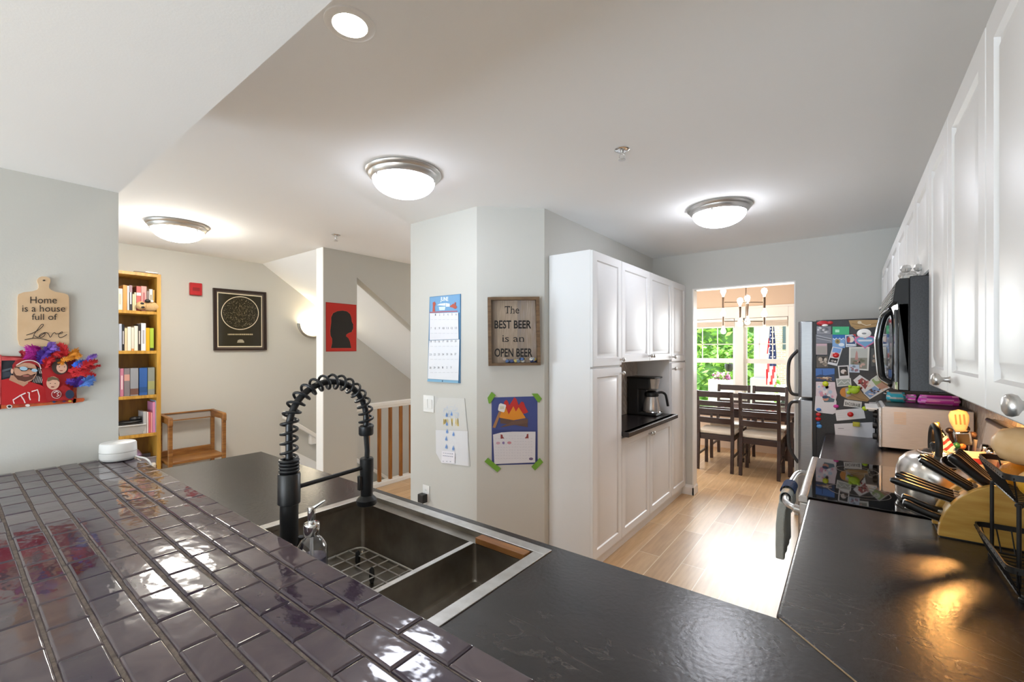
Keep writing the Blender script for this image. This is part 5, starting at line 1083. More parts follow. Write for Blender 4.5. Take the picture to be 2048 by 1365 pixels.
# handrail on the nook wall going down the stairs
p0, p1 = Px(566, 834, XN + 0.06), Px(640, 878, XN + 0.06); sl_ = (p1.z - p0.z) / (p1.y - p0.y)
hr = thing('stair_handrail', 'white sloping handrail on the nook wall above the stairs', 'handrail', (0, 0, 0))
m = MB(); m.prism([(p0.y, p0.z - 0.025), (p0.y, p0.z + 0.03), (p0.y + 3.0, p0.z + 0.03 + sl_ * 3.0), (p0.y + 3.0, p0.z - 0.025 + sl_ * 3.0)], XN + 0.035, XN + 0.085, TRIM, 'x'); m.obj('rail', hr, bevel=0.008)
q = Px(627, 877, XN + 0.03)
for dy in (0, 1.2): MB().box(XN, XN + 0.06, q.y - 0.05 + dy, q.y + 0.05 + dy, q.z - 0.07 + sl_ * dy, q.z + 0.05 + sl_ * dy, TRIM).obj('bracket_block', hr, bevel=0.008)
# stairs going down, and the white skirt board on the far wall
STW = mk('stair_carpet', '#b9b2a6', 0.95)
st = MB(); run, rise = 0.28, 0.19
for i in range(1, 14): st.box(XN + 0.001, XB - 0.117, 2.45 + (i - 1) * run, 2.45 + i * run, -i * rise - 0.3, -i * rise, STW)
struct(st.obj('floor_stairs', smooth=0), 'stairs going down beside the railing')
s0, s1 = Px(762, 920, XN + 0.002), Px(800, 950, XN + 0.002)
k_ = -rise / run
m = MB(); m.prism([(2.40, 0.30 - 0.06), (2.40, 0.30 + 0.06), (6.0, 0.36 + 3.6 * k_), (6.0, 0.24 + 3.6 * k_)], XN, XN + 0.02, TRIM, 'x'); struct(m.obj('trim_4', smooth=0), 'white skirt board down the stair wall')
# railing of the stairwell
rl_ = thing('stair_railing', 'white stair railing with brown wooden balusters', 'railing', (0, 0, 0))
yA, yE = 2.556, 4.6
MB().box(XB - 0.085, XB - 0.025, yA, yE, 0.862, 0.90, TRIM).box(XB - 0.07, XB - 0.04, yA, yE, 0.835, 0.862, TRIM).obj('top_rail', rl_, smooth=0, bevel=0.004)
MB().box(XB - 0.10, XB - 0.012, yA, yE, 0.0, 0.045, TRIM).obj('bottom_rail', rl_, smooth=0, bevel=0.004)
BAL = mk('varnished_oak_baluster', '#a9702f', 0.35, noise=(6, '#8a521d', (6, 6, 0.6)))
by = Px(758.6, 880, XB - 0.055).y; dy = Px(780.5, 880, XB - 0.055).y - by
for k in range(-1, 11): MB().box(XB - 0.071, XB - 0.039, by + k * dy - 0.016, by + k * dy + 0.016, 0.045, 0.836, BAL).obj('baluster', rl_, smooth=0, bevel=0.003)

# ================================================================ things on the middle wall
YM = 2.205
Zc = (850, 580, 7.0); c = Py(888, 677, YM)
A = Art((c.x, YM, c.z), 0, Zc); A.base([(64, 100), (497, 57), (490, 1310), (36, 1282)], 0.006, flat('#4f7fa6'))
A.poly([(70, 108), (490, 64), (490, 320), (74, 325)], flat('#6f9fc8')); A.text('JUNE', 218, 100, 328, 175, flat('#eef2f4'), 0.02)
A.poly([(195, 240), (290, 235), (280, 285), (205, 288)], flat('#cfe0ea')); A.poly([(170, 215), (215, 195), (290, 185), (290, 225)], flat('#e3edf2')); A.poly([(295, 185), (350, 195), (350, 235), (297, 238)], flat('#e3edf2'))
for pts in ([(112, 180), (140, 165), (155, 200), (140, 240), (145, 305), (110, 305), (115, 230)], [(360, 225), (400, 195), (435, 215), (455, 245), (430, 270), (390, 250), (350, 240)], [(425, 170), (440, 185), (430, 215), (415, 195)]): A.poly(pts, flat('#b5523f'))
A.line([(74, 318), (300, 305), (460, 300)], 14, flat('#b06068'))
A.poly([(74, 330), (472, 318), (478, 690), (72, 705)], flat('#dfdfe4')); A.poly([(66, 712), (490, 695), (476, 1270), (48, 1245)], flat('#e3e5ea')); A.poly([(48, 1250), (476, 1272), (474, 1308), (38, 1282)], flat('#7fb0cf')); A.ell(254, 1278, 9, 12, flat('#3c5f7c'))
NUM = flat('#6b7078'); n_ = 1; A.up()
for r_, y0 in enumerate((345, 535, 718, 900, 1085)):
    for d_ in range(7):
        k = r_ * 7 + d_
        if k == 0 or k > 33: continue
        v = k if k <= 30 else k - 30; x = 98 + d_ * 58 - r_ * 3.5; y = y0 + 6 - d_ * 1.0 - (0 if r_ < 2 else -1) * 0; A.text(str(v), x - (6 if v < 10 else 13), y - 14, x + (6 if v < 10 else 13), y + 14, NUM, 0, 0)
    for d_ in range(0, 7): A.rect(84 + d_ * 57, y0 + 70, 84 + d_ * 57 + 40, y0 + 76, flat('#cfd2d6'), 0)
tag(A.done('wall_calendar'), 'open wall calendar headed June, with a blue picture strip on top', 'calendar')
# switch plate
c = Py(858, 808, YM); o = thing('light_switch', 'white double rocker light switch left of the rain-cloud drawing', 'light switch', (c.x, YM, c.z), 0)
MB().box(-0.058, 0.058, -0.006, 0, -0.062, 0.062, WHITEP).obj('plate', o, bevel=0.002)
for x in (-0.024, 0.024): MB().prism([(-0.006, -0.034), (-0.009, -0.034), (-0.006 - 0.005, 0.0), (-0.0125, 0.034), (-0.006, 0.034)], x - 0.017, x + 0.017, WHITEP, 'x').obj('rocker', o, bevel=0.001)
# outlet and adapter
c = Py(853, 987, YM); o = thing('wall_outlet', 'white wall outlet above the counter, right of the stair railing', 'outlet', (c.x, YM, c.z), 0)
MB().box(-0.036, 0.036, -0.006, 0, -0.06, 0.06, WHITEP).obj('plate', o, bevel=0.002)
for z in (-0.026, 0.022):
    m = MB(); m.box(-0.017, 0.017, -0.008, -0.006, z - 0.016, z + 0.016, WHITEP)
    for x in (-0.006, 0.006): m.box(x - 0.001, x + 0.001, -0.0085, -0.008, z - 0.001, z + 0.007, INK)
    m.obj('receptacle', o, smooth=0)
ad = thing('power_adapter', 'black plug-in power adapter in the wall outlet', 'power adapter', (c.x - 0.01, YM - 0.008, c.z - 0.028), 0)
MB().box(-0.030, 0.030, -0.045, 0, -0.034, 0.028, BLACKPL).obj('housing', ad, bevel=0.004); MB().tube([(0, -0.02, -0.034), (0.0, -0.02, -0.09), (0.006, -0.015, -0.2), (0.0, -0.012, -0.24)], 0.003, BLACKPL, 6).obj('cord', ad)
m = MB(); m.box(-0.0305, -0.029, -0.035, -0.012, -0.02, 0.012, flat('#cfcfcf')); m.obj('rating_label', ad, smooth=0)
# rain-cloud drawing on folded paper
Zr = (850, 780, 5.464); c = Py(905, 865, YM)
A = Art((c.x, YM, c.z), 0, Zr); A.base([(108, 90), (432, 95), (465, 450), (490, 838), (180, 800), (130, 700)], 0.004, flat('#c9c8c5'))
A.poly([(150, 86), (430, 95), (462, 445), (125, 436), (108, 200)], flat('#d0cfcb')); A.poly([(118, 440), (468, 452), (475, 836), (182, 800), (122, 690)], flat('#dddde0'))
BLU = flat('#6f93cc'); A.up()
for i in range(26):
    a = rn.uniform(0, 6.3); x, y = 290 + rn.uniform(-70, 70), 235 + rn.uniform(-55, 55); A.line([(x + 28 * math.cos(t), y + 20 * math.sin(t)) for t in [a + j * 0.6 for j in range(6)]], 2.5, flat('#b7c8e0'), 0)
for i in range(22): x = rn.uniform(200, 370); A.line([(x, rn.uniform(310, 330)), (x + rn.uniform(-6, 12), rn.uniform(370, 400))], 5, flat('#dcc163'), 0)
for x, y in ((238, 275), (293, 265), (242, 372), (245, 455), (315, 485), (237, 535), (238, 622), (314, 640)): A.poly([(x, y - 32), (x + 14, y + 8), (x + 8, y + 22), (x - 8, y + 22), (x - 14, y + 8)], flat('#8fb0dc'), 0); A.up(); A.poly([(x, y - 18), (x + 8, y + 8), (x, y + 16), (x - 8, y + 8)], flat('#5b7fc0'), 0)
A.poly([(192, 665), (332, 680), (332, 806), (186, 796)], flat('#eceaf0'))
for k, (y, n) in enumerate(((690, 5), (718, 6), (778, 3))): 
    for j in range(n): A.line([(205 + j * 120 / n, y + j * 2), (205 + j * 120 / n + 14, y + j * 2 + 2)], 5, flat('#6a6f8c'))
tag(A.done('rain_cloud_drawing'), "child's drawing of a rain cloud with blue drops on folded paper", 'drawing')
# beer sign on the angled wall
AD = math.atan2(0.315, 0.341); AN = Vector((0.315, -0.341, 0)).normalized()
def ang(px, py): return on(px, py, (-2.0, 2.205, 0), AN)
Zb = (965, 590, 9.1); c = ang(1027, 664)
bs = thing('beer_sign', 'weathered wooden box sign about beer hanging on the angled wall', 'sign', c, AD)
A = Art(c, AD, Zb); A.base([(110, 75), (1000, 70), (1010, 1265), (120, 1275)], 0.006, mk('weathered_plank', '#9d8a78', 0.7))
for a_, b_, cc in ((140, 270, '#8b7b6e'), (270, 400, '#b39e88'), (400, 635, '#b5a08c'), (635, 700, '#8f8684'), (700, 800, '#a1938a'), (800, 900, '#b2a193'), (900, 980, '#a89a92')): A.poly([(a_, 105), (b_, 105), (b_, 1240), (a_, 1240)], mk('plank_' + cc[1:], cc, 0.75, noise=(10, '#9a8876', (14, 1, 1))), 0 if a_ > 140 else 1)
BK = flat('#15110f')
A.text('The', 406, 208, 668, 342, BK, 0.0); A.text('BEST BEER', 218, 465, 886, 617, BK, 0.022); A.text('is an', 362, 738, 755, 858, BK, 0.0); A.text('OPEN BEER', 218, 975, 906, 1132, BK, 0.022)
for a_, b_, y in ((425, 470, 336), (500, 530, 338), (545, 585, 338), (366, 412, 852), (680, 712, 850), (722, 755, 850)): A.rect(a_, y - 4, b_, y + 5, BK)
A.rect(404, 208, 412, 245, BK); A.rect(486, 208, 494, 245, BK)
A.done('lettered_panel', bs)
B = Art(c, AD, Zb); ou = [B.q(p) for p in ((90, 58), (1016, 50), (1040, 1280), (105, 1292))]; il = [B.q(p) for p in ((150, 108), (955, 104), (985, 1235), (160, 1245))]
for k in range(4):
    a, b = k, (k + 1) % 4; m = MB(); vs = []
    for t in (0, -0.05): vs += [(p.x, t, p.z) for p in (ou[a], ou[b], il[b], il[a])]
    m.add(vs, [(0, 1, 2, 3), (4, 5, 6, 7), (0, 1, 5, 4), (1, 2, 6, 5), (2, 3, 7, 6), (3, 0, 4, 7)], mk('brown_barn_wood', '#7a6044', 0.65, noise=(9, '#5d4630', (1, 1, 10)))); m.obj('frame_side', bs, smooth=0)
m = MB(); g0, g1 = il[3], il[2]; m.box(g0.x, g1.x, -0.040, -0.038, il[3].z, il[0].z, mk('sign_glass', '#ffffff', 0.0, trans=1.0, ior=1.05)); m.obj('glass', bs, smooth=0)
zf = max(il[2].z, il[3].z) + 0.003; x0_, x1_ = B.q((375, 1180)).x, B.q((965, 1180)).x
cols = ('#2b3a6a', '#c9b25a', '#d9d5cf', '#1f2d55', '#8fa0b8', '#c8b8a8', '#3a5a8c', '#e3ddd5')
for i in range(26):
    a_ = x0_ + (x1_ - x0_) * rn.random(); z = zf + 0.009 + rn.choice((0, 0, 0.012)); o = MB().lathe([(0.0125, 0), (0.0128, 0.0015), (0.011, 0.0055), (0, 0.006)], flat(cols[i % 8], 0.3), 14, rot_to((rn.uniform(-.6, .6), -1, rn.uniform(-.8, .8)))).obj('bottle_cap', None, Matrix.Translation(c) @ Matrix.Rotation(AD, 4, 'Z') @ Vector((a_, -0.014 - 0.02 * rn.random(), z)), (0, 0, AD))
    tag(o, 'metal bottle cap heaped at the bottom of the beer sign', 'bottle cap', 'bottle caps inside the beer sign')
# campfire picture
Zf = (965, 780, 8.03); c = ang(1028, 861)
A = Art(c, AD, Zf); A.base([(145, 125), (882, 105), (886, 1185), (845, 1195), (150, 1215)], 0.0015, flat('#3d4a86')); A.poly([(150, 640), (884, 650), (884, 1185), (155, 1212)], flat('#343f78'))
A.poly([(345, 200), (380, 160), (410, 190), (430, 250), (470, 190), (510, 120), (545, 150), (580, 250), (625, 190), (660, 200), (690, 280), (735, 360), (690, 380), (400, 420), (350, 300)], flat('#bb2a26'))
A.poly([(275, 360), (375, 285), (420, 395), (495, 265), (535, 350), (580, 280), (640, 370), (695, 455), (500, 490), (275, 450)], flat('#d98a22'))
A.poly([(280, 455), (500, 490), (725, 520), (725, 600), (480, 560), (285, 540)], flat('#5d453c')); A.poly([(285, 600), (500, 500), (725, 460), (728, 530), (480, 570), (290, 605)], flat('#694e42'))
A.poly([(265, 345), (300, 360), (205, 615), (160, 605)], flat('#a5774e')); A.poly([(265, 235), (290, 215), (370, 240), (378, 260), (350, 355), (335, 362), (255, 335), (248, 315)], flat('#e3dfdc')); A.rect(280, 265, 345, 310, flat('#cfc9b4'))
A.poly([(168, 720), (300, 685), (480, 672), (850, 672), (845, 1165), (190, 1192)], flat('#d9d7dc'))
A.up()
for pts in ([(290, 715), (320, 720), (325, 750), (350, 780), (290, 785)], [(735, 705), (710, 712), (705, 745), (675, 778), (738, 778)]): A.poly(pts, flat('#8d3a3a'), 0)
for x, y, cc in ((250, 855, '#c9a0b0'), (335, 852, '#7a6a9a'), (430, 850, '#c98a95'), (778, 1108, '#6f5d80')): A.ell(x, y, 34 if cc != '#7a6a9a' else 20, 22, flat(cc), 0)
for k in range(9):
    y = 740 + k * 45
    for j in range(14):
        x = 200 + j * 44
        if (k == 0 and not 380 < x < 660) or (k in (2,) and x < 480) or (k == 8 and x > 700): continue
        A.line([(x, y + rn.uniform(-4, 4)), (x + rn.uniform(16, 34), y + rn.uniform(-6, 6))], 4, flat('#b9b8c2'), 0)
art = A.done('campfire_picture'); tag(art, 'blue paper campfire picture with a marshmallow, taped to the angled wall', 'picture')
GT = mk('green_painter_tape', '#6fa035', 0.7)
for pts, lb in (([(145, 35), (210, 85), (120, 222), (98, 215), (80, 130)], 'green tape piece at the top left corner of the campfire picture'), ([(790, 62), (885, 62), (950, 140), (905, 205), (880, 190)], 'green tape piece at the top right corner of the campfire picture'), ([(85, 1092), (292, 1262), (238, 1322), (32, 1152)], 'green tape piece at the bottom left corner of the campfire picture'), ([(920, 1095), (972, 1160), (840, 1295), (785, 1235)], 'green tape piece at the bottom right corner of the campfire picture')):
    B = Art(c, AD, Zf); L_ = [B.q(p) for p in pts]; cen = sum(L_, Vector()) / len(L_); m = MB(); m.prism([(p.x - cen.x, p.z - cen.z) for p in L_], -0.0008, -0.0075, GT, 'y')
    tag(m.obj('tape_piece', None, c + Matrix.Rotation(AD, 3, 'Z') @ cen, (0, 0, AD), smooth=0), lb, 'tape', 'green tape pieces')
# ================================================================ things on the black side of the refrigerator
FP_ = FY0                                  # plane of the side
ZM = (1620, 640, 5.25)
GM = 'papers and magnets on the refrigerator side'
rn = random.Random(33)
def mag_art(name, label, cat, pts, col, draw=None, lift=0, thick=0.0012):
    """a paper, photo or card held on the side; lift = how many sheets lie under it"""
    if len(pts) == 2: (a, b), (c_, d) = pts; pts = [(a, b), (c_, b), (c_, d), (a, d)]
    u = sum(p[0] for p in pts) / len(pts); v = sum(p[1] for p in pts) / len(pts)
    P = Py(1620 + u / 5.25, 640 + v / 5.25, FP_); o = Vector((P.x, FP_ - 0.0003 - lift * 0.0016, P.z))
    A = Art(o, 0, ZM); A.EPS = 0.00012; A.base(pts, thick, flat(col))
    if draw: draw(A)
    return tag(A.done(name), label, cat, GM)
def patches(x0, y0, x1, y1, cols, n=14, s=0.3):
    def f(A):
        A.up()
        for i in range(n):
            w_, h_ = (x1 - x0) * s * rn.uniform(0.5, 1.2), (y1 - y0) * s * rn.uniform(0.5, 1.2); cx, cy = rn.uniform(x0 + w_ / 2, x1 - w_ / 2), rn.uniform(y0 + h_ / 2, y1 - h_ / 2)
            A.ell(cx, cy, w_ / 2, h_ / 2, flat(rn.choice(cols)), 1 if i % 4 == 0 else 0, rot=rn.uniform(-.3, .3), n=9)
    return f
mag_art('snapshot', 'grey snapshot at the top left of the refrigerator side', 'photo', ((70, 68), (220, 150)), '#8c8e96', patches(75, 72, 215, 147, ('#a9abb0', '#6c6f78', '#c9c9cc', '#75787a'), 10))
mag_art('snapshot', 'grey snapshot below the top left one, crossed by pale streaks', 'photo', ((63, 153), (236, 246)), '#777a83', lambda A: [A.line([(70, 165 + k * 14), (225, 200 + k * 12)], 7, flat(c_), 1) for k, c_ in enumerate(('#b9bac0', '#5e6068', '#a9a9ae'))])
mag_art('paper_card', 'pinkish grey card on the left edge of the refrigerator side', 'card', ((63, 250), (180, 366)), '#b3a3a4', lambda A: A.rect(72, 280, 172, 358, flat('#a19b94')).rect(70, 252, 176, 272, flat('#c9abb5')))
mag_art('snapshot', 'dark photo with pale shapes on the left edge of the refrigerator side', 'photo', ((68, 384), (188, 500)), '#5f5953', patches(70, 388, 186, 496, ('#c9bfb0', '#8c8074', '#b8ab9d', '#494440'), 12, 0.4))
mag_art('green_card', 'bright green card on the upper part of the refrigerator side', 'card', ((236, 72), (411, 156)), '#3fae78', lambda A: A.rect(265, 103, 308, 132, flat('#a9dfc2')), 1)
mag_art('postcard', 'blue sky postcard under the green card', 'postcard', ((235, 157), (368, 297)), '#2f6bb0', lambda A: (A.poly([(236, 205), (366, 205), (366, 295), (236, 295)], flat('#7fa6d4')), A.line([(240, 195), (258, 208), (276, 193), (294, 208), (312, 193), (330, 208), (350, 193), (362, 205)], 9, flat('#dfe6ee')), A.ell(290, 228, 27, 26, flat('#a38f5c')), A.ell(290, 228, 14, 15, flat('#6d6140')), A.ell(330, 262, 30, 18, flat('#dfe6ee'))))
mag_art('greeting_card', 'small portrait greeting card with red corners right of the blue postcard', 'card', [(368, 160), (478, 152), (487, 278), (376, 288)], '#c9d3df', lambda A: (A.poly([(380, 172), (470, 165), (477, 270), (386, 276)], flat('#35517a')), A.ell(428, 205, 36, 34, flat('#e0d5c9')), A.ell(405, 210, 18, 30, flat('#a9433f')), A.poly([(445, 152), (480, 151), (485, 190), (470, 175)], flat('#b3403c')), A.rect(384, 255, 474, 270, flat('#dfe3e8'))))
mag_art('postcard', 'tall tilted photo strip with a red magnet on it', 'photo', [(236, 282), (342, 300), (284, 486), (184, 464)], '#d9d9dc', lambda A: (A.poly([(245, 292), (332, 306), (316, 350), (232, 338)], flat('#7aa0d6')), A.poly([(228, 345), (314, 357), (300, 400), (214, 388)], flat('#d9b8b4')), A.poly([(212, 398), (296, 412), (280, 458), (196, 442)], flat('#1f1d20')), A.ell(235, 432, 16, 12, flat('#a09a97')), A.ell(265, 438, 12, 10, flat('#d9d2ce'))), 2)
mag_art('snapshot', 'large white-bordered photo of a pink building in the middle of the refrigerator side', 'photo', [(410, 288), (626, 284), (614, 535), (408, 520)], '#dcdad3', lambda A: (A.poly([(428, 300), (606, 298), (598, 518), (424, 506)], flat('#8b8a7e')), A.poly([(428, 300), (606, 298), (602, 400), (426, 400)], flat('#b9bcb6')), A.poly([(480, 350), (490, 320), (500, 350), (505, 420), (470, 420)], flat('#b98a84')), patches(430, 400, 598, 505, ('#a8776f', '#6d6f5a', '#c9a79a', '#8c7a6a', '#4c5648'), 16, 0.25)(A)))
mag_art('instant_photo', 'white-framed instant photo with a dark picture', 'photo', [(292, 484), (404, 478), (416, 612), (306, 618)], '#dedcdc', lambda A: (A.poly([(306, 494), (394, 490), (402, 585), (314, 590)], flat('#2c2928')), A.ell(352, 545, 30, 24, flat('#d6ccc6')), A.ell(372, 562, 14, 20, flat('#4a3a32'))))
mag_art('sticker_card', 'small pale blue card below the building photo', 'card', [(412, 470), (516, 472), (521, 556), (412, 552)], '#bcc9d9', patches(420, 478, 512, 548, ('#7d8a9a', '#dde4ea', '#96707a'), 9, 0.35), 1)
mag_art('postcard', 'small grey landscape card under the instant photo', 'postcard', [(272, 618), (428, 612), (436, 690), (284, 704)], '#d4d4d2', lambda A: (A.poly([(284, 628), (418, 622), (424, 682), (292, 692)], flat('#9aa19c')), A.line([(290, 680), (330, 640), (360, 668), (400, 640), (422, 670)], 8, flat('#d6dad8'))), 1)
mag_art('postcard', 'blue city-skyline postcard on the left of the refrigerator side', 'postcard', ((60, 511), (258, 640)), '#4a74b8', lambda A: (A.poly([(60, 590), (110, 575), (160, 585), (258, 570), (258, 640), (60, 640)], flat('#2f4468')), A.line([(128, 525), (132, 590)], 6, flat('#26395c')), patches(65, 600, 254, 638, ('#c9a98c', '#e0cdb0', '#7a5c48', '#b98c6a'), 16, 0.3)(A)))
mag_art('child_painting', 'pink and white childish painting under the skyline postcard', 'drawing', [(62, 650), (262, 655), (268, 720), (284, 790), (268, 850), (60, 845)], '#d9cbd2', patches(66, 660, 262, 842, ('#d39aae', '#b8b4cc', '#e8dfe2', '#cf7f8c', '#b0c4d8'), 26, 0.22), 1)
mag_art('paper_note', 'white paper note with a small pasted figure on the left of the refrigerator side', 'paper', [(58, 800), (265, 825), (278, 860), (272, 975), (240, 992), (90, 975), (48, 950)], '#dbd9de', lambda A: (A.poly([(130, 815), (165, 795), (205, 815), (260, 835), (250, 865), (150, 865)], flat('#57707e')), A.ell(165, 832, 32, 20, flat('#c98f78')), A.ell(160, 812, 32, 16, flat('#2e4a6a'))), 2)
mag_art('paper_bag', 'brown kraft paper wrapper at the top right of the refrigerator side', 'paper', [(406, 6), (520, 2), (700, 2), (762, 10), (770, 60), (720, 72), (600, 85), (480, 102), (425, 60)], '#a48457', lambda A: (A.line([(440, 40), (560, 60), (700, 40)], 7, flat('#7d6340')), A.line([(430, 70), (520, 85), (640, 70)], 6, flat('#8c6f48')), A.ell(520, 28, 22, 16, flat('#c9bba0')), A.line([(530, 35), (590, 60), (640, 50)], 6, flat('#d6cbb4'))), 0, 0.004)
mag_art('snapshot', 'dark landscape photo half behind the microwave handle', 'photo', [(640, 300), (762, 296), (762, 470), (700, 485), (645, 490)], '#4b4d4c', patches(648, 310, 758, 480, ('#8c6f5c', '#b07a86', '#3a443c', '#a08c7c'), 16, 0.35))
mag_art('paper_crescent', 'white curved paper scrap near the microwave handle', 'paper', [(660, 242), (690, 200), (728, 175), (726, 205), (694, 225)], '#d9d9dc')
mag_art('photo_strip', 'tilted family photo strip left of the photo sheet', 'photo', [(453, 635), (522, 578), (694, 690), (612, 790), (560, 760)], '#d6d6d8', lambda A: (A.poly([(500, 640), (545, 610), (660, 690), (605, 760)], flat('#8f4a48')), patches(500, 630, 650, 740, ('#b0393c', '#e0c4b8', '#5c3f3a', '#c9a69a', '#2d2a30'), 18, 0.2)(A)), 1)
mag_art('photo_sheet', 'tilted sheet of family photos under the microwave handle', 'photo', [(560, 770), (640, 625), (728, 564), (872, 692), (628, 836)], '#d9d9d6', lambda A: (A.poly([(645, 632), (726, 575), (790, 632), (690, 690)], flat('#93a86e')), A.ell(705, 620, 34, 26, flat('#c9d0c0')), A.poly([(570, 770), (680, 695), (740, 740), (632, 820)], flat('#7e9cc6')), A.poly([(690, 690), (790, 632), (862, 690), (745, 735)], flat('#b98f78')), patches(600, 690, 850, 800, ('#a83f3c', '#3a2c28', '#e0bfa8', '#5c4038', '#d6d0d0'), 20, 0.14)(A)), 2)
mag_art('animal_card', 'brown lion-shaped card pinned under the tilted photos', 'card', [(318, 740), (345, 715), (420, 700), (500, 700), (560, 780), (625, 840), (600, 860), (520, 850), (400, 835), (330, 800), (312, 770)], '#a98a5c', lambda A: (A.ell(352, 762, 36, 46, flat('#c07f35')), A.poly([(370, 725), (440, 710), (500, 740), (420, 800), (380, 815)], flat('#b0aab0')), A.line([(420, 780), (520, 830), (600, 850)], 9, flat('#8c6f45'))))
mag_art('word_card', 'small white card with hand-cut dark letters', 'card', [(362, 838), (545, 862), (540, 930), (352, 905)], '#d8d8d6', lambda A: [A.text(ch, 370 + k * 18, 862 + k * 2.6 + (k % 2) * 3, 384 + k * 18, 896 + k * 2.6, flat('#232120'), 0.03) for k, ch in enumerate('ENCOURAGE')])
mag_art('envelope', 'white envelope held by a red round magnet', 'envelope', [(262, 950), (560, 926), (583, 1035), (280, 1062)], '#e0e0e3', lambda A: [A.line([(290, 985 + k * 22), (520, 968 + k * 22)], 3, flat('#cfcfd4'), 1) for k in range(3)], 1)
mag_art('letter_sheet', 'large white letter at the bottom of the refrigerator side, held by a yellow clip', 'paper', [(255, 1095), (680, 1075), (700, 1090), (722, 1240), (268, 1240)], '#dedee4', lambda A: (A.line([(295, 1142), (355, 1142)], 6, flat('#8f9098')), A.line([(295, 1160), (420, 1158)], 3, flat('#c9c9d0'))))
mag_art('paper_note', 'pale paper slip peeking out behind the toaster oven tray', 'paper', ((620, 866), (770, 940)), '#c9cacf')
def button(label, u, v, ru, col, rv=None, name='round_magnet', cat='magnet', dy=0.004):
    P = Py(1620 + u / 5.25, 640 + v / 5.25, FP_); r = (Py(1620 + (u + ru) / 5.25, 640 + v / 5.25, FP_) - P).x; z = r * ((rv or ru) / ru)
    m = MB(); m.lathe([(1.0, 0), (1.0, 0.35), (0.93, 0.62), (0.7, 0.88), (0.35, 0.99), (0, 1.0)], mk('magnet_' + col[1:], col, 0.25), 22, Matrix.Diagonal((r, 0.010, z, 1)) @ Matrix.Rotation(PI / 2, 4, 'X'))
    return tag(m.obj(name, None, (P.x, FP_ - dy, P.z), smooth=50), label, cat, 'round magnets on the refrigerator side')
for a in (('red dome magnet on the tilted photo strip', 272, 372, 34, '#c5181b'), ('yellow round magnet above the pink painting', 163, 672, 33, '#c3cc1e'), ('magenta round magnet right of the paper note', 274, 908, 30, '#c43a92', 22), ('lime round magnet right of the word card', 577, 930, 31, '#b3cc14'), ('red round magnet in the middle of the envelope', 424, 993, 33, '#c8201c'),
          ('blue round magnet on the left edge, topmost of the column', 92, 943, 27, '#3a72bb', 21), ('upper of the two red magnets on the left edge', 90, 995, 28, '#bd2227', 24), ('lower of the two red magnets on the left edge', 88, 1040, 30, '#c2181d', 24), ('small blue magnet below the two red ones', 88, 1085, 22, '#2f66ad', 18), ('lighter blue magnet at the bottom of the left column', 98, 1118, 30, '#4d92d6', 26), ('pale green magnet beside the toaster oven knobs', 694, 1070, 24, '#84c6a0', 23)): button(*a)
def small(name, label, u, v, mbf, cat='magnet', dy=0.004):
    P = Py(1620 + u / 5.25, 640 + v / 5.25, FP_); m = MB(); mbf(m); return tag(m.obj(name, None, (P.x, FP_ - dy, P.z), smooth=40), label, cat, 'round magnets on the refrigerator side' if False else None)
k5 = (Py(1630, 700, FP_) - Py(1620, 700, FP_)).x / 52.5   # metres per crop unit, about
small('yellow_clip', 'yellow clip magnet holding the white letter', 486, 1096, lambda m: m.box(-0.018, 0.018, -0.012, 0.003, -0.014, 0.014, mk('yellow_clip', '#b9b22a', 0.35)).box(-0.012, 0.012, -0.02, -0.012, -0.01, 0.004, mk('yellow_clip', '#b9b22a', 0.35)))
small('frog_magnet', 'lime green frog-shaped magnet on the lion card', 462, 735, lambda m: m.ball((0, -0.006, 0), (0.030, 0.010, 0.026), mk('frog_green', '#a3c62a', 0.4), 14).ball((-0.02, -0.008, 0.02), 0.011, mk('frog_green', '#a3c62a', 0.4), 8).ball((0.022, -0.008, 0.018), 0.011, mk('frog_green', '#a3c62a', 0.4), 8).ball((-0.028, -0.004, -0.02), 0.012, mk('frog_green', '#a3c62a', 0.4), 8), dy=0.007)
small('oval_magnet', 'white oval magnet near the top right of the refrigerator side', 567, 144, lambda m: m.lathe([(1.0, 0), (1.0, 0.5), (0.8, 1.0), (0, 1.0)], WHITEP, 26, Matrix.Diagonal((0.036, 0.006, 0.030, 1)) @ Matrix.Rotation(PI / 2, 4, 'X')).lathe([(1, 0), (0.8, 1), (0, 1)], flat('#8b8f92'), 16, T(0, -0.006, 0) @ Matrix.Diagonal((0.012, 0.001, 0.006, 1)) @ Matrix.Rotation(PI / 2, 4, 'X')), dy=0.0005)
def heart(s): return [(s * 16 * math.sin(t) ** 3 / 16, s * (13 * math.cos(t) - 5 * math.cos(2 * t) - 2 * math.cos(3 * t) - math.cos(4 * t)) / 19) for t in [2 * PI * i / 40 for i in range(40)]]
small('heart_magnet', 'pink-rimmed heart magnet with blue stripes', 578, 228, lambda m: m.prism(heart(0.055), -0.004, 0, mk('heart_pink', '#c25a8e', 0.3), 'y').prism(heart(0.044), -0.0046, -0.004, mk('heart_blue', '#5f93bd', 0.3), 'y').prism([(-0.036, 0.012), (0.036, 0.012), (0.033, 0.0), (-0.033, 0.0)], -0.0052, -0.0046, flat('#cfd6de'), 'y'), dy=0.0005)
small('red_clip', 'red and white clip magnet at the top left corner of the refrigerator side', 135, 38, lambda m: m.ball((0, -0.006, 0), (0.034, 0.009, 0.017), mk('clip_red', '#b3222a', 0.35), 14).ball((0.012, -0.01, -0.014), (0.018, 0.008, 0.008), WHITEP, 10).ball((0.04, -0.005, 0.002), (0.016, 0.006, 0.012), mk('clip_red', '#b3222a', 0.35), 10))

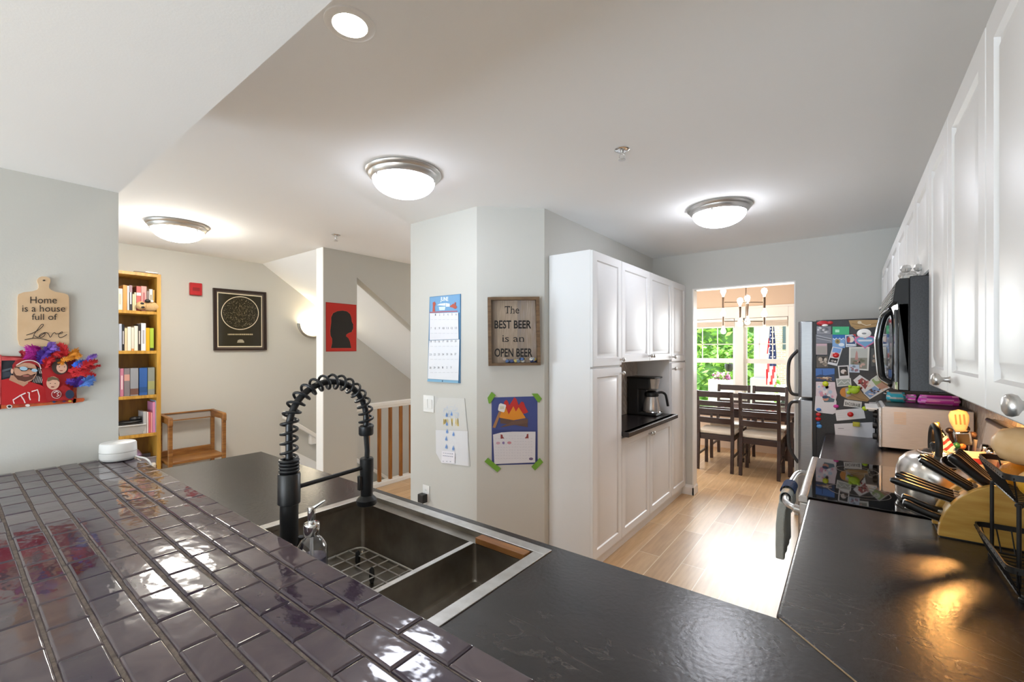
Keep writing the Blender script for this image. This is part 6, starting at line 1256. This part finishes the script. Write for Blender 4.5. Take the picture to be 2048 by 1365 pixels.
# ================================================================ dining set
SEATF = mk('cream_seat_fabric', '#d9cfc2', 0.85, bump=(150, 0.2))
def chair(label):
    """origin on the floor under the seat centre; faces +y (back at -y)"""
    t = thing('dining_chair', label, 'chair', (0, 0, 0), 0, 'dining chairs'); W_, D_ = 0.42, 0.40; hw = W_ / 2
    for s_ in (-1, 1):
        m = MB(); x = s_ * (hw - 0.018)
        m.prism([(-D_ / 2 - 0.055, 0), (-D_ / 2 - 0.02, 0), (-D_ / 2 + 0.02, 0.44), (-D_ / 2 - 0.005, 0.72), (-D_ / 2 - 0.05, 0.975), (-D_ / 2 - 0.078, 0.97), (-D_ / 2 - 0.04, 0.70), (-D_ / 2 - 0.018, 0.44)], x - 0.018, x + 0.018, DARKW, 'x'); m.obj('leg', t, smooth=0, bevel=0.003)
        MB().box(x - 0.018, x + 0.018, D_ / 2 - 0.036, D_ / 2, 0, 0.43, DARKW).obj('leg', t, smooth=0, bevel=0.003)
        MB().box(x - 0.008, x + 0.008, -D_ / 2, D_ / 2 - 0.03, 0.17, 0.195, DARKW).obj('stretcher', t, smooth=0)
    MB().box(-hw + 0.01, hw - 0.01, -D_ / 2, D_ / 2, 0.37, 0.435, DARKW).obj('seat_frame', t, smooth=0, bevel=0.003)
    m = MB(); m.box(-hw, hw, -D_ / 2 + 0.012, D_ / 2 + 0.015, 0.437, 0.482, SEATF); m.obj('seat_cushion', t, bevel=0.018, seg=3)
    def yb(z): return -D_ / 2 - 0.012 - max(0, z - 0.5) * 0.105
    for z0, z1 in ((0.895, 0.968), (0.79, 0.85), (0.695, 0.755), (0.58, 0.648)):
        m = MB(); n = 8; vs = []; fs = []
        for i in range(n + 1):
            x = -hw + 0.02 + (W_ - 0.04) * i / n; c_ = -0.018 * math.sin(PI * i / n)
            vs += [(x, yb(z0) + c_ - 0.011, z0), (x, yb(z0) + c_ + 0.011, z0), (x, yb(z1) + c_ + 0.011, z1), (x, yb(z1) + c_ - 0.011, z1)]
        for i in range(n):
            for j in range(4): fs.append((4 * i + j, 4 * i + (j + 1) % 4, 4 * i + 4 + (j + 1) % 4, 4 * i + 4 + j))
        fs += [(0, 1, 2, 3), (4 * n, 4 * n + 1, 4 * n + 2, 4 * n + 3)]; m.add(vs, fs, DARKW); m.obj('back_slat', t, smooth=40)
    for x in (-0.035, 0.035): MB().box(x - 0.012, x + 0.012, yb(0.67) - 0.012, yb(0.67) + 0.006, 0.645, 0.70, DARKW).obj('slat_link', t, smooth=0)
    return t
ch = chair('near dining chair on the right, its slatted back toward the kitchen'); ch.location = (-0.81, 5.92, 0)
dup(ch, (-1.285, 5.92, 0), 0.0, 'near dining chair on the left, partly behind the door jamb')
dup(ch, (-1.285, 6.55, 0), PI, 'far dining chair on the left, facing the kitchen across the table')
dup(ch, (-0.84, 6.55, 0), PI, 'far dining chair on the right, in front of the flag')
dup(ch, (-0.30, 6.22, 0), PI / 2, 'dining chair at the right end of the table, half hidden by the refrigerator')
TBW = mk('polished_dark_table', '#35231f', 0.12, noise=(5, '#2a1a17', (10, 1, 1)))
tb = thing('dining_table', 'dark rectangular dining table with a polished top', 'table', (-1.2, 6.23, 0))
MB().box(-0.85, 0.73, -0.33, 0.31, 0.715, 0.748, TBW).obj('table_top', tb, smooth=0, bevel=0.004)
MB().box(-0.78, 0.66, -0.27, 0.25, 0.63, 0.715, DARKW).obj('apron', tb, smooth=0)
for x in (-0.79, 0.67):
    for y in (-0.28, 0.26): MB().lathe([(0.032, 0), (0.036, 0.3), (0.045, 0.63)], DARKW, 4, T(x, y, 0) @ Matrix.Rotation(PI / 4, 4, 'Z')).obj('leg', tb, smooth=0)

# chandelier
cx, cyy = -1.03, 6.2
cd = thing('chandelier', 'bronze multi-arm chandelier with bare glowing bulbs above the dining table', 'chandelier', (cx, cyy, 0))
BRZ = mk('dark_bronze_tube', '#7a6a5c', 0.3, 0.7); BULB = mk('bulb_lit', '#fff1e0', 0.3, emis=14); BULBD = mk('bulb_dim', '#f0dcc0', 0.2, emis=1.2)
def ch_pt(px, py, dy=0.0): p = Py(px, py, cyy + dy); return Vector((p.x - cx, dy, p.z))
MB().lathe([(0.0, 0), (0.06, 0), (0.06, -0.02), (0.0, -0.025)], BRZ, 24, T(0, 0, CEIL)).obj('canopy', cd)
top = ch_pt(1487, 570); bot = ch_pt(1487, 646); MB().cyl((0, 0, CEIL - 0.02), (0, 0, bot.z), 0.006, BRZ, 10).obj('stem', cd)
for px, cols in ((1446.5, ((594, 617, 1), (632, 652, 0))), (1528.5, ((594, 617, 1), (630, 650, 0)))):
    for a, b, both in cols:
        p, q = ch_pt(px, a), ch_pt(px, b); MB().cyl(p, q, 0.014, BRZ, 12).obj('tube', cd)
        ends = ((p, 1), (q, -1)) if both else ((q, -1),)
        for e, s_ in ends: MB().lathe([(0.012, 0), (0.014, 0.02 * s_), (0.03, 0.055 * s_), (0.034, 0.075 * s_), (0.026, 0.10 * s_), (0.0, 0.112 * s_)], BULB if both else BULBD, 18, Matrix.Translation(e)).obj('bulb', cd)
        if not both: MB().cyl(ch_pt(px, 632), ch_pt(px, 600), 0.006, BRZ, 8).obj('tube', cd)
for px, a, b, dy in ((1482, 614, 637, -0.06), (1493, 607, 632, 0.06)):
    p, q = ch_pt(px, a), ch_pt(px, b); p.y = q.y = dy; MB().cyl(p, q, 0.014, BRZ, 12).obj('tube', cd)
    for e, s_ in ((p, 1), (q, -1)): MB().lathe([(0.012, 0), (0.014, 0.02 * s_), (0.03, 0.055 * s_), (0.034, 0.075 * s_), (0.026, 0.10 * s_), (0.0, 0.112 * s_)], BULB, 18, Matrix.Translation(e)).obj('bulb', cd)
for py, in ((605,), (643,)):
    a, b = ch_pt(1446.5, py), ch_pt(1528.5, py); MB().cyl(a, b, 0.006, BRZ, 8).obj('arm', cd)
    z = (a.z + b.z) / 2; MB().cyl((ch_pt(1482, py).x, -0.06, z), (ch_pt(1493, py).x, 0.06, z), 0.006, BRZ, 8).obj('arm', cd)
# ================================================================ things on the right counter and the range
BAM = mk('bamboo', '#d0a955', 0.4, noise=(4, '#b98c3c', (1.5, 1, 12))); BAMT = mk('bamboo_end_grain', '#dcc08c', 0.45, noise=(14, '#b99660', (1, 14, 1)))
kb = thing('knife_block', 'half-round bamboo knife block holding black-handled knives', 'knife block', (0, 0, 0))
KX, KR, KZ = 0.396, 0.183, CT + 0.004
def kprof(r): return [(KX - r, KZ)] + [(KX + r * math.cos(a), KZ + r * math.sin(a)) for a in [PI - (PI / 2) * i / 18 for i in range(19)]] + [(KX + 0.07, KZ + r * 0.86), (KX + 0.095, KZ)]
ky = [1.815, 1.838, 1.868, 1.898, 1.928, 1.951]
MB().prism(kprof(KR), ky[0], ky[1], BAM, 'y').obj('side_slab', kb, smooth=30, bevel=0.002)
MB().prism(kprof(KR), ky[4], ky[5], BAM, 'y').obj('side_slab', kb, smooth=30, bevel=0.002)
m = MB(); m.prism(kprof(KR - 0.012), ky[1], ky[4], BAMT, 'y')
m.obj('slotted_core', kb, smooth=30)
MB().box(KX - KR + 0.004, KX + 0.09, 1.818, 1.948, CT, KZ, BLACKPL).obj('base_pad', kb)
def knife(label, ang, el, y, L_, hw_=0.0085, hh=0.012, curve=0.0, bol=True, rr=None, white=False):
    """handle standing out of the arc at angle ang (degrees above the -x direction)"""
    a = PI - math.radians(ang); p0 = Vector((KX, y, KZ)) + Vector((math.cos(a), 0, math.sin(a))) * (KR - 0.014); a = PI - math.radians(el); d = Vector((math.cos(a), 0, math.sin(a)))
    o = thing('kitchen_knife', label, 'knife', p0, 0, 'knives in the bamboo block'); u = Vector((-d.z, 0, d.x)) * (1 if d.x < 0 else 1); m = MB(); n = 7; vs = []; fs = []
    HB = mk('knife_handle', '#16120f', 0.28)
    prof = [(0.012, 0.72), (0.03, 0.95), (0.3, 0.85), (0.6, 0.92), (0.85, 1.05), (0.97, 0.9), (1.0, 0.55)]
    for t, w_ in prof:
        c_ = d * (L_ * t) + u * (curve * t * t)
        for k in range(10):
            b = 2 * PI * k / 10; vs.append(c_ + u * math.copysign(abs(math.cos(b)) ** 0.7, math.cos(b)) * hh * w_ + Vector((0, math.copysign(abs(math.sin(b)) ** 0.7, math.sin(b)) * hw_, 0)))
    for i in range(n - 1):
        for k in range(10): fs.append((i * 10 + k, i * 10 + (k + 1) % 10, (i + 1) * 10 + (k + 1) % 10, (i + 1) * 10 + k))
    fs += [tuple(range(9, -1, -1)), tuple((n - 1) * 10 + k for k in range(10))]; m.add(vs, fs, HB); h_ = m.obj('handle', o, smooth=40)
    q = MB(); q.tube([d * (L_ * 0.10) + u * hh * 0.93, d * (L_ * 0.5) + u * (hh * 0.93 + curve * .25), d * (L_ * 0.92) + u * (hh * 1.04 + curve * .84)], [0.0022] * 3, STEEL, 6); q.obj('tang', h_)
    if bol: MB().lathe([(0.0095, -0.004), (0.0105, 0.004), (0.0095, 0.012)], STEEL, 12, rot_to(d)).obj('bolster', h_)
    return o
knife('knife at the bottom of the block with a curved black handle, nearest the camera', 14, 12, 1.853, 0.10, 0.010, 0.013, curve=-0.012)
knife('knife at the bottom of the block behind the curved-handled one', 16, 14, 1.912, 0.10, 0.009, 0.012, curve=-0.006)
knife('long knife with a plain black handle in the lower row, nearest the camera', 37, 14, 1.848, 0.16, 0.009, 0.0105)
knife('knife in the lower row with a steel-edged handle, second from the camera', 38, 16, 1.868, 0.14, 0.007, 0.009)
knife('knife in the lower row with a brown-edged handle, third from the camera', 39, 17, 1.890, 0.15, 0.008, 0.009)
knife('slim knife at the back of the lower row', 40, 18, 1.912, 0.14, 0.007, 0.008)
knife('knife in the upper row with a steel-capped handle, nearest the camera', 54, 33, 1.850, 0.145, 0.0085, 0.010)
knife('knife in the upper row, second from the camera', 55, 34, 1.872, 0.15, 0.008, 0.010)
knife('knife in the upper row, third from the camera', 56, 35, 1.896, 0.14, 0.008, 0.009)
knife('broad black-handled knife at the top of the block', 67, 43, 1.862, 0.118, 0.011, 0.014)
for k, y in enumerate((1.884, 1.900, 1.916, 1.932)): knife('slim steak knife at the top back of the bamboo block', 69 + k * 1.2, 45 + k, y, 0.112, 0.0042, 0.008, bol=False)

# ---- kettle on the cooktop
kt = thing('kettle', 'brushed stainless kettle with a black loop handle on the cooktop', 'kettle', (0.246, 2.165, 0.9198))
KS = mk('kettle_steel', '#d6d2cd', 0.24, 0.88)
MB().lathe([(0.0, 0.001), (0.098, 0.001), (0.104, 0.006), (0.108, 0.02), (0.109, 0.085), (0.106, 0.122), (0.096, 0.152), (0.078, 0.173), (0.054, 0.185), (0.046, 0.187)], KS, 56).obj('body', kt, smooth=45)
MB().lathe([(0.106, 0.016), (0.1095, 0.017), (0.1095, 0.022), (0.107, 0.024)], mk('kettle_seam', '#8b8783', 0.3, 0.9), 56).obj('base_seam', kt)
MB().lathe([(0.048, 0.184), (0.046, 0.189), (0.025, 0.196), (0.0, 0.198)], KS, 40).obj('lid', kt)
MB().lathe([(0.010, 0.195), (0.012, 0.205), (0.015, 0.214), (0.010, 0.222), (0, 0.224)], BLACKPL, 18).obj('lid_knob', kt)
sd = Vector((0.18, -0.72, 0.66)).normalized(); s0 = Vector((0.012, -0.062, 0.128)); m = MB()
m.tube([s0, s0 + sd * 0.03, s0 + sd * 0.068], [0.034, 0.027, 0.0235], KS, 28)
sp_ = m.obj('spout', kt, smooth=50)
m = MB(); m.lathe([(0.0245, 0), (0.0265, 0.004), (0.0245, 0.009), (0.020, 0.009), (0.0195, 0.002), (0.0, 0.0018)], CHROME, 28, Matrix.Translation(s0 + sd * 0.067) @ rot_to(sd)); m.obj('spout_ring', sp_)
m = MB(); m.lathe([(0.0, 0), (0.0192, 0)], BLACKPL, 24, Matrix.Translation(s0 + sd * 0.0705) @ rot_to(sd)); m.obj('spout_opening', sp_)
hv = Vector((0.06, -1, 0)).normalized()
hpts = [(-0.055, 0.178), (-0.058, 0.215), (-0.048, 0.252), (-0.022, 0.277), (0.012, 0.280), (0.040, 0.262), (0.054, 0.225), (0.052, 0.182)]
hp = spline([hv * a + Vector((0, 0, b)) for a, b in hpts], 6)
MB().tube(hp, 0.0105, BLACKPL, 12).obj('handle', kt)
# ---- utensil crock
CK = Vector((0.388, 2.60, 0.9198))
uc = thing('utensil_crock', 'white crock with a red band full of cooking utensils behind the kettle', 'crock', CK)
MB().lathe([(0.0, 0.001), (0.048, 0.001), (0.052, 0.008), (0.055, 0.07), (0.060, 0.138), (0.0575, 0.141), (0.052, 0.07), (0.049, 0.012), (0.0, 0.010)], mk('crock_white', '#e4e0d8', 0.25), 36).obj('pot', uc, smooth=45)
MB().lathe([(0.0562, 0.088), (0.0568, 0.09), (0.0583, 0.112), (0.0578, 0.114)], mk('crock_red_band', '#a83a3f', 0.3), 36).obj('painted_band', uc)
def utensil(name, label, base, tip, parts):
    o = thing(name, label, name.replace('_', ' '), CK + Vector(base), 0, 'utensils in the crock'); d = Vector(tip) - Vector(base); parts(o, d); return o
WSP = mk('pale_spoon_wood', '#d6bd97', 0.5)
def spoon(o, d):
    m = MB(); m.tube([(0, 0, 0), d * 0.5, d * 0.8], [0.005, 0.005, 0.007], WSP, 8); m.obj('handle', o)
    q = Matrix.Translation(d * 0.9) @ rot_to(d); g = MB(); g.lathe([(0.010, -0.05), (0.021, -0.03), (0.030, 0.0), (0.031, 0.025), (0.024, 0.042), (0.0, 0.05)], WSP, 16, q @ Matrix.Diagonal((1, 0.35, 1, 1))); g.obj('bowl', o)
    for x in (-0.011, 0.002, 0.014): h_ = MB(); h_.box(x - 0.0025, x + 0.0025, -0.0115, -0.0095, -0.012, 0.03, mk('spoon_slot', '#8c7350', 0.6), q); h_.obj('slot', o, smooth=0)
p1_ = Py(1917, 842, 2.58); utensil('slotted_spoon', 'pale wooden slotted spoon standing up out of the crock', (0.0, 0.0, 0.012), tuple(p1_ + Vector((0, 0, 0.025)) - CK), spoon)
def masher(o, d):
    MB().tube([(0, 0, 0), d * 0.7], 0.005, BLACKPL, 8).obj('handle', o); q = Matrix.Translation(d * 0.86) @ rot_to(d); g = MB(); g.box(-0.026, 0.026, -0.018, 0.018, -0.03, 0.03, CHROME, q); g.obj('head', o, bevel=0.008, seg=3)
p1_ = Py(1922, 868, 2.56); utensil('meat_mallet', 'chrome-headed mallet leaning in the crock below the wooden spoon', (0.012, -0.01, 0.012), tuple(p1_ + Vector((0, 0, 0.012)) - CK), masher)
def stick(col, r=0.006, knob_=None):
    def f(o, d):
        MB().tube([(0, 0, 0), d * 0.6, d], [r * 0.7, r, r * 1.1], mk('utensil_' + col[1:], col, 0.35), 10).obj('handle', o)
        if knob_: MB().ball(tuple(d), r * 2.2, mk('utensil_' + knob_[1:], knob_, 0.35), 12).obj('tip', o)
    return f
for lb, px, py, y, col, kn, nm in (('dark brown spatula handle at the left of the crock', 1899, 862, 2.60, '#2a1d18', '#2a1d18', 'spatula'), ('black ladle handle behind the mallet', 1932, 858, 2.63, '#17120f', '#35231b', 'ladle'), ('green-tipped utensil at the front rim of the crock', 1913, 892, 2.55, '#1f6b45', '#1f6b45', 'peeler'), ('orange-handled brush at the front of the crock', 1924, 893, 2.555, '#b5713f', '#b5713f', 'brush'), ('dark whisk handle at the right of the crock', 1946, 870, 2.62, '#3a2c26', '#6d5546', 'whisk'), ('steel tongs at the right rim of the crock', 1951, 880, 2.60, '#b9b7b4', None, 'tongs')):
    t_ = Py(px, py, y) - CK; utensil(nm, lb, (t_.x * 0.35, t_.y * 0.35, 0.012), tuple(t_), stick(col, 0.006, kn))
# small flag on a stick
fl_ = thing('table_flag', 'small stars and stripes flag on a gold-tipped stick in the crock', 'flag', CK + Vector((-0.02, -0.022, 0.012)), 0)
tip = Py(1876, 851, 2.50) - Vector(fl_.location)
MB().tube([(0, 0, 0), tip], 0.003, mk('black_stick', '#161514', 0.4), 8).obj('stick', fl_); MB().ball(tuple(tip + Vector((0, 0, 0.005))), (0.006, 0.006, 0.009), mk('gold_tip', '#c7a13c', 0.25, 0.8), 12).obj('tip', fl_)
fo = Vector(fl_.location); m = MB(); NAVYD = mk('flag_navy_dark', '#141722', 0.7)
def fpt(px, py): return Py(px, py, 2.497) - fo
quad = [fpt(1877, 853), fpt(1899, 880), fpt(1908, 897), fpt(1888, 910), fpt(1880, 885)]
A0, A1, B0, B1 = fpt(1875, 854), fpt(1888, 914), fpt(1879, 852), fpt(1911, 896); n = 9
for i in range(n):
    t0, t1 = i / n, (i + 1) / n; a, b, c_, d_ = A0.lerp(A1, t0), A0.lerp(A1, t1), B0.lerp(B1, t1), B0.lerp(B1, t0)
    col = NAVYD if i < 4 else (RED if i % 2 else FWHITE); k = 5
    for j in range(k): m.add([a.lerp(d_, j / k) + Vector((0, 0.004 * math.sin(j * 2), 0)), b.lerp(c_, j / k) + Vector((0, 0.004 * math.sin(j * 2), 0)), b.lerp(c_, (j + 1) / k) + Vector((0, 0.004 * math.sin(j * 2 + 2), 0)), a.lerp(d_, (j + 1) / k) + Vector((0, 0.004 * math.sin(j * 2 + 2), 0))], [(0, 1, 2, 3)], col)
rn = random.Random(4)                      # the printed stars belong to the cloth
for i in range(16): t = rn.uniform(0.06, 0.42); p = A0.lerp(A1, t).lerp(B0.lerp(B1, t), rn.uniform(0.12, 0.85)); m.ball(tuple(p + Vector((0, -0.005, 0))), (0.0022, 0.001, 0.0022), FWHITE, 6)
m.obj('cloth', fl_, smooth=60)

# ---- two-tier wire fruit basket
WIRE = mk('black_wire', '#161413', 0.4)
fb = thing('fruit_basket', 'two-tier black wire fruit basket on the right counter', 'basket', (0, 0, 0))
def tier(x0, x1, y0, y1, zt, zb, ins, nm, nw):
    def rect(a, b, c_, d_, z, r=0.02): return [(x, y, z) for cx, cy, q in ((b - r, d_ - r, 0), (a + r, d_ - r, PI / 2), (a + r, c_ + r, PI), (b - r, c_ + r, 1.5 * PI)) for x, y in arc(cx, cy, r, q, q + PI / 2, 4)]
    m = MB(); R_ = rect(x0, x1, y0, y1, zt); vs = []; n = len(R_)
    for z, o_ in ((zt - 0.007, 0), (zt + 0.007, 0), (zt + 0.007, -0.0025), (zt - 0.007, -0.0025)): vs += [(p[0] + (o_ if p[0] > (x0 + x1) / 2 else -o_), p[1] + (o_ if p[1] > (y0 + y1) / 2 else -o_), z) for p in R_]
    m.add(vs, [(k * n + i, k * n + (i + 1) % n, ((k + 1) % 4) * n + (i + 1) % n, ((k + 1) % 4) * n + i) for k in range(4) for i in range(n)], WIRE); m.obj(nm + '_rim', fb, smooth=40)
    w_ = MB(); B_ = rect(x0 + ins, x1 - ins, y0 + ins, y1 - ins, zb); w_.tube(B_, 0.0028, WIRE, 6, closed=True)
    for i in range(nw + 1):
        t = i / nw; y = y0 + 0.015 + (y1 - y0 - 0.03) * t; yb_ = y0 + ins + (y1 - y0 - 2 * ins) * t
        w_.tube([(x0, y, zt), (x0 + ins, yb_, zb), (x1 - ins, yb_, zb), (x1, y, zt)], 0.0017, WIRE, 5)
    k = 6
    for i in range(k + 1):
        t = i / k; x = x0 + 0.015 + (x1 - x0 - 0.03) * t; xb_ = x0 + ins + (x1 - x0 - 2 * ins) * t
        w_.tube([(x, y0, zt), (xb_, y0 + ins, zb)], 0.0017, WIRE, 5); w_.tube([(x, y1, zt), (xb_, y1 - ins, zb)], 0.0017, WIRE, 5)
    w_.obj(nm + '_wires', fb, smooth=40)
tier(0.276, 0.475, 1.425, 1.755, 0.990, 0.928, 0.024, 'lower_basket', 10)
tier(0.284, 0.462, 1.490, 1.752, 1.180, 1.118, 0.026, 'upper_basket', 12)
for y in (1.738, 1.5):
    MB().tube([(0.309, y, 0.928), (0.309, y, 1.118)], 0.0042, WIRE, 8).obj('post', fb); MB().tube([(0.44, y, 0.928), (0.44, y, 1.118)], 0.0042, WIRE, 8).obj('post', fb)
for x, y in ((0.305, 1.455), (0.305, 1.725), (0.445, 1.455), (0.445, 1.725)): MB().lathe([(0.0, CT + 0.0005), (0.006, CT + 0.0005), (0.0065, 0.922), (0.003, 0.927)], BLACKPL, 12, T(x, y, 0)).obj('foot', fb)
for x, y in ((0.312, 1.512), (0.312, 1.73)): MB().ball((x, y, 1.114), (0.008, 0.008, 0.007), BLACKPL, 10).obj('foot_cap', fb)
OR = mk('orange_peel', '#ee9a26', 0.4, bump=(260, 0.25)); OR2 = mk('yellow_orange_peel', '#f4b62a', 0.4, bump=(260, 0.25))
rn = random.Random(8)
for lb, x, y, r, m_ in (('deep orange fruit at the far left of the upper basket', 0.345, 1.69, 0.033, OR), ('yellow-orange fruit at the front of the upper basket', 0.355, 1.565, 0.037, OR2), ('orange fruit behind the squash in the upper basket', 0.42, 1.665, 0.034, OR2), ('orange fruit at the near right of the upper basket', 0.428, 1.563, 0.033, OR)):
    o = thing('orange', lb, 'orange', (x, y, 1.1195 + r), rn.uniform(0, 6), 'oranges in the upper basket'); MB().ball((0, 0, 0), (r, r, r * 0.96), m_, 24).obj('fruit', o); MB().ball((0, 0, r * 0.95), (0.004, 0.004, 0.002), flat('#6d7a2f'), 8).obj('stem_button', o)
sq = thing('butternut_squash', 'large beige squash lying on the oranges in the upper basket', 'squash', (0.372, 1.63, 1.232), -0.5)
SQM = mk('squash_skin', '#ecca9a', 0.45, noise=(16, '#deb57c'))
MB().lathe([(0.0, -0.075), (0.016, -0.072), (0.034, -0.058), (0.041, -0.035), (0.042, -0.005), (0.036, 0.025), (0.031, 0.055), (0.028, 0.085), (0.019, 0.10), (0.0, 0.104)], SQM, 32, Matrix.Rotation(PI / 2, 4, 'Y') @ Matrix.Scale(1.14, 4)).obj('squash', sq, smooth=60); MB().cyl((0.115, 0, 0), (0.135, 0.004, 0.006), 0.009, flat('#8c7a4a'), 10, 0.006).obj('stem', sq)
